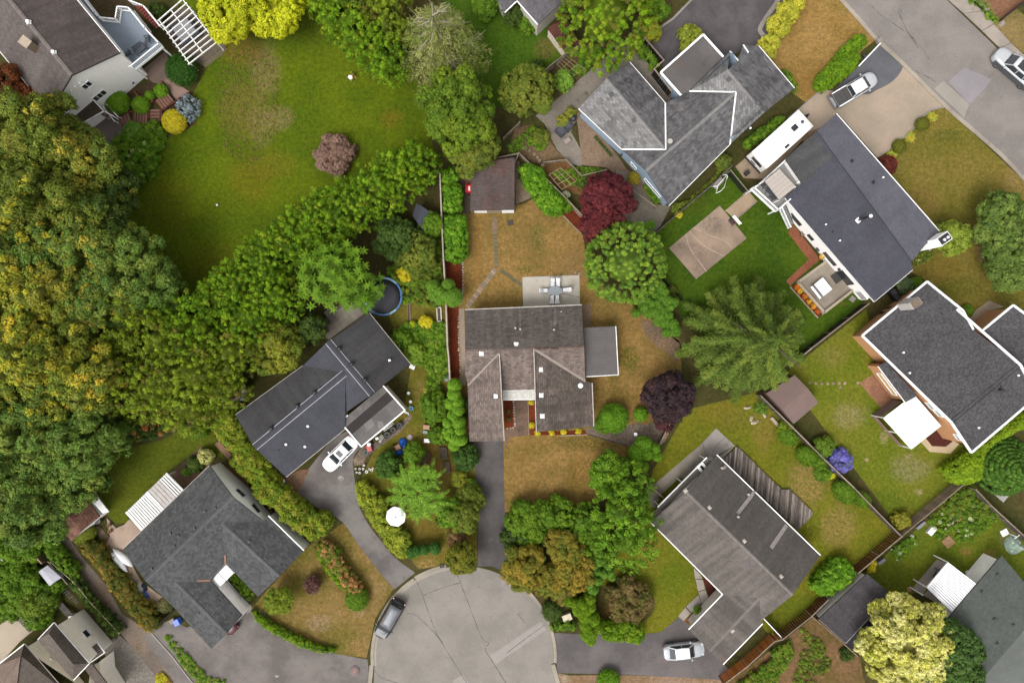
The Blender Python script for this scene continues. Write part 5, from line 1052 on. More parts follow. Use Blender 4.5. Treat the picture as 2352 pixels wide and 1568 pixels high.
trim_line('gutter',hK,[k['a'],k['b']],OFFWHITE,.12,.12,-.03);trim_line('gutter',hK,[k['b'],k['c']],OFFWHITE,.12,.12,-.03);trim_line('gutter',hK,[k2[6],k2[0],k2[1]],OFFWHITE,.12,.12,-.03);trim_line('gutter',hK,[k['d'],k['a']],OFFWHITE,.12,.12,-.03)
window(hK,wK,t1(0,3,752,1138),2.4,.8,.8,OFFWHITE);vent(hK,t1(0,3,448,1352),[KA,KB,KC,KD],.26,.12,plain('vent_beige',C(170,156,132),.8))
MB().prism([(W(p).x,W(p).y)for p in t(0,3,640,960,735,950,760,985,640,1060)],0,.9).build('terrace',beige,hK)
er=[V(0,3,778,1270,2.9),V(0,3,848,1213,2.9),V(0,3,912,1302,2.9),V(0,3,770,1400,2.9)];roof_obj('entry_roof',hK,[er],sh_k);trim_line('gutter',hK,[er[1],er[2],er[3]],OFFWHITE,.1,.12,-.03)
lr=[V(0,3,735,1440,3.2),V(0,3,800,1400,3.2),V(0,3,1000,1660,3.2),V(0,3,920,1700,3.2)];roof_obj('lower_roof',hK,[lr],sh_k)
ol_=inset([(p.x,p.y)for p in(V(0,3,520,1100,3),V(0,3,735,985,3),V(0,3,1060,1460,3),V(0,3,1160,1640,3),V(0,3,900,1760,3))],.05)
wall_obj('wall',hK,inset([(p.x,p.y)for p in(k['b'],V(0,3,900,1520,3),V(0,3,1010,1700,3),V(0,3,700,1800,3),k['c'])],.4),None,beige,flat=3.0)
for i in range(14):a,b=V(0,3,470+i*11.5,880+i*12.5-12,.15+i*.06),V(0,3,520+i*11,850+i*12.5-12,.15+i*.06);MB().bar(a,b,.2,.05).build('tread',WOODGREY,hK)
for i in range(11):a,b=V(0,3,120+i*13,985+i*13.5,.6),V(0,3,170+i*12.5,960+i*13,.6);MB().bar(a,b,.2,.05).build('stair_tread',WOODGREY,hK)
for i in range(9):a,b=V(0,3,515+i*18,760+i*14,.5),V(0,3,570+i*14,728+i*16,.5);MB().bar(a,b,.1,.08).build('slat',WOODGREY,hK)
def gable(name,label,cat,q,ze,zr,roofmat,wallmat,over=.2,ridge=(0.5,0.5),rib=None):
 """q: a,b,c,d plan points; ridge runs from mid(a,d) to mid(b,c)"""
 a,b,c,d=[W(p,ze)for p in q];r1,r2=a.lerp(d,ridge[0]),b.lerp(c,ridge[1]);r1.z=r2.z=zr
 fs=[[a,b,r2,r1],[r1,r2,c,d]];root,ws=house(name,label,[(fs,[a,b,r2,c,d,r1])],roofmat,wallmat,cat,over)
 if rib:
  for f in fs:
   for i in range(rib):u=(i+.5)/rib;MB().bar(f[0].lerp(f[1],u)+Vector((0,0,.02)),f[3].lerp(f[2],u)+Vector((0,0,.02)),.05,.05).build('rib',roofmat,root)
 return root,fs
brownmetal=plain('brown_metal',C(136,112,104),.55,.1,var=.05,scale=.8)
gable('metal_shed','brown ribbed metal shed in the corner of the right back lawn','shed',[t1(3,2,80,520),t1(3,2,325,362),t1(3,2,532,602),t1(3,2,318,786)],2.0,2.55,brownmetal,brownmetal,.06,(.5,.48),rib=14)
slate=plain('felt_slate',C(72,74,84),.85,var=.08)
gable('garden_shed','small slate-coloured shed tucked under the cedar hedge','shed',[t1(1,1,1385,425),t1(1,1,1420,320),t1(1,1,1575,420),t1(1,1,1500,590)],2.0,2.7,slate,WOODBROWN,.12,(.42,.42))
S1=[D(1083,374,2.7),D(1182,362,2.7),D(1181.7,481.7,2.5),D(1080,484,2.5)]
hS,_=house('shed','large brown-shingled shed at the top of the brown centre yard',[([S1],S1)],shingle('shingle_shed',C(100,89,86),row=.17,tab=.34,var=.14,blotch=C(110,82,76),bamt=.5,bth=(.45,.62),streak=.12,spots=[(t1(2,0,-60,1500),40,22,C(122,84,74),.5)]),OFFWHITE,'shed',.3)
for i,(x0,x1)in enumerate(((1925,2035),(2040,2160),(2165,2270))):a,b=V(1,1,x0,385,1.1),V(1,1,x1,384,1.1);MB().bar((a.x,a.y-.02,1.1),(b.x,b.y-.02,1.1),.1,2.1).build('door_panel',(WHITE,plain('shed_tan',C(170,156,130),.8),WHITE)[i],hS)
SH=t(2,0,350,240,520,160,640,380,510,455)
S2=[W(p,2.3)for p in SH];hS2,_=house('lean_to_shed','little lean-to shed with curved brick-red tile roof near the top tree',[([S2],S2)],shingle('tile_red',C(116,72,62),row=.3,tab=.26,var=.2,joint=.4),plain('beige_wall',(0.56,0.48,0.39),.9),'shed',.12)
SC=[V(0,2,480,1500,2.3),V(0,2,705,1370,2.3),V(0,3,868,110,2.3),V(0,3,620,335,2.3),V(0,3,515,230,2.3)]
r1,r2=V(0,3,530,20,3.1),V(0,3,712,243,3.1)
sc_f=[[V(0,2,705,1365,2.3),V(0,3,868,118,2.3),r2,r1],[r1,r2,V(0,3,622,335,2.3),V(0,3,440,110,2.3)]]
hSC,wSC=house('shed','pink-brown shake-roofed shed at the left end of the lower lawn',[(sc_f,[sc_f[0][0],sc_f[0][1],r2,sc_f[1][2],sc_f[1][3],r1])],shingle('shake_brown',C(142,104,88),row=.3,tab=.2,var=.24,joint=.35,blotch=C(96,66,54),bamt=.7,bscale=.8,bth=(.44,.6)),STUCCO,'shed',.2)
for pl in[o for o in children(hSC)if o.name.startswith('roof')][0].data.polygons:pass
sw=[V(0,2,705,1352,2.2),V(0,2,772,1332,2.2),V(0,2,952,1552,2.2),V(0,2,895,1568,2.2)];quadmb([sw[0],sw[3],sw[2],sw[1]],.12).build('side_awning',OFFWHITE,hSC)
whm=plain('pale_metal',C(206,206,214),.4,.2,var=.05)
gable('metal_shed','small pale metal shed among the shrubs by the lower left lane','shed',[t1(0,3,412,543),t1(0,3,535,650),t1(0,3,432,722),t1(0,3,335,600)],1.8,2.1,whm,whm,.05,(.5,.5))
GD=[V(3,3,955,618,2.6),V(3,3,1165,790,3.2),V(3,3,768,1222,3.2),V(3,3,532,1012,2.6)];GD2=[GD[1],V(3,3,1215,830,2.6),V(3,3,830,1280,2.6),GD[2]]
hGD,_=house('garage','dark charcoal garage between the brown fence and the blossoming tree',[([GD],None),([GD2],None,shingle('shingle_garage_dark',C(62,58,62),row=.18,tab=.3,var=.1))],shingle('shingle_garage',C(86,81,84),row=.15,tab=.28,var=.18,joint=.75,grain=.16),plain('garage_wall',(0.5,0.46,0.43),.9),'garage')
o_=inset([(p.x,p.y)for p in(GD[0],GD[1],GD2[1],GD2[2],GD[2],GD[3])],.2);wall_obj('wall',hGD,o_,[GD,GD2],MATS['garage_wall']);trim_line('ridge_strip',hGD,[GD[1]+Vector((0,0,.03)),GD[2]+Vector((0,0,.03))],plain('ridge_zinc',C(150,148,150),.6),.1,.04)
trim_line('verge_board',hGD,[GD[3],GD[2]],WOODPALE,.08,.1)
bb=thing('brick_shelter','small brown plank shelter with white steps half under the cedar hedge','shelter',W(t1(0,2,2060,500),0))
for i in range(9):f0=i/9;a=V(0,2,1980+f0*130,548-f0*145,1.9);b=V(0,2,2050+f0*100,575-f0*110,1.9);MB().bar(a,b,.32,.05).build('roof_board',wood_mat('reddish_board',C(150,108,88),C(116,78,64),(8,2)),bb)
MB().bar(V(0,2,2055,585,1.0),V(0,2,2165,480,1.0),.2,1.9).build('side_wall',plain('pale_plaster',C(190,176,164),.9),bb)
for i in range(5):a,b=V(0,2,2060+i*18,545+i*6,.5-i*.08),V(0,2,2080+i*18,580+i*2,.5-i*.08);MB().bar(a,b,.16,.06).build('step',WHITE,bb)
ts=thing('garden_steps','reddish timber garden steps running down beside the yellow dome shrub','steps',W(t1(0,0,1400,940),0))
redw=wood_mat('red_timber',C(140,86,66),C(112,66,52),(2,8))
pav2=paved_mat('step_pink',C(156,122,106),C(138,108,96),.08)
for a,b,n,z0,z1,ln in((t1(0,0,1500,850),t1(0,0,1400,930),5,.55,.35,1.35),(t1(0,0,1370,960),t1(0,0,1370,1070),4,.32,.28,1.3),(t1(0,0,1295,1035),t1(0,0,1170,1030),5,.28,.18,1.35),(t1(0,0,1140,1030),t1(0,0,1060,1060),3,.16,.1,1.2)):
 dx,dy=b[0]-a[0],b[1]-a[1];L=math.hypot(dx,dy);nx,ny=-dy/L,dx/L;h2=ln/S/2
 for i in range(n):
  f=(i+.5)/n;cxp,cyp=a[0]+dx*f,a[1]+dy*f;zz=z0+(z1-z0)*f;st_=L*S/n
  p,q=W((cxp-nx*h2,cyp-ny*h2)),W((cxp+nx*h2,cyp+ny*h2));up=Vector((0,0,zz))
  MB().bar(p+up-Vector((0,0,zz/2)),q+up-Vector((0,0,zz/2)),st_*.86,zz).build('tread',pav2,ts)
  ee=Vector((dx,-dy,0)).normalized()*st_*.43;MB().bar(p+up+ee+Vector((0,0,.02)),q+up+ee+Vector((0,0,.02)),.10,.12).build('riser_board',redw,ts)
rb=thing('retaining_boards','reddish timber retaining boards round the clipped shrub beds at upper left','retaining wall',W(t1(0,0,1300,860),0))
for pts in((1180,800,1220,850,1350,880,1310,920),(1075,820,1115,870,1110,990),(1310,930,1312,1040),(1410,715,1480,800,1430,840),(1545,880,1650,815,1720,880,1720,930),(1080,985,1200,980,1310,985),(1420,965,1550,890),(1405,1080,1410,960),(1720,930,1690,1000)):
 P=[W(p)for p in t(0,0,*pts)]
 for a,b in zip(P[:-1],P[1:]):MB().bar(a+Vector((0,0,.2)),b+Vector((0,0,.2)),.13,.4).build('board',redw,rb)
 # fences
def fence(label,pts,h,mat,railmat=None,name='fence',bw=.28,post=2.4,cap=.10,gap=.03,boards=True,z0=.02):
 P=[W(p,h)for p in pts];mid=P[len(P)//2];root=thing(name,label,'fence',(mid.x,mid.y,0));railmat=railmat or mat
 me=None;mp=None;n_b=0
 for a,b in zip(P[:-1],P[1:]):
  L=(b-a).length;e=(b-a).normalized();ang=math.atan2(e.y,e.x);n=max(1,round(L/post))
  for i in range(n+1):
   if i==n and(b-P[-1]).length>.01:continue
   q=a.lerp(b,i/n)
   if mp is None:
    o=MB().box((0,0,0),(.11,.11,h+.06)).build('post',railmat,None);COL.objects.unlink(o);link(o,root);mp=o.data
   else:o=link(bpy.data.objects.new('post',mp),root)
   o.location=Vector((q.x,q.y,0))-ORG[root.name];o.rotation_euler=(0,0,ang)
  for i in range(n):
   p,q=a.lerp(b,i/n),a.lerp(b,(i+1)/n);sag=Vector((0,0,random.uniform(-.02,.02)))
   MB().bar(p+sag+e*.06,q+sag-e*.06,cap,.05).build('top_rail',railmat,root)
  if boards:
   k=int(L/bw)
   for i in range(k):
    q=a.lerp(b,(i+.5)/k)
    if me is None:
     o=MB().box((0,0,0),(bw-gap,.028,h-.12)).build('board',mat,None);COL.objects.unlink(o);link(o,root);me=o.data
    else:o=link(bpy.data.objects.new('board',me),root)
    o.location=Vector((q.x,q.y,.03))-ORG[root.name];o.rotation_euler=(random.uniform(-.02,.02),0,ang);n_b+=1
 return root
greyfence=plain('pale_fence_paint',C(196,178,166),.8,var=.1)
fence('long pale fence between the mulch strip and the weedy left garden',t(1,1,1625,50,1638,400,1655,800,1676,1150,1690,1568)+t(1,2,1700,200,1712,412),1.8,greyfence,greyfence,cap=.16)
fence('short pale fence behind the brown-shingled yard shed',t(1,0,2050,1392,2312,1335)+t(2,0,70,1415),1.7,WOODPALE)
fence('grey timber fence running from the shed to the red maple',t(2,0,105,1330,200,1425)+t(2,1,330,90,500,260,660,428),1.5,WOODPALE,cap=.14)
fence('timber garden fence below the lean-to shed at the top',t(2,0,640,378,515,468,400,555,280,655),1.6,WOODPALE)
fence('dark-sided fence between the top driveway and the gravel yard',t(2,0,1140,268,1240,375,1370,526,1285,600,1440,800),1.8,WOODDARK,WOODPALE,cap=.14)
fence('grey rail fence between the grey gabled house and the green lawn',t(2,1,1965,-10,1800,150,1520,385,1260,612),1.5,WOODGREY,WOODGREY,cap=.12)
fence('black mesh fence closing the camper yard',t(2,1,1952,32,2100,212),1.6,BLACK,WOODPALE,bw=.22)
fence('tall dark fence between the green lawn and the right back lawn',t(3,1,975,1190,480,1575)+t(3,2,290,280),1.7,WOODDARK,WOODPALE,cap=.14)
fence('weathered fence between the brown metal shed and the brown fence corner',t(3,2,30,542,320,830,600,1110,850,1350,1060,1568)+t(3,3,1255,290),1.7,WOODGREY,WOODPALE,cap=.12)
fence('bright orange-brown fence below the lower right driveway',t(2,3,1890,1580,2100,1420,2335,1205)+t(3,3,215,1190),1.9,WOODORANGE,WOODPALE,cap=.1)
fence('brown fence beside the dark charcoal garage',t(3,3,222,1186,475,985,620,840),1.8,WOODBROWN,WOODPALE,cap=.1)
fence('brown fence from the round laurel bush up to the corner below the right back lawn',t(3,3,880,612,1060,460,1258,292),1.8,WOODBROWN,WOODPALE,cap=.1)
fence('red-brown fence along the mulch strip on the right',t(3,3,1262,288,1600,5)+t(3,2,1785,1325),1.7,WOODPALE,WOODPALE,cap=.1)
fence('thin fence behind the vegetable beds at the right edge',t(3,2,1905,1360,2040,1500)+t(3,3,2050,35,2323,285,2500,450),1.6,WOODGREY,WOODPALE,cap=.1)
fence('low fence on the lower side of the charcoal garage',t(3,3,475,988,640,1125,870,1330),1.5,WOODGREY,WOODPALE,cap=.1)
fence('short fence linking the grey-brown house to the brown fence',t(3,3,52,1002,222,1182),1.6,WOODGREY,WHITE,cap=.08)
fence('pinkish fence in the shrubs above the small pale shed',t(0,3,-60,745,295,455,362,525),1.5,WOODPALE,plain('pinkish_rail',C(190,150,128),.8),cap=.12)
fence('short fence beside the small pale metal shed',t(0,3,420,512,588,708),1.5,WOODGREY,WOODPALE,cap=.1)
fence('thin rail fence in the hedge along the lane',t(0,3,440,515,640,690,800,880,1038,1135),1.4,WOODGREY,plain('straw_rail',C(190,180,130),.8),cap=.06,boards=False,post=3)
fence('short pale fence between the rock bed and the lower lawn',t(2,2,1455,740,1415,800,1330,972),1.2,WOODGREY,WOODPALE,cap=.1)
fence('short fence from the green trees to the narrow awning',t(2,2,1218,1298,1380,1445),1.4,WOODGREY,WOODPALE,cap=.1)
fence('dark low fence in front of the conifer cluster',t(2,1,1310,930,1440,1050,1535,1160),.9,WOODDARK,WOODDARK,cap=.1)
fence('dark gate fence by the blue-grey house wall',t(0,3,1365,1070,1515,930),1.6,WOODDARK,WOODDARK,cap=.08)
fence('garden fence behind the purple maple',t(2,1,930,80,1300,350),1.0,WOODPALE,WOODPALE,cap=.1,boards=False)
fence('low board fence round the vegetable plots',t(2,0,320,1415,520,1390,655,1530,870,1478),.8,WOODPALE,WOODPALE,cap=.1)
fence('short timber fence at the edge of the top garden',t(1,0,2180,1200,2323,1060)+t(2,0,105,1075),1.0,WOODPALE,WOODPALE,cap=.1)
def trellis(label,q,n1,n2,z=1.2):
 a,b,c,d=[W(p,z)for p in q];root=thing('trellis',label,'trellis',((a.x+c.x)/2,(a.y+c.y)/2,0));m=plain('string',C(186,170,130),.8)
 for i in range(n1):f=i/(n1-1);MB().bar(a.lerp(d,f),b.lerp(c,f),.035,.035).build('wire',m,root)
 for i in range(n2):f=i/(n2-1);MB().bar(a.lerp(b,f)+Vector((0,0,.035)),d.lerp(c,f)+Vector((0,0,.035)),.035,.035).build('wire',m,root)
 for p in(a,b,c,d):MB().bar((p.x,p.y,0),p,.05,.05).build('post',WOODPALE,root)
 return root
trellis('string trellis over the vegetable plot beside the red maple',t(2,1,470,10,600,130,480,200,370,70),4,4)
trellis('string trellis over the plants beside the top gravel yard',t(2,0,510,480,680,600,560,680,440,560),5,4)
# vehicles (x forward, built at the origin)
RUBBER=plain('rubber',C(30,30,32),.85,var=.15);RIM=plain('alloy',C(170,172,176),.35,.7);LAMPW=glass_mat('lamp_white',C(214,218,222),.12);LAMPR=glass_mat('lamp_red',C(150,22,20),.15)
def wheel(root,x,y,r=.33,w=.22):
 m=MB();n=18;pr=[(r*.62,-w/2),(r*.94,-w/2),(r,-w*.3),(r,w*.3),(r*.94,w/2),(r*.62,w/2)]
 for i in range(len(pr)-1):
  for k in range(n):
   a0,a1=2*math.pi*k/n,2*math.pi*(k+1)/n
   m.poly([(x+pr[i][0]*math.cos(a0),y+pr[i][1],r+pr[i][0]*math.sin(a0)),(x+pr[i+1][0]*math.cos(a0),y+pr[i+1][1],r+pr[i+1][0]*math.sin(a0)),(x+pr[i+1][0]*math.cos(a1),y+pr[i+1][1],r+pr[i+1][0]*math.sin(a1)),(x+pr[i][0]*math.cos(a1),y+pr[i][1],r+pr[i][0]*math.sin(a1))],smooth=True)
 ty=m.build('tyre',RUBBER,root)
 m=MB();s=1 if y>0 else-1
 for k in range(5):
  a=2*math.pi*k/5;m.bar((x,y+s*w*.42,r),(x+r*.62*math.cos(a),y+s*w*.42,r+r*.62*math.sin(a)),.07,.05)
 m.tube([(x,y-w*.4,r),(x,y+w*.4,r)],r*.64,14);m.build('rim',RIM,ty)
def loft(m,rings,close=True,smooth=True):
 b0=len(m.v);n=len(rings[0])
 for rg_ in rings:m.v+=[tuple(p)for p in rg_]
 for i in range(len(rings)-1):
  for k in range(n):
   k2=(k+1)%n;m.f.append([b0+i*n+k,b0+(i+1)*n+k,b0+(i+1)*n+k2,b0+i*n+k2]);m.uv.append(None);m.sm.append(smooth)
 if close:
  m.f.append([b0+k for k in range(n)]);m.f.append([b0+(len(rings)-1)*n+k for k in range(n)][::-1]);m.uv+=[None,None];m.sm+=[False,False]
def car(name,label,cat,L,Wd,Ht,paint,hood=.95,belt=.95,trunk=.98,xs=(1.0,.35,-1.3,-1.95),roofw=.58,lower=None,group=None,roofmat=None,sunroof=None,wb=.29,glass=GLASS,rails=False,open_bed=None):
 """xs: windscreen base, roof front, roof rear, rear glass base (m from the middle)"""
 root=thing(name,label,cat);hl,hw=L/2,Wd/2
 st=[(-hl,.58),(-hl+.08,.78),(-hl+.3,.93),(-hl+.8,1.0),(-.6,1.0),(.5,1.0),(hl-1.0,.985),(hl-.55,.93),(hl-.25,.82),(hl-.08,.66),(hl,.45)]
 def top(x):
  if x>xs[0]:f=(x-xs[0])/(hl-xs[0]);return belt+(hood-belt)*min(1,f*1.4)-.16*max(0,f-.6)/.4
  if x<xs[3]:f=(xs[3]-x)/max(.05,hl+xs[3]);return belt+(trunk-belt)*min(1,f*3)-.12*max(0,f-.7)/.3
  return belt
 rings=[]
 for x,wf in st:
  w=hw*wf;zt=top(x);zl=.24 if abs(x)<hl-.1 else.34
  rings.append([(x,-w*.96,zl),(x,-w,.45),(x,-w*.985,zt*.80),(x,-w*.90,zt-.03),(x,-w*.5,zt+.025),(x,0,zt+.04),(x,w*.5,zt+.025),(x,w*.90,zt-.03),(x,w*.985,zt*.80),(x,w,.45),(x,w*.96,zl)])
 m=MB();loft(m,rings);body=m.build('body',paint,root)
 if lower:
  for s in(-1,1):MB().bar((-hl+.5,s*hw*.985,.42),(hl-.6,s*hw*.985,.42),.06,.28).build('side_cladding',lower,root)
 bw_,rw=hw*.86,hw*roofw*1.25;zb=belt+.0;zr=Ht
 B={'fl':(xs[0],bw_*.88,zb),'rl':(xs[3],bw_*.88,zb),'sl1':(xs[0]-.25,bw_,zb),'sl2':(xs[3]+.2,bw_,zb)}
 tf,trr=(xs[1],rw*.92,zr-.03),(xs[2],rw*.92,zr-.05)
 def mir(p):return(p[0],-p[1],p[2])
 def sub(p):return Vector(p)
 m=MB();m.poly([B['fl'],mir(B['fl']),mir(tf),tf]);m.build('windscreen',glass,root)
 m=MB();m.poly([B['rl'],trr,mir(trr),mir(B['rl'])]);m.build('rear_window',glass,root)
 for s in(1,-1):
  g=(lambda p:p)if s==1 else mir
  m=MB();m.poly([g(B['sl1']),g(tf),g(trr),g(B['sl2'])]);m.poly([g(B['fl']),g(tf),g(B['sl1'])]);m.poly([g(B['rl']),g(B['sl2']),g(trr)]);m.build('side_window',glass,root)
  for p,q,w in((B['fl'],tf,.09),(B['rl'],trr,.12),(tf,trr,.07)):
   m=MB();m.bar(sub(g(p))+Vector((0,0,.0)),sub(g(q))+Vector((0,0,.012)),w,.05);m.build('pillar',paint,root)
  xm=(xs[1]+xs[2])/2;m=MB();m.bar((xm,s*bw_*1.0,zb),(xm,s*rw*.93,zr-.05),.07,.04);m.build('pillar',paint,root)
 n=7;rings=[]
 for i in range(n):
  f=i/(n-1);x=xs[1]+.06+(xs[2]-.06-xs[1]-.06)*f;e=math.sin(math.pi*min(1,max(0,f)))**.4*.035
  w=rw*(.93+.07*math.sin(math.pi*f));rings.append([(x,-w,zr-.07),(x,-w*.96,zr-.03+e*.4),(x,-w*.5,zr+e),(x,0,zr+e*1.25),(x,w*.5,zr+e),(x,w*.96,zr-.03+e*.4),(x,w,zr-.07)])
 m=MB();loft(m,rings);m.build('roof',roofmat or paint,root)
 if sunroof:MB().box(((sunroof[0]+sunroof[1])/2,0,zr+.046),(sunroof[1]-sunroof[0],rw*1.15,.02)).build('sunroof',glass,root,.01)
 if rails:
  for s in(-1,1):MB().bar((xs[1]-.1,s*rw*.95,zr+.05),(xs[2]+.1,s*rw*.95,zr+.04),.05,.05).build('roof_rail',DARKMETAL,root)
 for s in(1,-1):
  MB().box((hl-.27,s*hw*.60,.72),(.26,.30,.12),s*-.5).build('headlight',LAMPW,root,.03)
  MB().box((-hl+.10,s*hw*.70,.80),(.16,.34,.18),s*.28).build('tail_light',LAMPR,root,.02)
  MB().box((xs[0]-.28,s*(hw+.10),belt+.06),(.14,.22,.14)).build('mirror',paint,root,.03)
  MB().box((xs[1]-.25,s*hw*.99,belt*.80),(.16,.03,.03)).build('door_handle',DARKMETAL,root)
  for xx in(xs[0]-.35,(xs[1]+xs[2])/2):MB().bar((xx,s*hw*.993,.36),(xx,s*hw*.982,belt*.80),.012,.012).build('door_seam',BLACK,root)
  for xw in(L*wb,-L*wb):wheel(root,xw,s*(hw-.10),.33)
 MB().bar((hl-.03,-hw*.5,.5),(hl-.03,hw*.5,.5),.05,.14).build('grille',BLACK,root);
 MB().bar((xs[0]+.03,-hw*.72,belt+.045),(xs[0]+.03,hw*.72,belt+.045),.10,.02).build('wiper_cowl',BLACK,root)
 return root
def put(root,p,q,z=0.0):
 """stand a vehicle between plan points: p under the tail, q under the nose"""
 a,b=W(p,z),W(q,z);root.location=((a.x+b.x)/2,(a.y+b.y)/2,.02);root.rotation_euler=(0,0,math.atan2(b.y-a.y,b.x-a.x));ORG[root.name]=Vector((0,0,0))
white_p=paint_mat('car_white',(.80,.80,.80));dark_p=paint_mat('car_charcoal',C(44,46,52),.0,.4);silver_p=paint_mat('car_silver',C(206,210,214),.25);red_p=paint_mat('car_dark_red',C(90,26,30))
c1=car('parked_car','white sedan with dark sunroof parked beside the dark left house carport','car',4.75,1.82,1.42,white_p,hood=.86,belt=.92,trunk=.98,xs=(.98,.25,-1.05,-1.65),sunroof=(-.45,.1));put(c1,t1(1,2,885,920),t1(1,2,650,1160))
c2=car('parked_car','dark grey minivan with reflected sky painted on its roof, parked by the cul-de-sac kerb','car',4.75,1.86,1.72,dark_p,hood=.98,belt=1.02,trunk=1.05,xs=(1.35,.65,-1.85,-2.15),roofmat=paint_mat('car_roof_sky_sheen',C(112,115,122),.0,.45),rails=True);put(c2,t1(1,3,1275,845),t1(1,3,1115,1125))  # paler roof colour imitates sky reflected in the dark paint
for o in children(c2):
 pass
MB().box((1.80,0,1.015),(.75,1.30,.03)).build('bonnet_panel',paint_mat('bonnet_sky_sheen',C(104,107,112),.0,.45),c2,.01)  # reflected sky painted into the lighter grey of the bonnet
c3=car('parked_car','silver-white sedan parked at an angle on the lower right driveway','car',4.7,1.80,1.42,silver_p,hood=.84,belt=.92,trunk=.98,xs=(1.05,.45,-1.05,-1.75),roofmat=white_p);put(c3,t1(2,3,1362,1282),t1(2,3,1700,1245))
c4=car('parked_car','dark red car almost hidden under the front roof of the blue-grey house','car',4.5,1.78,1.45,red_p);put(c4,t1(0,3,1830,880),t1(0,3,2060,1085))
def pickup(label,L,Wd,paint,lower,roofm,cover,xs,cabin,group=None,sun=False):
 root=car('pickup_truck',label,'pickup',L,Wd,1.78,paint_mat('pickup_silver',C(204,206,210)),hood=1.12,belt=1.15,trunk=1.12,xs=xs,lower=lower,roofmat=roofm,wb=.31,sunroof=None)
 x1,x0=xs[3]-.05,-L/2+.12
 MB().box(((x0+x1)/2,0,1.17),(x1-x0,Wd*.82,.07)).build('bed_cover',cover,root,.02)
 for f in(.33,.66):MB().bar((x0+(x1-x0)*f,-Wd*.4,1.21),(x0+(x1-x0)*f,Wd*.4,1.21),.03,.012).build('cover_seam',BLACK,root)
 for s in(-1,1):MB().bar((x0,s*Wd*.44,1.16),(x1,s*Wd*.44,1.16),.10,.09).build('bed_rail',paint,root)
 MB().bar((-L/2+.04,-Wd*.42,.95),(-L/2+.04,Wd*.42,.95),.07,.42).build('tailgate',lower or paint,root)
 MB().bar((-L/2-.06,-Wd*.45,.55),(-L/2-.06,Wd*.45,.55),.16,.16).build('rear_bumper',RIM,root)
 return root
p1=pickup('white and grey pickup with black bed cover parked on the driveway at upper right',5.5,1.9,white_p,paint_mat('car_grey',C(110,112,116),.4),white_p,plain('bed_vinyl',C(76,72,70),.7,var=.06),(1.5,.85,-.55,-.78),None);put(p1,t1(3,0,650,900),t1(3,0,975,705))
p2=pickup('white and grey pickup with dark roof glass on the road at the right edge',5.9,1.98,white_p,paint_mat('car_grey',(0,0,0)),paint_mat('car_two_tone',C(232,234,236)),MATS['bed_vinyl'],(1.45,.75,-1.0,-1.25),None);MB().box((-.15,0,1.83),(1.0,1.05,.03)).build('sunroof',GLASS,p2,.01);put(p2,t1(3,0,2379,769),t1(3,0,2040,475))
for s in(1,-1):MB().box((-.1,s*.955,.66),(5.0,.08,.62)).build('grey_side',paint_mat('car_grey',(0,0,0)),p2,.04)
rv=thing('camper_trailer','white camper trailer with square roof hatch standing beside the blue-black roofed house','camper')
RL,RW=7.4,2.5
prof=[(-RL/2,.5),(-RL/2,2.55),(-RL/2+.25,2.85),(RL/2-.9,2.85),(RL/2-.35,2.6),(RL/2,1.7),(RL/2-.1,.5)]
m=MB();loft(m,[[(x,-RW/2,z)for x,z in prof],[(x,RW/2,z)for x,z in prof]],True,False);m.build('body',plain('camper_side',(.72,.70,.66),.45,var=.04),rv,.05)
MB().box((-.32,0,2.87),(RL-1.2,RW-.05,.06)).build('roof',plain('camper_roof',(.84,.84,.84),.4,var=.02),rv,.02)
MB().box((1.5,.05,2.93),(.72,.62,.10)).build('roof_hatch',DARKMETAL,rv,.04);MB().lathe((2.55,-.05,2.88),[(.2,0),(.2,.1),(.1,.14)],12).build('roof_fan',plain('fan_grey',C(86,88,108),.5),rv)
for x,y,a,b_,mt in((.55,.15,.45,.45,OFFWHITE),(-.5,-.9,.6,.28,DARKMETAL),(-1.3,-.8,.5,.45,OFFWHITE),(-1.2,.4,.08,.08,BLACK)):MB().box((x,y,2.93),(a,b_,.09)).build('roof_vent',mt,rv,.02)
MB().box((-RL/2-.02,0,1.9),(.05,RW*.6,.7)).build('rear_window',GLASS,rv,.01);MB().box((-RL/2-.06,0,.7),(.16,RW,.25)).build('bumper',BLACK,rv)
for s in(-1,1):
 for xw in(-.5,.45):wheel(rv,xw,s*1.08,.34)
 for xw in(-2.2,1.6):MB().box((xw,s*RW/2,1.8),(1.1,.04,.6)).build('side_window',GLASS,rv)
MB().bar((RL/2-.1,.5,.5),(RL/2+1.2,0,.5),.1,.1).bar((RL/2-.1,-.5,.5),(RL/2+1.2,0,.5),.1,.1).build('tow_hitch',BLACK,rv)
MB().tube([(RL/2+.4,-.18,.5),(RL/2+.4,-.18,1.0)],.16,10).tube([(RL/2+.4,.18,.5),(RL/2+.4,.18,1.0)],.16,10).build('gas_bottles',DARKMETAL,rv);MB().box((RL/2+.95,0,.75),(.2,.2,.5)).build('jack',BLACK,rv)
MB().box((-RL/2-.05,.2,1.15),(.02,.7,.2)).build('decal',plain('decal_dark',C(70,60,60),.6),rv)
a,b=W(t1(3,0,75,1345),2.85),W(t1(3,0,400,1050),2.85);rv.location=((a.x+b.x)/2,(a.y+b.y)/2,.02);rv.rotation_euler=(0,0,math.atan2(b.y-a.y,b.x-a.x))
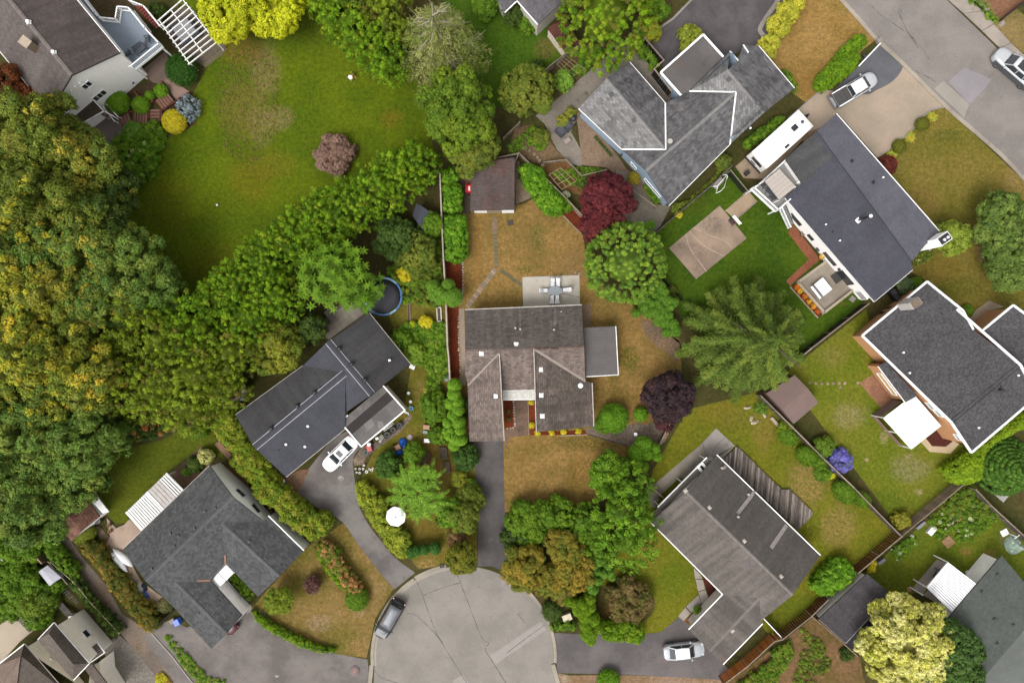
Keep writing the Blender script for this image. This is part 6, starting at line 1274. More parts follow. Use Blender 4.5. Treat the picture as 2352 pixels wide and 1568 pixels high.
# garden furniture and small things
def at(p,z=0.0):return W(p,z)
stripe=striped('navy_white_stripe',(.80,.80,.80),C(34,38,56),.13,.60,1)
def make_chair():
 r=thing('patio_chair','navy and white striped patio chair','chair')
 MB().box((0,0,.42),(.52,.50,.09)).build('seat_cushion',stripe,r,.02);m=MB();ax=(Vector((math.cos(1.25),0,-math.sin(1.25)))if False else Vector((.74,0,.673)),Vector((0,1,0)),Vector((-.673,0,.74)))
 m.box((.46,0,.68),(.66,.50,.08),ax=ax);m.build('back_cushion',stripe,r,.02)
 for x,y in((-.24,-.25),(-.24,.25),(.26,-.25),(.26,.25)):MB().tube([(x,y,0),(x,y,.62)],.02,6).build('leg',DARKMETAL,r)
 for y in(-.27,.27):MB().bar((-.26,y,.62),(.3,y,.64),.05,.03).build('armrest',DARKMETAL,r)
 return r
pc_=t1(2,1,420,1085)
ptab=thing('patio_table','oval glass patio table with six striped chairs on the pale concrete patio','table',at(pc_))
MB().lathe(at(pc_,.0)+Vector((0,0,.68)),[(.80,0),(.82,.02),(.80,.04)],28,.62).build('tabletop',plain('frosted_glass',C(150,156,160),.15,var=.05),ptab)
MB().lathe(at(pc_)+Vector((0,0,.66)),[(.835,.0),(.835,.05),(.80,.05)],28,.62).build('table_rim',plain('rim_grey',C(170,172,174),.4),ptab)
for x,y in((-.5,-.25),(-.5,.25),(.5,-.25),(.5,.25)):q=at(pc_);MB().tube([(q.x+x,q.y+y,.04),(q.x+x,q.y+y,.67)],.025,6).build('leg',DARKMETAL,ptab)
chair0=make_chair();spots=[((395,1030),-1.5708,'left one on the far side of the oval table'),((442,1028),-1.5708,'right one on the far side of the oval table'),((392,1142),1.5708,'left one on the house side of the oval table'),((438,1142),1.5708,'right one on the house side of the oval table'),((335,1085),0,'at the left end of the oval table'),((505,1077),3.1416,'at the right end of the oval table')]
for i,((x,y),rz,lab)in enumerate(spots):
 o=chair0 if i==0 else copy_tree(chair0);o.location=at(t1(2,1,x,y))+Vector((0,0,.06));o.rotation_euler=(0,0,-rz if abs(rz)<3 and rz else 3.1416-rz);o['label']='navy and white striped patio chair, '+lab;o['group']='striped chairs round the oval patio table'
for o in[x for x in COL.objects if x.name.startswith('patio_chair')]:
 d=o.location-at(pc_);o.rotation_euler=(0,0,math.atan2(d.y,d.x)if abs(d.x)>.9 else(math.pi/2 if d.y>0 else-math.pi/2))
wick=plain('dark_wicker',C(62,66,76),.7,var=.2,scale=12);cush=plain('grey_cushion',C(88,92,100),.9,var=.1)
def armchair(name,label,w,loc,rz,slats=True,z=0,group=None):
 r=thing(name,label,'chair' if w<1 else 'loveseat',group=group)
 for i in range(max(3,int(w/.14))):f=(i+.5)/max(3,int(w/.14))-.5;MB().box((0,f*w,.40),(.55,w/max(3,int(w/.14))*.62,.05)).build('seat_slat',wick,r);MB().bar((.27,f*w,.42),(.40,f*w,.95),w/max(3,int(w/.14))*.6,.035).build('back_slat',wick,r)
 for s in(-1,1):
  MB().bar((-.3,s*(w/2+.04),.62),(.3,s*(w/2+.04),.64),.09,.04).build('armrest',wick,r)
  for x in(-.26,.28):MB().bar((x,s*(w/2+.03),0),(x,s*(w/2+.03),.62),.05,.05).build('leg',wick,r)
 MB().bar((.38,-w/2,.94),(.38,w/2,.94),.05,.06).build('back_rail',wick,r)
 if w>1:MB().box((-.02,0,.47),(.54,w*.94,.1)).build('cushion',cush,r,.03)
 r.location=loc+Vector((0,0,z));r.rotation_euler=(0,0,rz);return r
armchair('deck_chair','dark slatted chair on the blue-grey deck nearest the red stair',.62,W(t1(0,0,1300,360),3.0),.1)
armchair('deck_chair','dark slatted chair on the blue-grey deck nearest the white end wall',.62,W(t1(0,0,1130,482),3.0),-.9)
armchair('loveseat','dark cushioned loveseat between two slatted chairs on the blue-grey deck',1.25,W(t1(0,0,1240,445),3.0),2.2)
sp_=thing('spa','square spa with a pale grey rounded cover under the white pergola','hot tub',W(t1(0,0,1610,265),0));q=W(t1(0,0,1610,265),.8)
MB().box((q.x,q.y,.42),(2.5,2.5,.84),.64).build('cabinet',plain('spa_navy',C(50,56,74),.6),sp_,.1);MB().box((q.x,q.y,.92),(2.1,2.1,.14),.64).build('cover',plain('spa_cover',C(160,160,164),.6,var=.06),sp_,.06)
tp=thing('trampoline','round trampoline with black bed and blue edge pads half under a leafy tree','trampoline',W(t1(1,1,1130,1120),0));q=W(t1(1,1,1130,1130),.85);R=2.2
MB().lathe((q.x,q.y,.83),[(R*.84,0),(R*.84,.01),(R*.3,-.02)],32).build('bed',plain('trampoline_mat',C(46,46,54),.8,var=.1),tp)
padm=[plain('pad_blue',C(52,110,168),.5,var=.08),plain('pad_pale',C(150,196,226),.5,var=.08)]
for k in range(16):
 a0,a1=2*math.pi*k/16,2*math.pi*(k+.97)/16;m=MB()
 pts=[(q.x+rr*math.cos(a),q.y+rr*math.sin(a))for rr,aa in((R,(a0,(a0+a1)/2,a1)),(R*.905,(a1,(a0+a1)/2,a0)))for a in aa];m.prism(pts,.86,.92);m.build('pad',padm[1 if k in(2,3,9,13)else 0],tp,.01)
for k in range(6):a=2*math.pi*k/6;MB().tube([(q.x+R*math.cos(a),q.y+R*math.sin(a),0),(q.x+R*math.cos(a),q.y+R*math.sin(a),2.5)],.03,6).build('net_pole',GALV,tp)
pu=thing('parasol','white octagonal parasol among the green bushes beside the left driveway','parasol',W(t1(1,3,1240,120),0));q=W(t1(1,3,1240,120),2.3)
umb_m=plain('parasol_cloth',(.80,.80,.82),.8,var=.03)
for k in range(8):
 a0,a1=2*math.pi*(k+.3)/8,2*math.pi*(k+1.3)/8;m=MB();R=1.14
 e0,e1=(q.x+R*math.cos(a0),q.y+R*math.sin(a0),2.2),(q.x+R*math.cos(a1),q.y+R*math.sin(a1),2.2);ap=(q.x,q.y,2.68)
 m.poly([ap,e0,e1]);m.poly([e0,(e0[0],e0[1],2.06),(e1[0],e1[1],2.06),e1]);m.build('canopy_panel',umb_m,pu);MB().bar(ap,e0,.03,.03).build('rib',GALV,pu)
MB().tube([(q.x,q.y,0),(q.x,q.y,2.75)],.03,8).build('pole',GALV,pu)
tb=thing('slatted_table','white slatted table on the grey patio behind the white rear wall','table',W(t1(3,1,555,1060),0));q=W(t1(3,1,555,1060),.75);ex=Vector((math.cos(-.90),math.sin(-.90),0));ey=Vector((-ex.y,ex.x,0))
for i,(f,mt)in enumerate(((-.44,WHITE),(-.28,plain('grey_slat',C(120,118,122),.7)),(-.12,WHITE),(.03,WHITE),(.18,WHITE),(.33,WHITE),(.48,WHITE))):MB().bar(q+ey*f*1.7-ex*.85,q+ey*f*1.7+ex*.85,.235,.05).build('slat',mt,tb)
for sx,sy in((-.7,-.65),(.7,-.65),(-.7,.65),(.7,.65)):p=q+ex*sx+ey*sy;MB().bar((p.x,p.y,.07),(p.x,p.y,.72),.08,.08).build('leg',WHITE,tb)
mt_=MB().box(W(t1(3,1,685,968))+Vector((0,0,.085)),(1.15,.9,.03),2.2).build('door_mat',plain('mat_weave',C(70,66,60),.9,var=.35,scale=9));tag(mt_,'dark woven mat in front of the sliding door on the grey patio','mat')
tl_=MB().box(W(t1(3,1,826,1152))+Vector((0,0,.05)),(.62,.62,.08),.9).build('paving_slab',CONC);tag(tl_,'single pale square slab on the grass below the grey patio','slab')
armchair('deck_chair','dark chair on the grey railed deck',.6,W(t1(3,1,120,265),2.6),-.7);armchair('deck_chair','dark chair at the left end of the grey railed deck',.5,W(t1(3,1,40,165),2.6),2.4)
dt=thing('deck_table','dark table on the grey railed deck','table',W(t1(3,1,85,215),2.6));q=W(t1(3,1,85,215),2.6);MB().box((q.x,q.y,3.3),(.7,.7,.05),.9).build('tabletop',wick,dt)
for sx,sy in((-.28,-.28),(.28,-.28),(-.28,.28),(.28,.28)):MB().bar((q.x+sx,q.y+sy,2.6),(q.x+sx,q.y+sy,3.28),.05,.05).build('leg',wick,dt)
q=W(t1(3,1,380,125),3.5);tk=MB().lathe((q.x,q.y,2.6),[(.18,0),(.26,.1),(.26,.6),(.16,.78),(.05,.8)],12).build('gas_barbecue',WHITE);tag(tk,'white rounded barbecue against the roof edge on the grey deck','barbecue')
bh=thing('basketball_hoop','white basketball backboard on a pole beside the concrete court','basketball hoop',W(t1(2,1,2020,478),0));q=W(t1(2,1,2005,465),2.9);ex=Vector((math.cos(-.85),math.sin(-.85),0));ny=Vector((ex.y,-ex.x,0))
MB().box(q,(1.25,.06,.85),math.atan2(ex.y,ex.x)).build('backboard',WHITE,bh,.02);MB().tube([q+ny*.2+ex*.22*math.cos(a)*1+ny*(.22*math.sin(a)+.1)+Vector((0,0,-.3))for a in np.linspace(0,6.28,13)],.015,5).build('rim',plain('rim_orange',C(196,80,50),.5),bh)
p=q-ny*.45;MB().tube([(p.x,p.y,0),(p.x,p.y,2.4),q-ny*.03],.05,8).build('pole',GALV,bh);MB().box((p.x,p.y,.12),(.5,.8,.2),.7).build('base',BLACK,bh,.04)
gs=thing('garden_swing','white-framed garden swing seat by the fence of the green lawn','garden swing',W(t1(2,1,1870,130),0));ex=Vector((.66,.75,0)).normalized();ey=Vector((-ex.y,ex.x,0));q=W(t1(2,1,1868,130),1.5);q.z=0
for s in(-.85,.85):
 for k in(-.55,.55):MB().tube([q+ex*s+ey*k,q+ex*s+ey*k*.2+Vector((0,0,1.75))],.035,6).build('frame_leg',WHITE,gs)
MB().tube([q-ex*.9+Vector((0,0,1.75)),q+ex*.9+Vector((0,0,1.75))],.035,6).build('top_bar',WHITE,gs);MB().tube([q-ex*.85-ey*.55+Vector((0,0,.04)),q-ex*.3-ey*.8+Vector((0,0,.04)),q+ex*.3-ey*.8+Vector((0,0,.04)),q+ex*.85-ey*.55+Vector((0,0,.04))],.04,6).build('base_tube',WHITE,gs)
for i in range(7):MB().bar(q-ex*.7+ey*(-.22+i*.09)+Vector((0,0,.5+max(0,i-4)*.15)),q+ex*.7+ey*(-.22+i*.09)+Vector((0,0,.5+max(0,i-4)*.15)),.075,.03).build('seat_slat',plain('swing_grey',C(166,158,154),.7),gs)
lg=plain('lounge_charcoal',C(72,74,80),.85,var=.1);
def sofa(name,label,p,w,d,rz):
 r=thing(name,label,'lounge seat');MB().box((0,0,.22),(w,d,.32)).build('base',lg,r,.04);MB().box((0,.02,.43),(w*.9,d*.82,.12)).build('cushion',plain('lounge_cushion',C(88,90,98),.9,var=.08),r,.05);MB().box((0,d/2-.08,.6),(w,.16,.45)).build('backrest',lg,r,.04)
 for s in(-1,1):MB().box((s*(w/2-.06),0,.5),(.12,d,.3)).build('armrest',lg,r,.03)
 r.location=W(p)+Vector((0,0,.03));r.rotation_euler=(0,0,rz);return r
sofa('lounge_chair','charcoal lounge chair on the gravel, upper right of the pair',t1(2,0,530,1112),.95,.95,-2.3);sofa('lounge_chair','charcoal lounge chair on the gravel, lower left of the pair',t1(2,0,470,1150),1.05,1.15,-2.3)
q=W(t1(2,0,578,1043));fb=MB().lathe((q.x,q.y,.0),[(.22,0),(.34,.35),(.36,.6),(.22,.78),(.05,.82)],14).build('kettle_grill',plain('grill_black',C(52,54,58),.5,var=.15));tag(fb,'dark round covered grill beside the charcoal lounge chairs','grill')
sb=thing('side_table','pale small bench beside the charcoal lounge chairs','bench',W(t1(2,0,525,1235)));q=W(t1(2,0,525,1235));MB().box((q.x,q.y,.42),(.75,.5,.08),.6).build('top',plain('bench_stone',C(166,152,144),.8),sb);MB().box((q.x-.2,q.y-.12,.2),(.1,.4,.4),.6).build('leg',MATS['bench_stone'],sb);MB().box((q.x+.2,q.y+.12,.2),(.1,.4,.4),.6).build('leg',MATS['bench_stone'],sb)
def canoe(label,p,q,w=.8):
 a,b=W(p,.4),W(q,.4);d=b-a;L=d.length;e=d.normalized();s=Vector((-e.y,e.x,0));m=MB();rings=[]
 for i in range(13):
  f=i/12;hw=w/2*math.sin(math.pi*max(.015,min(.985,f)))**.75;zc=.10+.42*math.sin(math.pi*max(.01,min(.99,f)))**.5
  c=a+e*L*f;c.z=.12;rings.append([c+s*hw,c+s*hw*.8+Vector((0,0,zc*.65)),c+s*hw*.2+Vector((0,0,zc)),c+Vector((0,0,zc+.03)),c-s*hw*.2+Vector((0,0,zc)),c-s*hw*.8+Vector((0,0,zc*.65)),c-s*hw])
 loft(m,rings);r=thing('canoe',label,'canoe',((a.x+b.x)/2,(a.y+b.y)/2,0));m.build('hull',plain('canoe_white',(.74,.74,.74),.4,var=.04),r)
 for sg in(1,-1):MB().tube([rg_[0 if sg==1 else 6]for rg_ in rings],.03,5).build('gunwale',plain('gunwale_red',C(120,66,66),.6),r)
canoe('upturned white canoe closer to the blue-grey house',t1(0,3,975,400),t1(0,3,1148,560),.95);canoe('upturned white canoe closer to the lane hedge',t1(0,3,950,420),t1(0,3,1100,605),.85)
def crumple(name,label,cat,p,w,d,h,mat,rz=0,n=9,amp=.3):
 """a thrown-over tarp: uneven folded sheet reaching the ground at its rim"""
 q=W(p);m=MB();g={}
 for i in range(n+1):
  for j in range(n+1):
   u,v=i/n-.5,j/n-.5;rr=max(abs(u),abs(v))*2;z=h*(1-rr**2.2)*(1-amp+amp*2*random.random());z=max(.02,z)
   x,y=u*w*(1+random.uniform(-.05,.05))*(1-.25*(abs(v)*2)**2),v*d*(1+random.uniform(-.05,.05))*(1-.25*(abs(u)*2)**2);ca,sa=math.cos(rz),math.sin(rz);g[i,j]=(q.x+x*ca-y*sa,q.y+x*sa+y*ca,z+.02)
 for i in range(n):
  for j in range(n):m.poly([g[i,j],g[i+1,j],g[i+1,j+1],g[i,j+1]])
 return tag(m.build(name,mat),label,cat)
blue=plain('blue_tarp',C(36,110,214),.45,var=.2,scale=3);blue2=plain('royal_tarp',C(34,76,190),.5,var=.25,scale=3)
crumple('tarp','bright blue tarp heaped over garden things on the left lawn, upper piece','tarp',t1(1,2,1310,955),1.0,1.3,.7,blue,.5);crumple('tarp','bright blue tarp heaped over garden things on the left lawn, lower piece','tarp',t1(1,2,1268,1030),1.0,.8,.6,blue,.2)
bx=thing('wooden_crate','brown wooden crate between the blue tarps','crate',W(t1(1,2,1262,985)));q=W(t1(1,2,1262,985));
for s in(-1,1):MB().box((q.x+s*.38,q.y,.3),(.06,.7,.6),.5).build('side_panel',WOODBROWN,bx);MB().box((q.x,q.y+s*.34,.3),(.7,.06,.6),.5).build('end_panel',WOODBROWN,bx)
MB().box((q.x,q.y,.5),(.68,.6,.04),.5).build('lid',plain('crate_lid',C(166,128,104),.8),bx)
crumple('tarp','royal blue tarp by the lane hedge, upper piece','tarp',t1(0,3,1160,690),1.3,.6,.5,blue2,-.7);crumple('tarp','royal blue tarp by the lane hedge, lower piece','tarp',t1(0,3,1272,795),1.0,.5,.4,blue2,-.7)
crumple('cover','grey-white cover over the thing between the royal blue tarps','cover',t1(0,3,1218,738),1.4,1.1,.7,plain('cover_grey',C(176,178,178),.7,var=.1),-.6);crumple('tarp','navy tarp edge beside the grey-white cover','tarp',t1(0,3,1262,730),.6,1.0,.4,plain('navy_tarp',C(28,32,60),.5),.4)
def pot(name,label,cat,p,r,h,mat,fill=None,group=None,n=14):
 q=W(p);root=thing(name,label,cat,q,group=group);MB().lathe((q.x,q.y,.02),[(r*.8,0),(r,h),(r*1.06,h),(r*1.06,h+.03),(r*.86,h+.03),(r*.84,h-.06)],n).build('shell',mat,root)
 if fill:MB().lathe((q.x,q.y,h-.08),[(r*.85,0),(r*.85,.02),(r*.3,.05)],n).build('fill',fill,root)
 return root
earth=plain('potting_soil',C(52,42,36),.95,var=.3,scale=9)
for i,(x,y,r,lab)in enumerate(((1170,880,.40,'nearest the red mower'),(1222,838,.38,'in the middle of the row'),(1277,797,.35,'farthest from the red mower'))):pot('planter','big black round planter beside the carport, '+lab,'planter',t1(1,2,x,y),r,.5,BLACK,earth,'black planters along the carport')
for x,y,r,mt,lab in((1355,518,.17,WHITE,'small white pail on the left lawn, upper of the two white pails'),(1372,592,.17,WHITE,'small white pail on the left lawn, lower of the two white pails'),(1378,650,.24,plain('teal_bucket',C(70,150,190),.5),'blue-filled bucket near the carport corner'),(985,1033,.28,plain('green_tub',C(96,118,104),.6),'grey-green tub beside the red mower'),(1163,1073,.14,OFFWHITE,'little white pot near the blue tarps')):pot('bucket',lab,'bucket',t1(1,2,x,y),r,.3,mt,earth if r>.2 else None)
q=W(t1(1,2,1365,902));tag(MB().lathe((q.x,q.y,.02),[(.32,0),(.32,.06),(.2,.08)],16).build('stone_disc',plain('disc_grey',C(170,164,160),.8)),'round grey stone disc near the blue tarp','stone disc')
mw=thing('lawn_mower','red machine with white tank standing by the carport front','mower',W(t1(1,2,1015,985)));q=W(t1(1,2,1015,985));MB().box((q.x,q.y-.1,.35),(.62,.85,.3),.3).build('deck',plain('mower_red',C(196,62,58),.4,var=.1),mw,.08);MB().lathe((q.x+.02,q.y+.35,.4),[(.22,0),(.24,.2),(.12,.3)],12).build('tank',WHITE,mw)
for sx,sy in((-.3,-.4),(.3,-.4),(-.3,.3),(.3,.3)):MB().tube([(q.x+sx-.04,q.y+sy,.16),(q.x+sx+.04,q.y+sy,.16)],.15,10).build('wheel',RUBBER,mw)
MB().tube([(q.x-.2,q.y-.4,.5),(q.x-.3,q.y-.9,.95),(q.x+.3,q.y-.8,.95),(q.x+.2,q.y-.4,.5)],.02,6).build('handle',BLACK,mw)
def boxes(lst):
 for name,label,cat,p,d,rz,mt,z in lst:tag(MB().box(W(p)+Vector((0,0,z+d[2]/2)),d,rz).build(name,mt,None,.015),label,cat)
greybin=plain('grey_bin',C(176,176,180),.6)
boxes([('storage_box','pale lidded box at the right corner of the dark left house','box',t1(1,2,1388,290),(.62,.48,.4),-.4,OFFWHITE,.02),('paving_block','grey-green slab stack beside the black planters','slab stack',t1(1,2,1118,905),(.62,.55,.2),.8,plain('moss_slab',C(150,150,134),.9,var=.15),.02),('storage_box','white box in front of the carport clutter','box',t1(1,2,1082,912),(.34,.3,.3),.4,OFFWHITE,.02),('storage_box','small grey box in the carport clutter','box',t1(1,2,1108,935),(.3,.26,.26),.9,greybin,.02),('cool_box','white cool box under the bushes near the bamboo bench','cool box',t1(1,2,1515,930),(.68,.45,.34),0,WHITE,.02),('storage_bin','pale bin on the bare earth below the dark left house','bin',t1(1,2,285,1340),(.9,.55,.6),.55,greybin,.02),('storage_bin','small white box by the corner of the dark left house','box',t1(1,2,262,1285),(.4,.42,.5),.2,WHITE,.02),('water_butt','green bin tucked against the corner of the dark left house','bin',t1(1,2,232,1272),(.36,.36,.6),.2,plain('bin_green',C(64,96,88),.6),.02),('hose_box','grey storage chest against the pale fence','chest',t1(1,2,1686,385),(.5,.75,.5),0,plain('chest_grey',C(140,140,144),.6),.02),('recycling_bin','bright blue recycling bin beside the blue-grey house front','bin',t1(0,3,1560,1022),(.62,.72,.7),.5,plain('bin_blue',C(44,100,222),.4),.03),('storage_box','grey-brown crate beside the blue recycling bin','crate',t1(0,3,1510,1020),(.6,.5,.35),.7,plain('crate_grey',C(160,150,140),.8),.03),('bench','white block bench seat by the blossom hedge on the lower left lawn','bench',t1(0,2,845,1172),(.4,.3,.3),.3,WHITE,.02),('garden_table','orange-topped small garden table at the bush edge on the left','table',t1(1,2,1512,812),(.72,.52,.5),-.1,plain('orange_top',C(190,146,112),.7),.02),('stool','striped stool below the orange-topped table','stool',t1(1,2,1500,856),(.5,.34,.35),-.2,plain('stool_teal',C(140,166,160),.7,var=.3,scale=9),.02),('bench','short pale garden bench by the fence below the brown metal shed','bench',t1(3,2,145,765),(.32,1.25,.3),.72,plain('bench_pale',C(188,168,152),.8),.02),('bench','short pale slab by the clipped bushes at the weathered fence','slab',t1(3,2,700,1293),(.36,.6,.14),.75,CONC,.02),('trapdoor','flat grey square cover under the layered round conifer','cover',t1(3,2,2135,1390),(1.5,1.4,.12),.85,plain('cover_metal',C(176,172,168),.6,var=.06),.02),('pallet','tan wooden board pallet on the vegetable-garden lawn','pallet',t1(3,3,1658,335),(1.15,1.15,.14),.7,wood_mat('pallet_wood',C(186,150,112),C(150,116,84),(2,9)),.02),('chest','white chest beside the vegetable beds','chest',t1(3,3,1505,232),(.62,1.05,.45),.5-1.2,OFFWHITE,.02),('storage_box','grey-blue box leaning on the brown fence in the lower right yard','box',t1(3,3,1068,500),(.35,.95,.45),-.9,plain('box_slate',C(120,120,132),.7),.02),('storage_box','grey sheet leaning on the fence above the white chest','sheet',t1(3,3,1415,190),(.35,1.2,.3),-.9,plain('sheet_grey',C(140,140,146),.7),.02),('storm_drain','dark storm drain grate set in the cul-de-sac kerb','drain',t1(1,3,1645,545),(.55,.4,.11),.2,plain('drain_dark',C(60,56,52),.8,var=.4,scale=9),.02),('fire_pit','dark square fire grate on the brown lawn below the shed','fire pit',t1(1,1,2238,490),(.62,.52,.14),.1,plain('grate_dark',C(64,58,54),.8,var=.5,scale=9),.02),('letter_box','cream box at the cul-de-sac hedge','utility box',t1(2,3,522,978),(1.05,.75,.7),.35,plain('cream_box',C(232,218,186),.7),.02),('storage_box','dark storage box in the camper yard','box',t1(2,1,2085,62),(.5,.5,.5),.6,BLACK,.02),('planter_box','brown soil box beside the letterbox wall','planter',t1(3,0,925,498),(.32,.42,.3),.6,plain('box_navy',C(50,50,66),.7),.02),('gate_pillar','pale concrete pillar at the street end of the upper right driveway','pillar',t1(3,0,1052,365),(.62,.5,.5),.6,CONC,.02)])
gates=thing('brick_step','pair of loose bricks beside the centre patio corner','bricks',W(t1(2,1,610,930)))
for i,(x,y)in enumerate(((595,925),(632,932))):q=W(t1(2,1,x,y));MB().box((q.x,q.y,.06),(.28,.2,.1),.3*i).build('brick',plain('brick_loose',C(166,140,122),.9),gates)
def raised_bed(label,q,mat,h=.3):
 P=[W(p)for p in q];root=thing('raised_bed',label,'raised bed',sum(P,Vector())/4)
 for a,b in zip(P,P[1:]+P[:1]):MB().bar(a+Vector((0,0,h/2)),b+Vector((0,0,h/2)),.07,h).build('board',mat,root)
 c=sum(P,Vector())/4;MB().prism([(p.x*.96+c.x*.04,p.y*.96+c.y*.04)for p in P],.0,h-.08).build('soil_fill',plain('bed_earth',C(96,78,58),.95,var=.4,scale=5),root);return root
raised_bed('narrow white-edged raised bed beside the pale fence',t(1,1,1600,1228,1635,1226,1640,1345,1605,1348),OFFWHITE);raised_bed('grey-framed raised bed near the centre driveway, upper of two',t(1,2,1620,990,1680,992,1690,1085,1630,1080),WOODGREY)
raised_bed('grey-framed raised bed near the centre driveway, lower of two',t(1,2,1655,1118,1705,1114,1718,1205,1670,1210),WOODGREY);raised_bed('sunken brown framed bed left of the two grey raised beds',t(1,2,1495,1015,1555,1045,1510,1155,1455,1135),WOODBROWN,.16)
raised_bed('yellow-framed vegetable bed in the right corner garden',t(3,3,1765,38,1815,85,1680,215,1630,162),plain('yellow_timber',C(206,166,72),.7));
rb2=thing('rail_posts','pair of white pipes lying beside the carport','pipes',W(t1(1,2,1185,810)))
for s in(0,9):MB().tube([W(t1(1,2,1135+s,838+s))+Vector((0,0,.3)),W(t1(1,2,1225+s,772+s))+Vector((0,0,.3))],.03,6).build('pipe',WHITE,rb2)
ds=thing('white_steps','little white step ladder lying at the carport corner','ladder',W(t1(1,2,1335,688)))
for i in range(4):q=W(t1(1,2,1318+i*11,680+i*5));MB().box((q.x,q.y,.1),(.06,.3,.08),.3).build('rung',WHITE,ds)
cl=thing('washing_line_post','white washing line post on a square base in the right corner garden','post',W(t1(3,3,2150,255)));q=W(t1(3,3,2148,255));MB().box((q.x,q.y,.08),(.8,.7,.12),.5).build('base',WHITE,cl);MB().tube([(q.x-.1,q.y+.1,.1),(q.x-.1,q.y+.1,2.2)],.04,6).build('pole',WHITE,cl);MB().bar((q.x-.4,q.y-.1,2.2),(q.x+.2,q.y+.3,2.2),.05,.05).build('crossbar',WHITE,cl)
crumple('plastic_sheet','pale green plastic sheet heaped at the right edge','plastic sheet',t1(3,3,2228,365),2.0,2.2,.8,plain('plastic_pale',C(160,180,164),.35,var=.15),.4)
rl_=thing('hose_heap','coiled dark grey hoses heaped on the patio by the white ribbed awning','hose',W(t1(3,3,1590,545)))
for i in range(7):q=W(t1(3,3,1590+i*3,540+i*6));MB().tube([(q.x+.75*math.cos(a)*(1-.05*i),q.y+.45*math.sin(a),.1+i*.05)for a in np.linspace(-2.6,.3,9)],.05,5).build('hose_loop',plain('hose_grey',C(92,104,108),.6),rl_)
bk=thing('bicycle','bicycle lying on its side by the green-grey house wall','bicycle',W(t1(3,3,1905,630)));q=W(t1(3,3,1905,630),0)
for s in(-.5,.5):MB().tube([(q.x+s+.32*math.cos(a),q.y+s*.4+.32*math.sin(a),.12)for a in np.linspace(0,6.283,17)],.025,5).build('wheel',RUBBER,bk)
for a,b in(((-.5,-.2),(0,.1)),((0,.1),(.35,.25)),((-.1,-.25),(0,.1)),((-.1,-.25),(.4,.1)),((-.5,-.2),(-.1,-.25)),((.35,.25),(.5,.2))):MB().tube([(q.x+a[0],q.y+a[1],.14),(q.x+b[0],q.y+b[1],.14)],.022,5).build('frame_tube',DARKMETAL,bk)
MB().box((q.x-.15,q.y-.32,.16),(.22,.12,.06)).build('saddle',BLACK,bk);MB().tube([(q.x+.3,q.y+.5,.2),(q.x+.45,q.y+.1,.2)],.02,5).build('handlebar',BLACK,bk)
boxes([('toy_box','bright red box on the strip patio of the green-grey house','box',t1(3,3,1965,540),(.5,.6,.4),.6,plain('toy_red',C(216,44,52),.5),.03),('toy_box','pale blue crate below the bright red box','crate',t1(3,3,1935,570),(.5,.4,.35),.5,plain('toy_blue',C(146,196,220),.5),.03),('cool_box','white box with navy lid at the end of the strip patio','box',t1(3,3,2048,492),(.75,.35,.35),-.5,WHITE,.03),('storage_box','small white box beside the bicycle','box',t1(3,3,1825,602),(.4,.4,.35),.6,OFFWHITE,.03),('storage_box','dark navy box under the white ribbed awning','box',t1(3,3,1548,628),(.4,.7,.4),-.6,plain('box_dnavy',C(44,46,66),.6),.03)])
tag(crumple('bag','orange cloth bag at the patio corner beside the blossom tree','bag',t1(3,3,1320,750),.5,.55,.4,plain('bag_orange',C(204,150,110),.8),.3))
rd=thing('wheelbarrow','bright red wheelbarrow beside the brown-shingled yard shed','wheelbarrow',W(t1(1,1,1878,197)));q=W(t1(1,1,1876,197));m=MB();redm=plain('barrow_red',C(224,24,20),.4,var=.06)
loft(m,[[(q.x+s*w,q.y+l,z)for s,l in((-1,-.5),(1,-.5),(1,.35),(-1,.35))]for w,z in((.2,.3),(.34,.62))],True,False);m.build('tray',redm,rd);MB().box((q.x+.1,q.y-.05,.64),(.2,.5,.04)).build('load',OFFWHITE,rd)
for s in(-.25,.25):MB().tube([(q.x+s,q.y+.8,.6),(q.x+s*.4,q.y-.6,.25)],.025,6).build('handle',redm,rd)
MB().tube([(q.x-.05,q.y-.65,.2),(q.x+.05,q.y-.65,.2)],.2,12).build('wheel',RUBBER,rd)
for i,(x,y,lab)in enumerate(((1150,1100,'nearest the blue-black roofed house'),(1180,1145,'between the two right houses'),(1135,1245,'by the white gutter'),(1080,1290,'beside the leaning chimney house corner'))):
 q=W(t1(3,1,x,y));r=thing('wheelie_bin','black wheelie bin '+lab,'bin',q,group='black bins between the two right houses');MB().box((q.x,q.y,.5),(.55,.62,.95),.6).build('body',BLACK,r,.05);MB().box((q.x,q.y,1.0),(.6,.68,.06),.6).build('lid',plain('bin_lid',C(54,54,58),.5),r,.02)
for i,(x,y,lab)in enumerate(((962,190,'upper of the two'),(970,242,'lower of the two'))):pot('clay_pot','brown clay pot on the pinkish patio, '+lab,'pot',t1(0,3,x,y),.22,.35,plain('clay',C(166,126,96),.9),earth,'clay pots on the pinkish patio')
for x,y,lab,c_ in((385,590,'potted plant with blue-grey leaves on the brick walk',1),(548,790,'yellow-flowered pot at the corner of the grey patio',0),(575,815,'small pale pot at the corner of the grey patio',2)):pot('flower_pot',lab,'pot',t1(3,1,x,y),.3-.06*c_,.4,(plain('pot_yellow',C(206,166,70),.7),plain('pot_wood',C(176,150,110),.8),OFFWHITE)[c_],(plain('petals',C(222,170,60),.9,var=.4,scale=12),plain('bluish_leaf',C(70,100,128),.8,var=.4,scale=9),earth)[c_])
pot('water_barrel','grey barrel under the corner of the shake-roofed shed','barrel',t1(0,3,885,140),.34,.8,plain('barrel_grey',C(120,110,104),.7),BLACK)
pot('lawn_lamp','pale globe lamp in the river-rock bed','garden lamp',t1(2,2,1117,872),.2,.45,WHITE,WHITE)
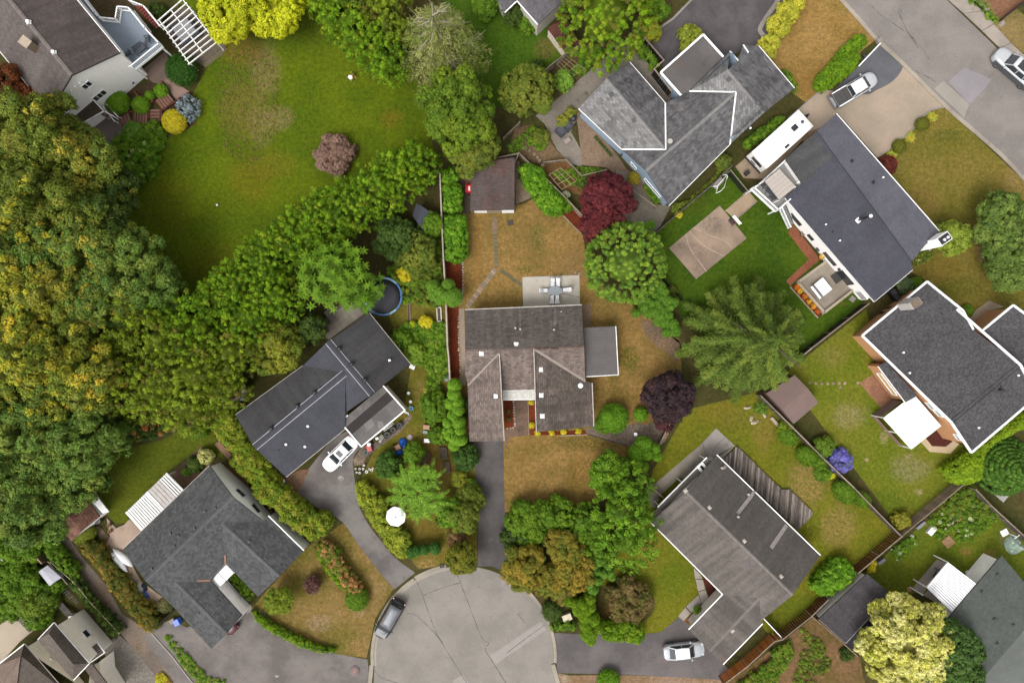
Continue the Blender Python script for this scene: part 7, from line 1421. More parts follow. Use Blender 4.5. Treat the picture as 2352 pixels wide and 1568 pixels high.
pot('sprinkler','small pale sprinkler in the middle of the big green lawn','sprinkler',t1(0,1,1897,337),.12,.2,OFFWHITE,OFFWHITE)
for x,y,r,wd in((895,1175,.1,'leftmost of all'),(905,1205,.1,'left of the clay-coloured gap, low'),(930,1175,.12,'third from the left'),(960,1175,.13,'just left of the largest pot'),(990,1200,.17,'largest of all'),(1015,1178,.12,'just right of the largest pot'),(1035,1185,.14,'second from the right'),(968,1145,.12,'topmost of all'),(930,1210,.13,'lowest of all'),(1045,1170,.1,'rightmost of all')):pot('flower_pot','white flower pot in the cluster at the driveway bend, '+wd,'pot',t1(1,2,x,y),r,.25,OFFWHITE,earth,'white pots at the driveway bend')
mo=thing('motorbike','black covered motorbike by the beige house entry','motorbike',W(t1(0,3,905,1365)));q=W(t1(0,3,905,1365));MB().box((q.x,q.y,.7),(1.3,.4,.5),.3).build('tank_and_seat',BLACK,mo,.12)
for s in(-.6,.6):MB().tube([(q.x+s*.95-.02,q.y+s*.3-.06,.3),(q.x+s*.95+.02,q.y+s*.3+.06,.3)],.3,12).build('wheel',RUBBER,mo)
MB().tube([(q.x+.4,q.y-.25,1.0),(q.x+.3,q.y+.5,1.0)],.025,5).build('handlebar',GALV,mo)
raised_bed('brick-red planter row at the foot of the beige house',t(0,3,880,1410,925,1400,1040,1580,1000,1600),plain('brick_planter',C(150,104,80),.9),.35)
ur=thing('flower_urn','white urn with orange flowers standing on the big lawn','urn',W(t1(1,0,855,690)));q=W(t1(1,0,855,690));MB().lathe((q.x,q.y,.02),[(.18,0),(.08,.12),(.1,.3),(.24,.5),(.27,.6),(.24,.62)],14).build('bowl',OFFWHITE,ur)
URN=ur
for i,(x,y,s,rz)in enumerate(((2095,645,.9,.2),(2130,738,.8,1.2),(2160,772,1.0,.4),(2242,712,.7,-1.0))):crumple('felled_log_pile',('heap of cut pale blossom branches on the lawn, '+('nearest the spruce','in the middle','lowest on the lawn','nearest the fence')[i]),'branch heap',t1(2,2,x,y),s*.95,s*.42,.3,plain('cut_blossom',C(216,204,176),.9,var=.35,scale=9),rz)
# vegetation: leaf-sized faces
LEAF=leaf_mat()
def unit(v):return v/np.maximum(np.linalg.norm(v,axis=-1,keepdims=True),1e-6)
def rdir(n):return unit(rng.normal(size=(n,3)))
class Fol:
 def __init__(s):s.c=[];s.n=[];s.a=[];s.L=[];s.w=[];s.col=[];s.cv=[];s.cf=[];s.cc=[];s.cn=0
 def leaves(s,c,n,L,w,col,along=None):
  k=len(c);
  if k==0:return
  n=unit(n);al=rdir(k)if along is None else along
  al=unit(al-n*np.sum(al*n,axis=1,keepdims=True))
  s.c.append(c);s.n.append(n);s.a.append(al);s.L.append(np.broadcast_to(L,(k,)));s.w.append(np.broadcast_to(w,(k,)));s.col.append(np.clip(col,.003,.95))
 def blob(s,c,r,col,sz=1.0):
  """rounded inner mass of twigs"""
  nu,nv=8,5;vs_=[(0,0,-r*sz)]
  for j in range(1,nv):
   ph=math.pi*(j/nv-.5)
   for i in range(nu):th=2*math.pi*i/nu;q=r*(1+random.uniform(-.12,.12));vs_.append((q*math.cos(ph)*math.cos(th),q*math.cos(ph)*math.sin(th),q*sz*math.sin(ph)))
  vs_.append((0,0,r*sz));b0=s.cn;f=[]
  for i in range(nu):
   i2=(i+1)%nu;f.append((b0,b0+1+i2,b0+1+i,b0+1+i));top=b0+len(vs_)-1;l=b0+1+(nv-2)*nu;f.append((top,l+i,l+i2,l+i2))
   for j in range(nv-2):a=b0+1+j*nu;f.append((a+i,a+i2,a+nu+i2,a+nu+i))
  s.cv.append(np.array(vs_)+np.array(c));s.cf+=f;s.cc.append(np.tile(np.array(col),(len(vs_),1)));s.cn+=len(vs_)
 def build(s,name,parent=None,kind=None,fold=.22):
  if s.c:
   c,n,a,L,w,col=(np.concatenate(x)for x in(s.c,s.n,s.a,s.L,s.w,s.col));sd=np.cross(n,a);L=L[:,None];w=w[:,None];k=len(c)
   v=np.stack([c-a*L*.45-sd*w*.5,c-a*L*.45+sd*w*.5,c+a*L*.55-n*L*.1],1).reshape(-1,3);vc=np.repeat(col,3,0)
  else:v=np.zeros((0,3));vc=np.zeros((0,3));k=0
  tri=np.arange(k*3).reshape(-1,3);quads=np.zeros((0,4),int)
  if s.cv:cv=np.concatenate(s.cv);v=np.concatenate([v,cv]);vc=np.concatenate([vc,np.concatenate(s.cc)]);cf=np.array(s.cf)+k*3;tri=np.concatenate([tri,cf[cf[:,2]==cf[:,3]][:,:3]]);quads=cf[cf[:,2]!=cf[:,3]]
  org=np.array(ORG[parent.name])if parent is not None else np.array([v[:,0].mean(),v[:,1].mean(),0.0])
  me=bpy.data.meshes.new(name);nv,nq,nt_=len(v),len(quads),len(tri)
  me.vertices.add(nv);me.vertices.foreach_set('co',(v-org).astype(np.float32).ravel())
  me.loops.add(nq*4+nt_*3);me.loops.foreach_set('vertex_index',np.concatenate([quads.ravel(),tri.ravel()]).astype(np.int32))
  me.polygons.add(nq+nt_);me.polygons.foreach_set('loop_start',np.concatenate([np.arange(nq)*4,nq*4+np.arange(nt_)*3]).astype(np.int32))
  try:me.polygons.foreach_set('loop_total',np.concatenate([np.full(nq,4),np.full(nt_,3)]).astype(np.int32))
  except Exception:pass
  at_=me.color_attributes.new('tint','FLOAT_COLOR','POINT');at_.data.foreach_set('color',np.concatenate([vc,np.ones((nv,1))],1).astype(np.float32).ravel())
  me.materials.append(LEAF);me.update(calc_edges=True)
  o=bpy.data.objects.new(name,me);link(o,parent)
  if parent is None:o.location=org
  ORG[o.name]=Vector(org)
  if kind:o['kind']=kind
  return o
def pal(cols,n):
 """pick n colours from [(rgb, weight)]"""
 w=np.array([c[1]for c in cols],float);w/=w.sum();a=np.array([c[0]for c in cols]);i=rng.choice(len(cols),n,p=w)
 return a[i]*rng.uniform(.85,1.15,(n,1))
def clumps(f,cen,rad,out,cols,lsize,cover=2.2,aspect=.6,flat=.5,jit=.26,hemi=-.15,upbias=.25,el=1.0):
 """leaf clusters: cen (K,3), rad (K,), out (K,3) outward directions, cols (K,3)"""
 K=len(cen);rad=np.broadcast_to(rad,(K,));n=np.maximum(4,(cover*math.pi*rad**2/(lsize*lsize*aspect*.55))).astype(int);idx=np.repeat(np.arange(K),n);N_=len(idx)
 d=rdir(N_);o=out[idx];dt_=np.sum(d*o,1);d=np.where((dt_<hemi)[:,None],d-2*dt_[:,None]*o,d)
 p=cen[idx]+d*(rad[idx]*rng.uniform(.55,1.12,N_))[:,None]
 if el!=1:p=p+o*(np.maximum(0,np.sum(d*o,1))*rad[idx]*(el-1))[:,None]-d*(np.maximum(0,np.sum(d*o,1))**2*rad[idx]*.35)[:,None]
 nn=unit(d+flat*o+np.array([0,0,upbias])+.55*rng.normal(size=(N_,3)))
 c=cols[idx]*rng.uniform(1-jit,1+jit,(N_,1));L=lsize*rng.uniform(.7,1.25,N_)
 f.leaves(p,nn,L,L*aspect,c,along=d+.6*rng.normal(size=(N_,3)))
def fib(n,zmin=-.3):
 i=np.arange(n)+.5;z=1-(1-zmin)*i/n;th=i*2.39996;r=np.sqrt(np.maximum(0,1-z*z));return np.stack([r*np.cos(th),r*np.sin(th),z],1)
TWIG=np.array(C(78,70,40))
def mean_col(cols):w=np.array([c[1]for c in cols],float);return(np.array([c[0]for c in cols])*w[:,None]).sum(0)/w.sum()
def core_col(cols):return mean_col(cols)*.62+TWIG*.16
def crown_dome(f,c,R,Hz,cols,leaf=.30,lob=.34,clump=.55,cover=2.0,zmin=-.25,rough=.16,tips=None,aspect=.55,nl=None,yaw=0,squash=1.0):
 """broad crown of uneven lobes"""
 c=np.array(c);nl=nl or int(max(7,2.6/lob**2));D_=unit(fib(nl,zmin)+.22*rng.normal(size=(nl,3)));rl=R*lob*rng.uniform(.75,1.25,nl)
 sc=np.array([1,squash,Hz/R]);ca,sa=math.cos(yaw),math.sin(yaw)
 def rot(v):return np.stack([v[:,0]*ca-v[:,1]*sa,v[:,0]*sa+v[:,1]*ca,v[:,2]],1)
 L=c+rot(D_*(R-rl*.75)[:,None]*sc*rng.uniform(1-rough,1+rough*.5,(nl,1)))
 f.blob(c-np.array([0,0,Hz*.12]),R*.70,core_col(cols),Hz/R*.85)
 for k in range(nl):
  f.blob(L[k],rl[k]*.66,core_col(cols));nk=max(5,int(3.2*(rl[k]/clump)**2));o=unit(D_[k]*.7+np.array([0,0,.45]));d=rdir(nk);dt_=d@o;d=np.where((dt_<-.2)[:,None],d-2*dt_[:,None]*o,d)
  cc=pal(cols,1)[0]*.55+pal(cols,nk)*.45
  if tips is not None:m_=(d[:,2]>.35)[:,None]&(rng.random((nk,1))<tips[1]);cc=np.where(m_,pal(tips[0],nk),cc)
  clumps(f,L[k]+d*(rl[k]*rng.uniform(.72,1.0,nk))[:,None],clump*rng.uniform(.6,1.1,nk),unit(d+.25*o),cc,leaf,cover,aspect)
def crown_tuft(f,c,R,Hz,cols,leaf=.26,clump=.42,cover=2.0,zmin=-.35,rough=.12,cone=.0,squash=1.0,yaw=0):
 """dense evergreen: upright tufts over an egg-shaped body"""
 c=np.array(c);n=int(3.1*(R/clump)**2*max(1,.6+.5*Hz/R));d=unit(fib(n,zmin)+.10*rng.normal(size=(n,3)));lf=1+rough*np.sin(d[:,0]*5+d[:,1]*4+rng.uniform(0,6))*np.cos(d[:,1]*6+d[:,2]*3)+rough*.7*rng.normal(size=n)
 sh=d.copy();rr=np.linalg.norm(d[:,:2],axis=1)
 if cone:k=1-cone*np.maximum(0,d[:,2])*rr;sh[:,:2]*=k[:,None]
 ca,sa=math.cos(yaw),math.sin(yaw);q=sh*np.array([R,R*squash,Hz])*lf[:,None];q=np.stack([q[:,0]*ca-q[:,1]*sa,q[:,0]*sa+q[:,1]*ca,q[:,2]],1)
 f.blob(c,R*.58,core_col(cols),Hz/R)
 clumps(f,c+q,clump*rng.uniform(.5,1.1,n),unit(d*.9+np.array([0,0,.4])),pal(cols,n)*rng.uniform(.78,1.18,(n,1)),leaf,cover,.42,flat=.5,hemi=-.05,upbias=.1,el=2.0)
def crown_clip(f,c,R,Hz,cols,leaf=.13,cover=1.5,zmin=-.3,squash=1.0,yaw=0,shag=.05):
 """close-clipped dome"""
 c=np.array(c);A=2*math.pi*R*max(R,Hz)*1.2;leaf*=1.12;n=int(cover*A/(leaf*leaf*.3));d=rdir(n);d[:,2]=np.where(d[:,2]<zmin,-d[:,2],d[:,2]);ca,sa=math.cos(yaw),math.sin(yaw)
 q=d*np.array([R,R*squash,Hz])*rng.uniform(1-shag*2.2,1+shag,(n,1));q=np.stack([q[:,0]*ca-q[:,1]*sa,q[:,0]*sa+q[:,1]*ca,q[:,2]],1)
 cell=np.floor((d+1)*4.5).astype(int);hsh=(np.sin(cell@np.array([12.98,78.23,37.7]))*43758.5)%1.0;col=pal(cols,n)*(.84+.32*hsh[:,None])
 f.blob(c,R*.9*min(1,squash+.1),core_col(cols),Hz/R);f.leaves(c+q,unit(d+.5*rng.normal(size=(n,3))+np.array([0,0,.2])),leaf*rng.uniform(.7,1.3,n),leaf*.6,col)
def crown_spruce(f,c,R,h,cols,tiers=15,leaf=.34,droop=.28,z0=.08,dens=26,top=None,fan=.34,aspect=.28,flatb=.35,prof=1.0,nbr=(7,9)):
 """whorled branches with flat sprays; c = foot of the trunk"""
 c=np.array(c)
 for t_ in range(tiers):
  u=(t_+.5)/tiers;z=h*(1-u*(1-z0));L=R*(u**(.8*prof))*.98+R*.05;nb=int(nbr[0]+nbr[1]*u);a0=rng.uniform(0,6.28);
  for b in range(nb):
   a=a0+6.2832*b/nb+rng.normal()*.12;l=L*rng.uniform(.78,1.1);n=int(dens*l*(.75+.5*l/R));s_=rng.random(n)**.62;lat=rng.normal(size=n)*fan*l*(1.02-s_*.8)*.5;dr=np.array([math.cos(a),math.sin(a),0]);sd=np.array([-math.sin(a),math.cos(a),0])
   zz=z-droop*l*s_**1.6+.10*l*s_-np.abs(lat)*.35+rng.normal(size=n)*.09
   p=c+dr*(s_*l)[:,None]+sd*lat[:,None];p[:,2]=c[2]+zz;cb=pal(cols,1)[0];tip=(s_>.72)[:,None];col=(cb*.6+pal(cols,n)*.4)*np.where(tip,1.12,.95)*rng.uniform(.85,1.15,(n,1))
   al=dr*1.0+sd*(np.sign(lat)*.75)[:,None]+.25*rng.normal(size=(n,3));f.leaves(p,np.array([0,0,1.0])+dr*flatb+.38*rng.normal(size=(n,3)),leaf*rng.uniform(.7,1.3,n),leaf*aspect,col,along=al)
 f.blob(c+np.array([0,0,h*.40]),R*.38,core_col(cols),h/R*.9)
def crown_rosette(f,c,R,Hz,cols,n=60,leaf=.62,per=13,cone=.5):
 """big leaves in whorls at the branch ends"""
 c=np.array(c);d=unit(fib(n,-.1)+.16*rng.normal(size=(n,3)));P=c+d*np.array([R,R,Hz])*rng.uniform(.6,1.14,(n,1));f.blob(c-np.array([0,0,Hz*.2]),R*.68,core_col(cols),Hz/R*.8)
 for k in range(n):
  a=rng.uniform(0,6.28)+np.arange(per)*6.2832/per*1.618;el=rng.uniform(.05,.65,per);al=np.stack([np.cos(a)*np.cos(el),np.sin(a)*np.cos(el),np.sin(el)-.12],1);L=leaf*rng.uniform(.75,1.15,per)
  f.leaves(P[k]+al*(L*.55)[:,None],np.array([0,0,1.0])+d[k]*.4-al*np.sin(el)[:,None]+.15*rng.normal(size=(per,3)),L,L*.40,(pal(cols,1)[0]*.6+pal(cols,per)*.4),along=al)
def crown_frond(f,c,R,h,cols,n=24,leaf=.30,per=34,droop=.5,subs=0):
 """arching fronds with paired leaflets"""
 c=np.array(c)
 for k in range(n):
  a=6.2832*k/n*2.618+rng.normal()*.1;l=R*rng.uniform(.55,1.08);b0=c
  if subs:g=2.4*(k%subs);l*=.58;e=R*.48*(k%subs>0);c=c+np.array([e*math.cos(g),e*math.sin(g),-.35*e+rng.uniform(-.3,.3)])
  dr=np.array([math.cos(a),math.sin(a),0]);sd=np.array([-dr[1],dr[0],0]);s_=np.linspace(.12,1,per);up=rng.uniform(.15,.7)
  P=c+dr*(s_*l)[:,None];P[:,2]=c[2]+h+up*l*s_-droop*l*s_**2;c=b0
  for sg in(-1,1):
   al=dr*.55+sd*sg+.12*rng.normal(size=(per,3));L=leaf*(1.25-.8*s_)*rng.uniform(.85,1.15,per);f.leaves(P+al*(L*.45)[:,None],np.array([0,0,1.0])+.22*rng.normal(size=(per,3)),L,L*.36,pal(cols,per),along=al)
def crown_puffs(f,pts,cols,leaf=.14,cover=1.5):
 """smooth upright columns: pts = [(x, y, z of the top, radius, height)]"""
 for x,y,z,r,hh in pts:
  crown_clip(f,(x,y,z-hh*.5),r,hh*.55,cols,leaf,cover,zmin=-.2,shag=.09)
def tuft_mass(f,poly,zs,cols,spacing=.34,leaf=.24,clump=.32,cover=2.2,edge=.7,amp=.12,z0=.1,aspect=.5,upbias=.3):
 """hedge over a plan polygon (ground plan, at height zs): rounded shoulders, leafy sides"""
 P=[W(p,zs)for p in poly];xy=np.array([(p.x,p.y)for p in P]);x0,y0=xy.min(0);x1,y1=xy.max(0);gx,gy=np.meshgrid(np.arange(x0,x1+spacing,spacing),np.arange(y0,y1+spacing,spacing));q=np.stack([gx.ravel(),gy.ravel()],1)+rng.uniform(-.4,.4,(gx.size,2))*spacing
 k=len(xy);ins=np.zeros(len(q),bool);dmin=np.full(len(q),1e9);nrm=np.zeros((len(q),2))
 for i in range(k):
  a,b=xy[i-1],xy[i];cond=(a[1]>q[:,1])!=(b[1]>q[:,1]);xi=(b[0]-a[0])*(q[:,1]-a[1])/(b[1]-a[1]+1e-12)+a[0];ins^=cond&(q[:,0]<xi)
  ab=b-a;u=np.clip(((q-a)@ab)/(ab@ab+1e-12),0,1);near=a+u[:,None]*ab;dd=np.linalg.norm(q-near,axis=1);better=dd<dmin;nrm[better]=(near-q)[better];dmin=np.minimum(dmin,dd)
 q,dmin,nrm=q[ins],dmin[ins],nrm[ins];e=np.clip(dmin/edge,0,1);z=zs*(1-.42*(1-e)**2.2)+amp*rng.normal(size=len(q))+amp*1.2*np.sin(q[:,0]*1.9)*np.cos(q[:,1]*2.3)
 out=unit(np.concatenate([unit(nrm)*(1-e)[:,None]*1.1,np.full((len(q),1),.8)],1));clumps(f,np.concatenate([q,z[:,None]],1),clump*rng.uniform(.7,1.2,len(q)),out,pal(cols,len(q)),leaf,cover,aspect,upbias=upbias)
 cen=xy.mean(0)
 for i in range(k):
  a,b=xy[i-1],xy[i];L=np.linalg.norm(b-a);nn=np.array([(b-a)[1],-(b-a)[0]])/max(L,1e-6)
  mid=(a+b)/2+nn*.05;
  if inside(tuple(mid),[tuple(v)for v in xy]):nn=-nn
  n=int(L*zs*.75/(spacing*spacing*2.2));
  if n<1:continue
  u=rng.random((n,1));zz=z0+(zs*.75-z0)*rng.random(n);pp=a+(b-a)*u-nn*rng.uniform(.05,.3,(n,1));clumps(f,np.concatenate([pp,zz[:,None]],1),clump*rng.uniform(.8,1.2,n),np.tile(np.append(nn,.35),(n,1)),pal(cols,n),leaf,cover*.6,aspect)
 ii=inset([tuple(v)for v in xy],min(.3,edge*.5));m0=f.cn;top=zs*.78;v_=[(p.x,p.y,top)for p in ii]+[(p.x,p.y,.05)for p in ii];n=len(ii);cxm,cym=np.mean([p.x for p in ii]),np.mean([p.y for p in ii])
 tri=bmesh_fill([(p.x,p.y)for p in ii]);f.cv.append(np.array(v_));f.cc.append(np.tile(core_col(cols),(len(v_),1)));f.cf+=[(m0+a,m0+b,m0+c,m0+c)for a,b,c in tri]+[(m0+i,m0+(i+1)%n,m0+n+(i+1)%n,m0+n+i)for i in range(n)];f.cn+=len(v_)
def bmesh_fill(pts):
 from mathutils.geometry import tessellate_polygon
 return[tuple(t_)for t_ in tessellate_polygon([[Vector((x,y,0))for x,y in pts]])]
def trunk(parent,base,top,r,limbs=5,spread=1.5,mat=None):
 b,t_=Vector(base),Vector(top);m=MB();k=5;pts=[b.lerp(t_,i/k)+Vector((random.uniform(-.06,.06),random.uniform(-.06,.06),0))*(0<i<k)for i in range(k+1)];m.tube(pts,[r*(1.25 if i==0 else 1-.75*i/k)for i in range(k+1)],7)
 for i in range(limbs):
  f=.45+.5*i/max(1,limbs);p=b.lerp(t_,f);a=2.4*i+random.random();q=p+Vector((math.cos(a)*spread,math.sin(a)*spread,spread*.55))*random.uniform(.7,1.1);m.tube([p,p.lerp(q,.5)+Vector((0,0,.12)),q],[r*.4,r*.28,r*.1],5)
 return m.build('trunk',mat or BARK,parent)
GRP={}
def tree(name,label,cat,p,rpx,h,kind,cols,group=None,zc=.62,hz=None,tr=True,**kw):
 """p: crown centre on the plan as seen, at height zc*h; rpx: crown radius in plan units"""
 zz=h*zc;c=W(p,zz);R=rpx*S*(H-zz)/H;root=thing(name,label,cat,(c.x,c.y,0),group=group);f=Fol();Hz=hz or h*(1-zc)
 if kind=='dome':crown_dome(f,c,R,Hz,cols,**kw)
 elif kind=='tuft':crown_tuft(f,c,R,Hz if hz else h*(1-zc),cols,**kw)
 elif kind=='spruce':crown_spruce(f,(c.x,c.y,0),R,h,cols,**kw)
 elif kind=='rosette':crown_rosette(f,c,R,Hz,cols,**kw)
 elif kind=='frond':crown_frond(f,(c.x,c.y,0),R,h,cols,**kw)
 f.build('crown',root)
 if tr:trunk(root,(c.x,c.y,0),(c.x,c.y,h*(.8 if kind!='spruce' else.97)),max(.08,R*.045),5 if kind!='spruce' else 3,R*.5)
 return root
def shrub(name,label,p,rpx,h,kind,cols,cat='shrub',group=None,squash=1.0,yaw=0,**kw):
 zz=h*.55;c=W(p,zz);R=rpx*S*(H-zz)/H;f=Fol()
 if kind=='clip':crown_clip(f,(c.x,c.y,h*.42),R,h*.58,cols,squash=squash,yaw=yaw,**kw)
 elif kind=='dome':crown_dome(f,(c.x,c.y,h*.45),R,h*.55,cols,**{**dict(leaf=.2,clump=.3,lob=.42,squash=squash,yaw=yaw),**kw})
 elif kind=='tuft':crown_tuft(f,(c.x,c.y,h*.42),R,h*.58,cols,squash=squash,yaw=yaw,**{**dict(leaf=.2,clump=.28),**kw})
 elif kind=='frond':crown_frond(f,(c.x,c.y,0),R,h*.4,cols,**kw)
 elif kind=='rosette':crown_rosette(f,(c.x,c.y,h*.45),R,h*.55,cols,**kw)
 o=f.build(name);return tag(o,label,cat,group)
def hedge(label,poly,h,cols,name='hedge',cat='hedge',**kw):
 f=Fol();tuft_mass(f,poly,h,cols,**kw);return tag(f.build(name),label,cat)
def cover(name,label,poly,n,hmax,cols,leaf=.2,rad=.22,cat='ground cover',cov=1.6,kind='stuff'):
 """low rank growth nobody could count"""
 f=Fol();xs_=[p[0]for p in poly];ys_=[p[1]for p in poly];P=[]
 while len(P)<n:
  q=(random.uniform(min(xs_),max(xs_)),random.uniform(min(ys_),max(ys_)))
  if inside(q,poly):w=W(q,0);P.append((w.x,w.y,random.uniform(.03,hmax)))
 P=np.array(P);clumps(f,P,rad*rng.uniform(.6,1.3,n),np.tile([0,0,1.0],(n,1)),pal(cols,n),leaf,cov,.5);o=f.build(name,kind=kind);return tag(o,label,cat)
K2=1.0
def L_(r,g,b):return C(r,g,b,.84)
CEDAR=[(L_(114,146,26),4),(L_(96,130,24),3),(L_(80,112,24),2),(L_(128,144,36),1)]
CEDARY=[(L_(128,146,36),4),(L_(110,130,32),3),(L_(96,112,36),2),(L_(112,104,44),1)]
OLIVEC=[(L_(112,124,42),3),(L_(98,114,40),3),(L_(128,130,50),2),(L_(84,100,38),2)]
GREENC=[(L_(98,132,34),3),(L_(84,116,32),3),(L_(114,144,38),2)]
DGREENC=[(L_(74,94,38),3),(L_(62,82,36),3),(L_(88,106,42),2)]
BLUEG=[(L_(100,128,52),3),(L_(86,112,48),3),(L_(118,138,58),2),(L_(132,142,60),1)]
ORANGEY=[(L_(174,168,50),4),(L_(152,154,48),3),(L_(126,140,48),3),(L_(190,166,54),1)]
MIXOR=[(L_(112,126,46),4),(L_(136,138,52),3),(L_(164,152,54),2),(L_(92,112,44),3)]
LAUREL=[(L_(98,142,30),4),(L_(82,124,28),3),(L_(118,156,42),2)]
YELLOWG=[(L_(192,196,36),4),(L_(172,180,34),3),(L_(208,204,52),2)]
PURPLE=[(L_(106,46,50),4),(L_(88,40,46),3),(L_(126,58,56),2)]
DPURPLE=[(L_(66,52,56),4),(L_(56,46,50),3),(L_(80,56,56),2)]
BRONZE=[(L_(146,130,46),3),(L_(122,118,42),3),(L_(160,130,50),2),(L_(98,112,40),3)]
YS=[(L_(206,190,40),4),(L_(188,176,40),3),(L_(220,200,70),1)]
# forest on the left
tree('maple_tree','rusty red-brown tree at the left edge below the big white house roof','tree',(22,218),58,9,'dome',[(L_(126,72,42),4),(L_(108,62,40),3),(L_(92,70,40),1)])
for p,r,h,cols,lab,tips in(((95,320),100,13,OLIVEC,'olive maple at the left edge below the rusty tree',(MIXOR,.5)),((190,380),78,11,MIXOR,'olive and ochre maple beside the flower garden',(OLIVEC,.4)),((60,460),105,14,OLIVEC,'ochre-tipped maple at the left edge beside the big lawn',(ORANGEY,.12)),((180,480),80,12,OLIVEC,'mixed ochre and green maple reaching the left side of the lawn',(OLIVEC,.4)),((262,440),52,8,DGREENC,'dark green tree between the ochre maples and the lawn',(OLIVEC,.3)),((245,510),62,10,DGREENC,'dark green maple with bare twigs at the left lawn edge',(OLIVEC,.35)),((40,570),80,13,BLUEG,'blue-green tree at the left edge below the ochre maples',(MIXOR,.3)),((130,590),84,13,BLUEG,'green tree with a few yellow tips left of the lawn corner',(ORANGEY,.3)),((225,580),80,12,BLUEG,'green maple with yellow-tipped branches beside the lawn corner',(MIXOR,.5)),((300,610),76,11,BLUEG,'green maple at the lower left lawn corner',(MIXOR,.4)),((360,665),60,9,BLUEG,'smaller blue-green tree at the bottom tip of the big lawn',None),((45,690),95,15,MIXOR,'golden maple at the left edge',(ORANGEY,.6)),((150,690),85,14,MIXOR,'green and gold maple inside the left wood',(ORANGEY,.5)),((240,690),76,12,BLUEG,'green maple between the gold maples and the cedars',(MIXOR,.5)),((85,820),110,16,MIXOR,'largest golden yellow maple in the left wood',(ORANGEY,.7)),((210,860),82,13,MIXOR,'golden-tipped maple beside the cedars',(ORANGEY,.7)),((20,800),70,12,BLUEG,'blue-green tree at the left edge beside the largest golden maple',None),((160,935),70,11,MIXOR,'golden-tipped maple at the lower edge of the left wood',(ORANGEY,.6)),((30,930),72,12,BLUEG,'blue-green tree at the left edge with few yellow leaves',(ORANGEY,.2)),((90,990),85,12,BLUEG,'large blue-green tree above the dark hollow',None),((190,1020),85,11,BLUEG,'large blue-green tree beside the lower left lawn',None),((30,1060),70,12,BLUEG,'blue-green tree at the left edge beside the dark hollow',None),((175,1105),60,9,BLUEG,'blue-green tree above the white side of the shake-roofed shed',None),((70,1165),80,11,BLUEG,'blue-green tree left of the shake-roofed shed',None),((250,960),46,7,DGREENC,'dark green bush tree at the back of the lower left lawn',None)):
 tree('maple_tree' if cols in(MIXOR,ORANGEY,OLIVEC)else 'broadleaf_tree',lab,'tree',p,r*1.06,h,'dome',cols,tips=tips,leaf=.27,clump=.52,lob=.25,rough=.34,cover=1.75)
cover('undergrowth','dark undergrowth on the floor of the left wood',[(0,260),(150,300),(290,400),(300,560),(420,680),(560,800),(540,960),(300,1000),(210,1100),(130,1220),(0,1320)],700,.8,DGREENC,.34,.6)
for i,(p,r,h,cols,lab)in enumerate((((310,745),66,10,CEDARY,'next to the green maples'),((385,790),72,10,CEDARY,'in the middle of the clump'),((300,830),64,9,CEDARY,'on the left rim of the clump'),((455,850),74,10,CEDARY,'above the plank shelter'),((365,885),72,10,CEDARY,'in the lower middle of the clump'),((440,930),56,8,CEDARY,'on the lower rim of the clump'),((320,920),44,7,CEDARY,'at the lower left rim of the clump'),((470,760),66,9,CEDAR,'where the clump joins the lawn hedge'),((405,715),44,8,CEDAR,'at the tip of the lawn'),((530,800),62,8.5,CEDARY,'above the dark left roof'),((520,890),46,7,CEDARY,'at the right rim of the clump'))):
 tree('cedar_tree','yellow-green cedar '+lab,'cedar',p,r,h,'tuft',cols,'cedars of the lower left wood',zc=.5,leaf=.23,clump=.34,rough=.18)
for i,(p,r,h,lab)in enumerate((((520,690),56,8,'at the lower end of the row'),((562,655),56,8,'second from the lower end of the row'),((580,725),58,8.5,'on the house side near the lower end'),((612,610),56,8,'third from the lower end of the row'),((640,680),56,8.5,'behind the broad-leaved tree'),((662,572),56,8,'in the middle of the row'),((712,530),56,8,'just above the middle of the row'),((762,500),56,8,'above the dark round bush'),((815,472),56,8,'left of the slate shed'),((870,440),52,8,'above the slate shed'),((915,405),52,8,'second from the upper end of the row'),((958,385),46,7.5,'at the upper end of the row'))):
 tree('cedar_tree','bright green cedar in the lawn hedge '+lab,'cedar',p,r,h,'tuft',CEDAR,'cedars of the lawn hedge',zc=.5,leaf=.2,clump=.3,rough=.13)
tree('magnolia_tree','broad-leaved bright green tree in whorls beside the trampoline','tree',(768,630),82,9,'rosette',[(L_(94,128,28),4),(L_(80,112,26),3),(L_(108,140,34),2)],n=190,leaf=.55,per=11)
tree('magnolia_tree','lower lobe of big whorled leaves over the trampoline edge','tree',(830,665),48,6,'rosette',[(L_(88,122,28),4),(L_(76,108,26),3)],n=50,leaf=.6,per=12)
tree('broadleaf_tree','yellow-olive bushy tree above the dark left roof','tree',(640,800),60,6,'dome',[(L_(140,138,44),3),(L_(110,124,40),3),(L_(92,112,38),2)],leaf=.26,clump=.4)
tree('broadleaf_tree','dark fern-like bush between the cedars and the paver patio','tree',(718,755),30,4,'dome',DGREENC,leaf=.24,clump=.36)
shrub('round_bush','dark dense round bush left of the slate shed',(905,545),52,4.5,'dome',[(L_(74,98,40),3),(L_(64,88,36),3),(L_(92,112,48),1)],leaf=.2,clump=.34,lob=.38)
shrub('loose_bush','loose olive bush below the slate shed',(958,585),46,4,'dome',OLIVEC,leaf=.22,clump=.34,rough=.3);shrub('loose_bush','green climber round the right side of the slate shed',(990,515),26,3,'dome',GREENC,leaf=.2);shrub('yellow_bush','small yellow-leaved bush above the trampoline',(932,628),16,1.6,'dome',YS,leaf=.2)
for i,(x,y,r,h)in enumerate(((1640,1040,36,3.0),(1600,1020,34,2.6),(1580,1085,34,3.2),(1640,1100,44,3.4),(1690,1060,40,3.0),(1705,1120,52,3.4),(1610,1140,36,2.8),(1755,1100,36,2.6),(1660,1155,36,2.8))):pass
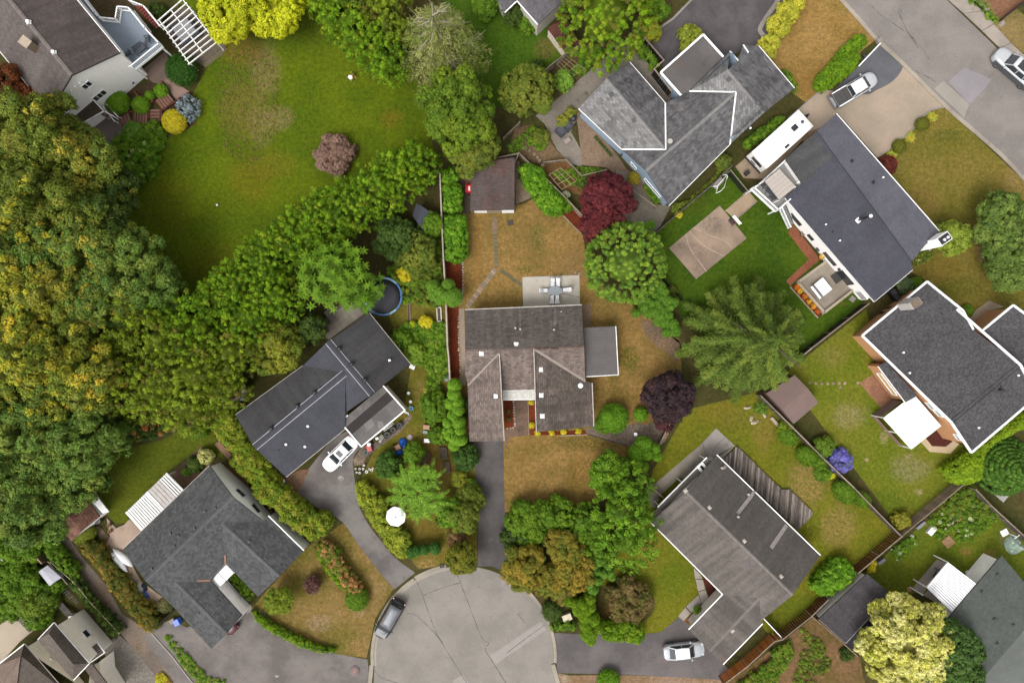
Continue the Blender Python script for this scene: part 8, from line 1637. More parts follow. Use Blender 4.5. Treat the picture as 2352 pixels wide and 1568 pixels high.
def puff_cluster(label,tile,lst,cols=None,name='conifer_cluster',leaf=.13):
 f=Fol();pts=[]
 for x,y,r,h in lst:p=W(t1(*tile,x,y),h);pts.append((p.x,p.y,h,r*K*S*(H-h)/H,h*.9))
 crown_puffs(f,pts,cols or CEDAR,leaf);return tag(f.build(name),label,'conifer')
puff_cluster('round-topped small conifers clustered over the pale fence',(1,1),((1560,1040,60,3.2),(1620,1085,55,3.4),(1690,1030,60,3.2),(1665,1120,50,3.6),(1730,1130,85,3.8),(1570,1110,55,2.6),(1620,1150,50,2.8)),[(L_(108,146,46),3),(L_(92,128,40),2)])
hedge('clipped laurel block at the top of the pale fence',t(1,1,1635,30,1740,-5,1775,60,1760,130,1640,150),2.0,LAUREL,leaf=.22,clump=.3)
hedge('clipped laurel block beside the red wheelbarrow',t(1,1,1650,160,1780,140,1812,200,1800,360,1730,390,1655,370),2.2,LAUREL,leaf=.22,clump=.3)
hedge('largest clipped laurel block beside the brown centre lawn',t(1,1,1660,430,1720,410,1840,425,1860,560,1845,790,1760,825,1670,790),2.4,LAUREL,leaf=.22,clump=.3)
hedge('laurel hedge arm along the timber fence left of the red maple',t(2,1,110,0,200,-40,310,0,330,60,420,190,520,290,500,380,430,415,350,395,270,290,180,190),2.0,LAUREL,leaf=.22,clump=.3);shrub('leafy_bush','small dark green bush at the lower end of the laurel arm',t1(2,1,525,350),11,1.2,'dome',GREENC)
for p,r,cols,lab in(((765,20),42,CEDAR,'first from the top edge, lawn side'),((800,62),42,CEDAR,'second from the top edge, lawn side'),((835,95),42,CEDAR,'in the middle, lawn side'),((868,125),42,CEDAR,'third from the lower end, lawn side'),((898,150),38,CEDAR,'at the lower end, lawn side'),((850,15),44,CEDARY,'at the top edge, far side'),((890,55),42,CEDARY,'in the middle, far side'),((925,100),36,CEDARY,'beside the pale conifer'),((905,10),36,CEDARY,'at the top edge, left of the pale conifer')):tree('cedar_tree','cedar of the upper hedge row '+lab,'cedar',p,r,8,'tuft',cols,'cedars of the upper hedge row',zc=.5,leaf=.22,clump=.34,rough=.14)
PALEC=[(L_(150,148,92),4),(L_(132,134,80),3),(L_(112,120,66),2)]
pt_=tree('pale_conifer','pale half-bare conifer with whitish branches above the big lawn','conifer',(1012,112),108,13,'spruce',PALEC+OLIVEC[:2],zc=.4,tiers=13,dens=24,leaf=.30,droop=.18,fan=.5,z0=.25,aspect=.22,prof=.7)
m=MB();o_=ORG[pt_.name];top_=Vector((o_.x,o_.y,12.6))
for i in range(70):
 a=random.uniform(0,6.28);l=random.uniform(1.4,4.2);zz=random.uniform(4.5,12.8);b=Vector((o_.x,o_.y,zz));l*=1.1-(zz-4.5)/12;q=b+Vector((math.cos(a)*l,math.sin(a)*l,.25));mid_=b.lerp(q,.5)+Vector((0,0,.3));m.tube([b,mid_,q],[.06,.04,.015],4)
 for s in(.45,.65,.85):
  p_=b.lerp(q,s)+Vector((0,0,.2));m.tube([p_,p_+Vector((math.cos(a+random.choice((-.7,.7)))*l*.3,math.sin(a+random.choice((-.7,.7)))*l*.3,.05))],[.022,.01],3)
m.build('branches',BARKPALE,pt_)
tree('broadleaf_tree','tall green tree below the pale conifer','tree',(1055,255),92,10,'dome',[(L_(100,126,34),3),(L_(86,112,32),3),(L_(118,136,38),2)],leaf=.24,clump=.38,rough=.4,lob=.24);tree('broadleaf_tree','yellowish loose tree behind the brown yard shed','tree',(1080,335),66,6,'dome',OLIVEC,leaf=.22,clump=.36,rough=.3)
tree('broadleaf_tree','olive rounded tree left of the gravel yard','tree',t1(2,0,180,820),60,6,'dome',OLIVEC,leaf=.24,clump=.38,lob=.32);shrub('leafy_bush','bright light-green bush beside the string trellis',t1(2,0,500,705),22,1.8,'dome',[(L_(132,168,62),3),(L_(112,150,54),2)])
tree('cedar_tree','broad yellow-green evergreen beside the top driveway','tree',t1(2,0,860,160),94,10,'tuft',CEDAR+CEDARY,zc=.5,leaf=.21,clump=.34,rough=.11,cover=3.2)
shrub('leafy_bush','green bush between the broad evergreen and the driveway',t1(2,0,1340,90),20,2.5,'dome',GREENC);shrub('yellow_bush','yellow-green bush by the driveway fence',t1(2,0,1240,260),26,2.2,'dome',[(L_(160,160,46),3),(L_(134,144,44),2)]);shrub('leafy_bush','green bush at the top edge beside the driveway',t1(2,0,1250,20),30,2.5,'dome',GREENC)
hedge('mixed shrubs along the dark-sided driveway fence',t(2,0,1080,360,1150,330,1260,440,1330,560,1290,600,1200,500),1.2,GREENC,name='shrub_border',cat='shrubs',spacing=.4,amp=.3,leaf=.2)
shrub('yellow_bush','golden-green shrub beside the flat garage roof',t1(2,0,1592,335),29,2.6,'dome',[(L_(142,150,48),3),(L_(116,132,44),3),(L_(164,160,60),2)],leaf=.18)
hedge('row of low green crops beside the gravel yard',t(2,0,590,560,700,480,840,400,865,450,740,560,640,650,570,640),.8,GREENC,name='crop_row',cat='crops',spacing=.35,amp=.25,leaf=.2)
shrub('flowering_shrub','small shrub with white flowers on the gravel',t1(2,0,978,420),12,1.0,'dome',[(L_(110,122,66),4),(L_(220,220,200),1)],leaf=.14,clump=.2);shrub('leafy_bush','dark bush at the corner of the bright top lawn',t1(2,0,265,600),18,1.8,'dome',DGREENC);shrub('leafy_bush','dark green bushes beside the top house wall',t1(2,0,60,130),24,2,'dome',DGREENC);shrub('leafy_bush','green bush along the top lawn edge, left of the top house',t1(1,0,2020,60),30,2,'dome',GREENC);shrub('leafy_bush','green bush under the corner of the top house',t1(2,0,180,220),18,1.5,'dome',GREENC)
cover('rock_plants','straggling plants on the rocky bank beside the gravel yard',t(2,0,130,1180,230,1100,340,1180,360,1280,280,1320,150,1300,60,1400,0,1250),160,.5,GREENC,.16,.2,'plants');cover('crops','vegetable plants under the string trellis',t(2,1,400,60,600,10,840,30,900,90,620,170,500,150),170,.5,GREENC,.16,.2,'plants')
shrub('leafy_bush','loose low bush on the gravel rim above the rocky bank',t1(2,0,300,1190),16,1.0,'dome',OLIVEC,leaf=.14);hedge('low green plant row on the earth beside the red maple',t(2,1,610,130,700,90,830,40,850,70,720,130,640,190),.6,DGREENC,name='crop_row',cat='crops',spacing=.35,amp=.2,leaf=.18)
for x,y,r,lab in((560,980,12,'upper of two beside the lounge chairs'),(490,1055,13,'lower of two beside the lounge chairs')):shrub('potted_plant','yellow-green plant on the gravel, '+lab,t1(2,0,x,y),r,.8,'dome',[(L_(150,146,52),3),(L_(118,130,50),3)],leaf=.14,clump=.2)
for i,wd in enumerate(('nearest the garage end','second from the garage end','third from the garage end','fourth from the garage end','fourth from the blue wall','third from the blue wall','second from the blue wall','nearest the blue wall')):shrub('edging_plant','small dark edging plant beside the grey gabled house, '+wd,t1(2,0,775+i*19,1198+i*22),3.4,.4,'clip',DGREENC,'plant','edging plants along the grey gabled house',leaf=.09)
tree('purple_maple','round crimson-purple maple beside the gravel yard','tree',t1(2,1,870,300),64,5.5,'dome',PURPLE,leaf=.17,clump=.30,lob=.28,rough=.26,cover=1.7);tree('purple_maple','lower crimson lobe of maple over the centre lawn corner','tree',t1(2,1,790,530),40,4,'dome',PURPLE,leaf=.17,clump=.28,lob=.36,rough=.22)
tree('purple_maple','near-black purple maple at the side of the centre lawn','tree',t1(2,2,1405,560),58,5,'dome',DPURPLE,leaf=.17,clump=.28,lob=.28,rough=.26,cover=1.6);shrub('purple_bush','reddish-purple bush below the near-black maple',t1(2,2,1380,770),22,2,'dome',[(L_(92,52,54),3),(L_(72,48,52),2)],leaf=.15,clump=.24)
tree('cypress_tree','large round bright green cypress beside the green lawn','tree',t1(2,1,1030,840),86,7.5,'tuft',[(L_(128,156,52),3),(L_(108,140,46),3),(L_(92,124,44),2)],zc=.46,leaf=.19,clump=.31,rough=.045,cover=3.4)
puff_cluster('cluster of round-headed dark green conifers beside the round cypress',(2,1),((1310,1000,60,3.4),(1350,1050,60,3.6),(1380,1090,50,3.6),(1260,1080,45,3.0),(1300,1110,42,3.2),(1360,1140,52,3.4),(1410,1165,55,3.6),(1320,1180,40,3.2),(1270,1190,42,3.2),(1230,1160,50,3.0),(1150,1140,55,2.8),(1190,1110,45,2.8),(1210,1220,50,3.0),(1340,1215,42,3.2),(1375,1250,45,3.2),(1430,1220,45,3.4),(1470,1180,42,3.4),(1300,1260,50,3.0),(1350,1290,50,3.0),(1420,1290,45,3.0),(1250,1270,46,2.8),(1140,1270,40,2.4),(1460,1370,52,2.6),(1400,1350,55,2.6),(1340,1340,50,2.6),(1480,1430,52,2.4),(1410,1440,46,2.2)),[(L_(98,136,40),3),(L_(82,118,36),3)],leaf=.15)
tree('spruce_tree','very large feathery deep green spruce beside the weathered fence','spruce',(1716,780),152,13,'spruce',[(L_(100,118,44),3),(L_(86,104,40),3),(L_(70,90,36),2),(L_(120,132,52),1)],zc=.30,tiers=13,dens=66,leaf=.34,droop=.22,fan=.235,z0=.12,aspect=.32,prof=.76,nbr=(7,9))
for x,y,r,h in((0,0,0,0),):pass
for p,r,lab in((t1(2,2,935,740),34,'spiral-clipped green bush beside the right wing of the centre house'),):shrub('topiary',lab,p,r,2.2,'clip',LAUREL,leaf=.13,shag=.08);shrub('topiary','rounded topiary ball on the left side of the spiral-clipped bush',t1(2,2,880,710),15,2.7,'clip',LAUREL,leaf=.12)
shrub('clipped_shrub','small square-clipped green shrub beside the near-black maple',t1(2,2,1170,705),17,1.6,'clip',LAUREL,leaf=.13);shrub('leafy_bush','loose green bush at the corner of the right wing',t1(2,2,840,800),18,1.0,'dome',GREENC,leaf=.14)
puff_cluster('smooth clipped conifers at the tip of the rock bed',(2,2),((1210,980,75,3.0),(1150,1060,80,3.2),(1230,1060,60,3.2),(1300,1010,50,2.8),(1320,1080,45,2.8),(1140,1150,70,3.0),(1200,1170,50,3.0)),LAUREL,leaf=.14)
for p,r,h,cols,lab in(((1400,1085),46,5,GREENC,'rounded green tree at the corner of the front lawn'),((1435,1120),52,6.5,CEDAR,'green tree below the smooth clipped conifers'),((1425,1175),62,7.5,CEDAR,'tallest bright green tree beside the front lawn'),((1440,1235),60,7,CEDAR,'bright green tree left of the lower lawn')):tree('evergreen_tree',lab,'tree',p,r,h,'tuft' if cols is CEDAR else 'dome',[(L_(102,138,32),3),(L_(86,122,30),3),(L_(120,150,42),1)],leaf=.32,clump=.46)
for p,r,h,lab in(((1215,1195),54,3,'wide green bush below the front lawn, by the driveway'),((1275,1185),44,3,'wide green bush below the middle of the front lawn'),((1340,1205),44,3.4,'green bush between the front lawn and the tall green trees'),((1190,1235),36,2.6,'dark green bush by the lower driveway'),((1365,1260),42,4,'green bush right of the bronze trees')):shrub('leafy_bush',lab,p,r,h,'dome',GREENC if 'dark' not in lab else DGREENC,leaf=.2,clump=.32)
for p,r,h,lab in(((1205,1300),50,4.5,'bronze-orange tree beside the end of the centre driveway'),((1300,1260),42,4.5,'bronze tree in the middle of the front shrubbery'),((1318,1310),46,4.5,'bronze tree beside the round-headed conifers'),((1262,1330),40,4,'bronze tree over the cul-de-sac kerb'),((1280,1240),28,4,'small ochre tree at the top of the bronze group')):tree('bronze_tree',lab,'tree',p,r,h,'dome',BRONZE,leaf=.20,clump=.34,lob=.32,rough=.2)
shrub('leafy_bush','olive-brown low bush below the bronze trees',t1(2,3,490,790),24,1.6,'dome',[(L_(136,120,60),3),(L_(116,112,56),2)],leaf=.15);shrub('dark_bush','dark green round bush at the kerb of the cul-de-sac',t1(2,3,395,945),24,1.8,'clip',DGREENC,leaf=.14,shag=.09)
puff_cluster('upper group of round-headed conifers left of the lower lawn',(2,3),((810,520,55,3.6),(760,560,50,3.4),(890,560,42,3.2),(850,630,46,3.2),(790,610,40,3.4),(720,670,42,3.2),(905,620,40,3.0),(800,690,48,3.2),(720,720,46,3.0),(920,660,34,2.6),(760,770,50,2.8)),[(L_(104,142,46),3),(L_(86,122,40),2)],leaf=.15)
puff_cluster('lower group of round-headed conifers at the kerb hedge',(2,3),((730,860,52,2.8),(670,900,50,2.8),(640,960,60,2.6),(700,950,50,3.0),(740,930,45,3.0),(600,890,46,2.2),(540,870,50,2.0),(690,1010,62,3.0),(760,1040,60,3.0),(700,1090,62,3.0),(790,1110,55,2.8),(740,1160,65,3.2),(700,1180,50,2.8),(740,1220,46,3.0)),CEDAR,leaf=.14)
hedge('rounded clipped hedge above the lower right driveway',t(2,3,830,1070,960,1055,1130,1060,1200,1100,1205,1190,1160,1240,1000,1215,850,1215),2.0,CEDAR,leaf=.16,clump=.26,spacing=.28);hedge('low hedge at the kerb behind the cream box',t(2,3,375,1070,480,1040,600,1040,620,1110,480,1115,390,1115),1.0,GREENC,leaf=.16,clump=.24)
shrub('clipped_shrub','round green shrub at the bottom edge below the lower right driveway',t1(2,3,890,1550),26,1.6,'clip',LAUREL,leaf=.14);shrub('leafy_bush','small green bush in the mulch beside the front walk',t1(2,3,1680,950),13,.9,'dome',GREENC,leaf=.14,clump=.2)
shrub('brown_bush','wide brown-olive thin-leaved bush on the lower lawn',t1(2,3,1050,840),52,2.4,'dome',[(L_(124,106,60),4),(L_(106,98,52),3),(L_(96,102,46),3),(L_(140,114,76),1)],leaf=.13,clump=.26,lob=.24,rough=.34,cover=1.3)
tree('sumac_tree','bright green frond-leaved small tree in the left front garden','tree',t1(1,2,1450,1370),76,4,'frond',[(L_(108,144,42),3),(L_(92,128,36),3),(L_(128,160,50),1)],zc=.7,n=120,leaf=.40,per=18,subs=7)
shrub('leafy_bush','rounded dark green bush above the frond-leaved tree',t1(1,2,1180,1150),30,2.2,'dome',[(L_(80,112,40),3),(L_(66,96,38),2)],leaf=.17);shrub('leafy_bush','green bush beside the blue tarps',t1(1,2,1390,1040),24,2.0,'dome',GREENC,leaf=.17)
hedge('yellow-green leafy hedge along the left driveway',t(1,2,880,1330,960,1290,1060,1370,1070,1420,1170,1450,1150,1568)+t(1,3,1160,60,1200,190,1320,250,1365,340,1340,480,1270,490,1190,420,1060,230,930,20),1.5,[(L_(152,158,48),4),(L_(134,146,44),3),(L_(112,132,40),2)],leaf=.22,clump=.3,amp=.16)
shrub('dark_bush','dense dark green bush at the foot of the left wing',t1(1,2,1845,1085),31,2.6,'dome',[(L_(72,100,40),3),(L_(58,86,36),3)],leaf=.19,clump=.3)
f=Fol();pts=[]
for x,y,r,h in((1745,460,62,3.6),(1740,540,60,3.8),(1770,610,55,3.6),(1715,620,55,3.4),(1775,680,55,3.8),(1735,730,55,3.8),(1690,790,50,3.8),(1780,790,60,4.0),(1720,850,46,3.6),(1790,860,52,4.0),(1700,900,46,3.6),(1760,930,62,4.2),(1800,940,52,4.0),(1740,985,50,3.6),(1680,860,40,3.2)):p=W(t1(1,2,x,y),h);pts.append((p.x,p.y,h,r*K*S*(H-h)/H,h*.95))
crown_puffs(f,pts,[(L_(122,162,44),3),(L_(102,144,38),3)],.14);tag(f.build('conifer_hedge'),'tall bright green round-topped conifer row beside the left wing of the centre house','conifer hedge')
shrub('leafy_bush','dark twiggy bush between the conifer row and the left wing roof',t1(1,2,1865,640),18,1.6,'dome',DGREENC,leaf=.15)
for x,y,r,h,cols,lab in((1880,1440,34,2.4,OLIVEC,'olive bush at the edge of the centre driveway, lower one'),(1800,1270,18,1.6,[(L_(156,152,50),3),(L_(120,134,44),3)],'yellow-green bush beside the centre driveway, upper one'),(1890,1330,16,1.4,GREENC,'small green bush at the pale edging of the centre driveway')):shrub('leafy_bush',lab,t1(1,2,x,y),r,h,'dome',cols,leaf=.17)
tree('broadleaf_tree','olive bushy tree beside the lower half of the centre driveway','tree',t1(1,3,1830,120),36,4,'dome',OLIVEC,leaf=.2,clump=.34);tree('broadleaf_tree','mid green bushy tree right of the parasol','tree',t1(1,3,1720,90),34,3.6,'dome',GREENC,leaf=.2,clump=.34)
tree('broadleaf_tree','olive-green rounded tree overhanging the cul-de-sac kerb','tree',t1(1,3,1815,480),35,4.2,'dome',[(L_(120,120,36),3),(L_(100,108,36),3),(L_(134,128,48),1)],leaf=.18,clump=.28);shrub('bare_bush','brown dead-topped bush behind the tree at the kerb',t1(1,3,1770,330),22,2,'dome',[(L_(140,106,74),3),(L_(118,104,58),2)],leaf=.15)
puff_cluster('row of four small dark conifers above the cul-de-sac kerb',(1,3),((1370,445,50,1.8),(1420,430,46,1.8),(1490,420,46,1.8),(1580,410,52,1.8),(1340,430,36,1.5)),[(L_(70,112,44),3),(L_(58,96,40),2)],leaf=.13)
cover('weeds','rank weeds between the pale fence and the dark left house',t(1,2,1340,80,1480,30,1690,10,1700,350,1640,430,1640,700,1560,800,1480,560,1540,340,1500,280,1380,260),900,.8,GREENC+[(L_(140,150,60),1)],.18,.26,'weeds');cover('weeds','overgrown plants around the trampoline and bean beds',t(1,1,1500,480,1630,420,1660,900,1670,1190,1590,1230,1320,1180,1290,1030,1180,940,1200,840,1400,780),900,.8,GREENC+OLIVEC,.18,.26,'weeds');cover('weeds','garden plants between the raised bed and the pale fence',t(1,1,1330,1360,1600,1360,1680,1360,1690,1560,1400,1568,1220,1500),520,.7,GREENC,.18,.25,'weeds')
shrub('leafy_bush','bright yellow-green bush at the edge of the dark left roof',t1(1,2,1410,175),24,2,'dome',[(L_(132,160,52),3),(L_(112,142,46),2)],leaf=.16);shrub('leafy_bush','green bush hugging the dark left roof edge',t1(1,2,1280,70),26,1.8,'dome',GREENC,leaf=.17);shrub('yellow_bush','yellow-flowered plant in the bean beds',t1(1,1,1505,1350),13,1.0,'dome',YS,leaf=.15);shrub('yellow_bush','round lime plant beside the bean bed boards',t1(1,1,1385,1375),9,.8,'clip',YELLOWG,leaf=.1)
raised_bed('long weathered board edging of the bean beds',t(1,1,1345,1180,1365,1180,1372,1515,1352,1515),WOODPALE,.16)
shrub('leafy_bush','big green bush below the bright yellow-green bush',t1(1,2,1580,640),34,2.4,'dome',GREENC,leaf=.18);shrub('leafy_bush','green bush below the orange-topped garden table',t1(1,2,1610,890),20,1.6,'dome',GREENC,leaf=.17)
hedge('long lumpy hedge between the dark left house and the blue-grey house',t(0,2,1640,720,1780,620,1950,570,2040,660,2080,800,2200,1010,2290,1100,2323,1180)+t(1,2,60,1150,200,1300,330,1430,460,1568)+t(1,3,620,120,655,200,600,290,500,340,390,260,260,170,180,40)+t(1,2,60,1480,-10,1400)+t(0,2,2200,1330,1990,1130,2030,1060,1900,920,1820,820,1700,780),2.4,[(L_(126,142,38),4),(L_(104,128,36),3),(L_(140,140,48),2)],leaf=.22,clump=.36,amp=.2)
hedge('hedge with orange-red dying top in the lower left front yard',t(1,3,530,390,600,340,690,400,760,480,820,600,930,720,940,780,840,800,760,700,640,560),1.6,[(L_(180,130,80),3),(L_(152,114,68),2),(L_(112,124,42),5),(L_(164,140,82),1)],leaf=.17,clump=.26)
shrub('clipped_shrub','round green shrub at the end of the orange-topped hedge',t1(1,3,900,840),27,1.8,'clip',GREENC,leaf=.13);hedge('green lower flank of the orange-topped hedge',t(1,3,525,400,560,400,680,570,800,720,800,780,700,690,580,520),.9,CEDAR,leaf=.15,clump=.22,spacing=.26);shrub('leafy_bush','green spiky bush at the top of the orange-topped hedge',t1(1,3,690,440),17,1.2,'dome',GREENC,leaf=.15)
tree('broadleaf_tree','yellow-green rounded tree in the lower left front yard','tree',t1(1,3,232,840),31,3.4,'dome',[(L_(132,146,44),3),(L_(108,128,40),3)],leaf=.18,clump=.28);shrub('purple_bush','thin purple-leaved bush on the lower left front lawn',t1(1,3,520,710),20,2.0,'dome',[(L_(98,62,62),3),(L_(122,92,80),2)],leaf=.13,clump=.22,cover=.9)
hedge('low trimmed hedge curving along the lower left driveway',t(1,3,-20,930,60,990,200,1080,420,1190,600,1270,705,1290,690,1315,560,1300,380,1240,160,1140,10,1030),.9,CEDAR,leaf=.14,clump=.2,spacing=.24,edge=.35)
hedge('long straggling hedge between the lane and the blue-grey house',t(0,3,720,330,850,360,1000,600,1120,700,1200,830,1310,920,1370,1050,1330,1130,1250,1100,1120,950,1000,800,880,600,720,420),1.6,[(L_(118,104,40),4),(L_(98,98,38),3),(L_(84,96,36),3)],leaf=.17,clump=.28,amp=.2)
hedge('yellowing outer strip of the lane hedge',t(0,3,690,380,740,430,860,580,960,720,1080,840,1180,970,1280,1090,1270,1130,1130,980,990,810,860,610,720,450),1.2,[(L_(178,146,62),4),(L_(160,134,50),3),(L_(132,124,46),2)],leaf=.15,clump=.22,amp=.15)
shrub('clipped_shrub','green clipped mound below the shake-roofed shed',t1(0,3,735,285),28,1.4,'clip',[(L_(126,134,44),3),(L_(102,118,40),2)],leaf=.13,squash=.62,yaw=.5)
hedge('dark green hedge on the far side of the lane',t(0,3,560,700,640,640,760,800,900,960,1050,1110,1000,1170,930,1140,850,1020,740,900,640,780),1.4,DGREENC+[(L_(90,118,46),2)],leaf=.17,clump=.26,amp=.18);hedge('green hedge from the wood down to the small pale shed',t(0,3,300,300,430,300,520,440,650,600,640,680,560,620,420,470,330,400),1.6,GREENC,leaf=.18,clump=.28,amp=.25)
for x,y,r,h,cols,lab in((90,330,50,3,GREENC,'bright green bush with white flowers below the left wood'),(200,400,40,2.5,GREENC,'green bush left of the pinkish fence'),(60,600,44,2.5,GREENC,'green bush at the left edge inside the pinkish fence'),(250,700,36,2.2,GREENC,'green bush left of the small pale metal shed'),(120,780,46,2.4,GREENC,'wide green bush above the beige house'),(320,880,44,2.4,[(L_(112,132,40),3),(L_(92,116,40),3)],'yellowish green bush above the beige house roof'),(60,930,30,2,GREENC,'green bush at the left edge beside the beige patio'),(400,150,46,3.4,DGREENC,'dark green bush beside the shake-roofed shed'),(330,1000,30,1.8,GREENC,'green bush touching the beige house roof'),(480,730,18,1.4,GREENC,'small green bush below the small pale metal shed')):shrub('leafy_bush',lab,t1(0,3,x,y),r,h,'dome',cols,leaf=.22,clump=.34)
cover('white_flowers','scattered white flowers in the bushes below the left wood',t(0,3,0,330,130,300,280,360,140,470,0,440),16,2.6,[(L_(226,228,214),1)],.2,.14,'flowers')
cover('lane_weeds','green weeds along the strip between lane and lower left driveway',t(0,3,1430,1160,1470,1140,1640,1320,1800,1500,1960,1540,1960,1568,1720,1560,1560,1360),230,.2,GREENC+[(L_(150,156,70),2)],.15,.2,'weeds')
cover('flower_border','orange-flowered shrub border at the back of the lower left lawn',t(0,2,1070,770,1180,740,1400,760,1640,800,1500,870,1250,920,1090,950),420,1.0,DGREENC+[(L_(172,150,82),1),(L_(224,132,86),1)],.17,.26,'flower border');cover('lawn_edge_shrubs','low mixed shrubs under the blue-green trees at the lawn edge',t(0,2,840,1080,1000,1000,1100,1020,1000,1120,880,1180),200,.9,GREENC+[(L_(160,160,84),1)],.17,.25,'shrubs')
shrub('clipped_shrub','oval clipped bush at the back right of the lower left lawn',t1(0,2,1730,865),21,1.5,'clip',GREENC,leaf=.13,squash=.7);shrub('variegated_shrub','cream-leaved shrub at the gable corner of the blue-grey house',t1(0,2,1790,1070),17,1.3,'dome',[(L_(196,194,120),3),(L_(170,176,100),2)],leaf=.15,clump=.22);shrub('leafy_bush','dark green ground shrub in the bed beside the pergola',t1(0,2,1700,1140),18,.9,'dome',DGREENC,leaf=.14);shrub('leafy_bush','small green bush in the bed by the pergola end',t1(0,2,1622,1205),9,.8,'dome',GREENC,leaf=.13,clump=.18)
hedge('green bed beside the front path of the blue-grey house',t(0,3,2000,640,2040,620,2200,800,2180,860,2100,800),.6,GREENC,name='shrub_border',cat='shrubs',spacing=.3,amp=.2,leaf=.16,clump=.22);shrub('leafy_bush','round low olive shrub at the front corner of the blue-grey house',t1(0,3,1440,890),18,.8,'dome',[(L_(120,112,76),3),(L_(96,104,56),2)],leaf=.12,clump=.18)
cover('side_strip','yellow grass at the bottom edge of the gravel bed',t(0,3,1360,1500,1420,1470,1500,1568,1380,1568),90,.25,YELLOWG[:1]+[(L_(170,142,56),2)],.14,.2,'grass')
tree('golden_maple','brilliant yellow-green maple at the top edge over the lawn','tree',(530,15),74,7,'dome',YELLOWG,leaf=.26,clump=.40,lob=.3,rough=.22);tree('golden_maple','right-hand brilliant yellow-green maple at the top edge','tree',(630,15),68,6.5,'dome',YELLOWG,leaf=.26,clump=.40,lob=.3,rough=.22)
shrub('clipped_shrub','dark green rounded yew beside the white open pergola',t1(0,0,1575,605),36,2.2,'clip',[(L_(58,96,30),3),(L_(48,82,28),2)],leaf=.14,shag=.07)
for x,y,r,h,lab in((1402,790,16,1.2,'nearest the raised deck'),(1303,830,11,.9,'smallest of the four by the white end wall'),(1018,888,27,1.8,'largest of the four, touching the white end wall'),(1222,912,20,1.4,'between the largest and the timber steps')):shrub('clipped_shrub','lime-green clipped ball shrub '+lab,t1(0,0,x,y),r,h,'clip',[(L_(120,160,36),3),(L_(100,140,34),3)],'shrub','clipped balls in the timber-edged beds',leaf=.13)
shrub('blue_spruce_bush','silvery blue-grey round shrub beside the timber steps',t1(0,0,1638,940),25,1.5,'tuft',[(L_(150,164,170),3),(L_(128,144,150),3)],leaf=.16,clump=.2);shrub('golden_dome','bright yellow clipped dome at the lawn edge',t1(0,0,1512,1055),28,1.7,'clip',YS,leaf=.12,shag=.03)
cover('flower_garden','green flower garden with white blooms below the yellow dome',t(0,0,960,1270,1100,1160,1300,1080,1460,1160,1440,1260,1400,1450,1330,1568,1000,1568,940,1400),800,.9,GREENC+LAUREL+[(L_(216,214,150),.25)],.17,.27,'flower garden');shrub('leafy_bush','rounded green bush left of the yellow dome',t1(0,0,1330,1140),22,1.4,'dome',GREENC,leaf=.17);shrub('leafy_bush','pale green bush right of the grey side path',t1(0,0,1160,1140),18,1.1,'dome',[(L_(112,148,52),3),(L_(92,128,46),2)],leaf=.16)
cover('lawn_edge_plants','dark plants along the lower rim of the flower garden',t(0,1,900,0,1380,0,1330,100,1200,190,1080,240,900,230),420,.8,DGREENC+GREENC,.18,.28,'plants')
shrub('dark_bush','dark bush between the raised deck and the spa pergola',t1(0,0,1370,110),20,1.4,'dome',DGREENC,leaf=.16)
cover('urn_flowers','orange flowers in the white urn on the big lawn',t(1,0,820,650,880,640,905,690,860,715,830,700),12,.75,[(L_(204,160,60),2),(L_(120,124,60),1)],.15,.16,'flowers')
shrub('mauve_shrub','rounded mauve-brown shrub standing alone on the big green lawn',t1(1,0,715,1350),47,1.5,'dome',[(L_(164,132,116),4),(L_(146,116,102),3),(L_(126,104,84),2)],leaf=.12,clump=.22,lob=.26,rough=.4,cover=1.7)
f=Fol();cover('lawn_rough','rough dry tussocks on the left part of the big lawn',t(0,0,1950,400,2323,420,2420,700,2430,1150,2200,1500,1950,1300,1880,800),700,.05,[(L_(140,122,76),3),(L_(108,110,42),3),(L_(124,114,54),3)],.09,.14,'grass tussocks',.5)
for x,y,r,h,lab in((330,30,22,2,'at the top edge'),(262,110,26,2,'second from the top edge'),(190,215,26,2,'third from the top edge'),(95,415,26,1.8,'beside the grey gabled roof')):shrub('golden_shrub','golden-yellow shrub between the top driveway and the dry lawn, '+lab,t1(3,0,x,y),r,h,'dome',[(L_(190,184,62),3),(L_(160,162,54),2)],'shrub','golden shrubs along the top driveway',leaf=.17,clump=.25)
hedge('long clipped juniper mound, street half',t(3,0,850,310,900,288,955,300,975,350,930,410,880,440,800,470,680,510,720,430),1.1,[(L_(112,146,30),3),(L_(96,130,28),3)],leaf=.13,clump=.2,spacing=.24,amp=.07,edge=.9);hedge('long clipped juniper mound, house half',t(3,0,650,530,740,460,880,430,920,480,880,580,740,690,640,760,570,785,520,750,510,680),1.3,[(L_(112,146,30),3),(L_(96,130,28),3)],leaf=.13,clump=.2,spacing=.24,amp=.07,edge=1.1)
hedge('green bushes under the east eave of the grey gabled house',t(3,0,210,600,280,600,340,680,360,780,330,800,250,680),1.0,GREENC,leaf=.16,clump=.22);hedge('green hedge between the grey gabled house and the camper',t(2,0,2080,1230,2180,1130,2300,1060)+t(3,0,200,1000,255,1020,220,1080,0,1240,-80,1290),1.4,GREENC,leaf=.17,clump=.26);shrub('leafy_bush','green bush at the fence corner behind the camper',t1(2,0,1880,1420),20,1.6,'dome',OLIVEC,leaf=.16);cover('fence_plants','climbing plants along the grey rail fence',t(2,1,1430,330,1520,330,1680,220,1830,60,1880,0,1800,120,1560,350,1440,420),170,.8,OLIVEC,.15,.2,'plants')
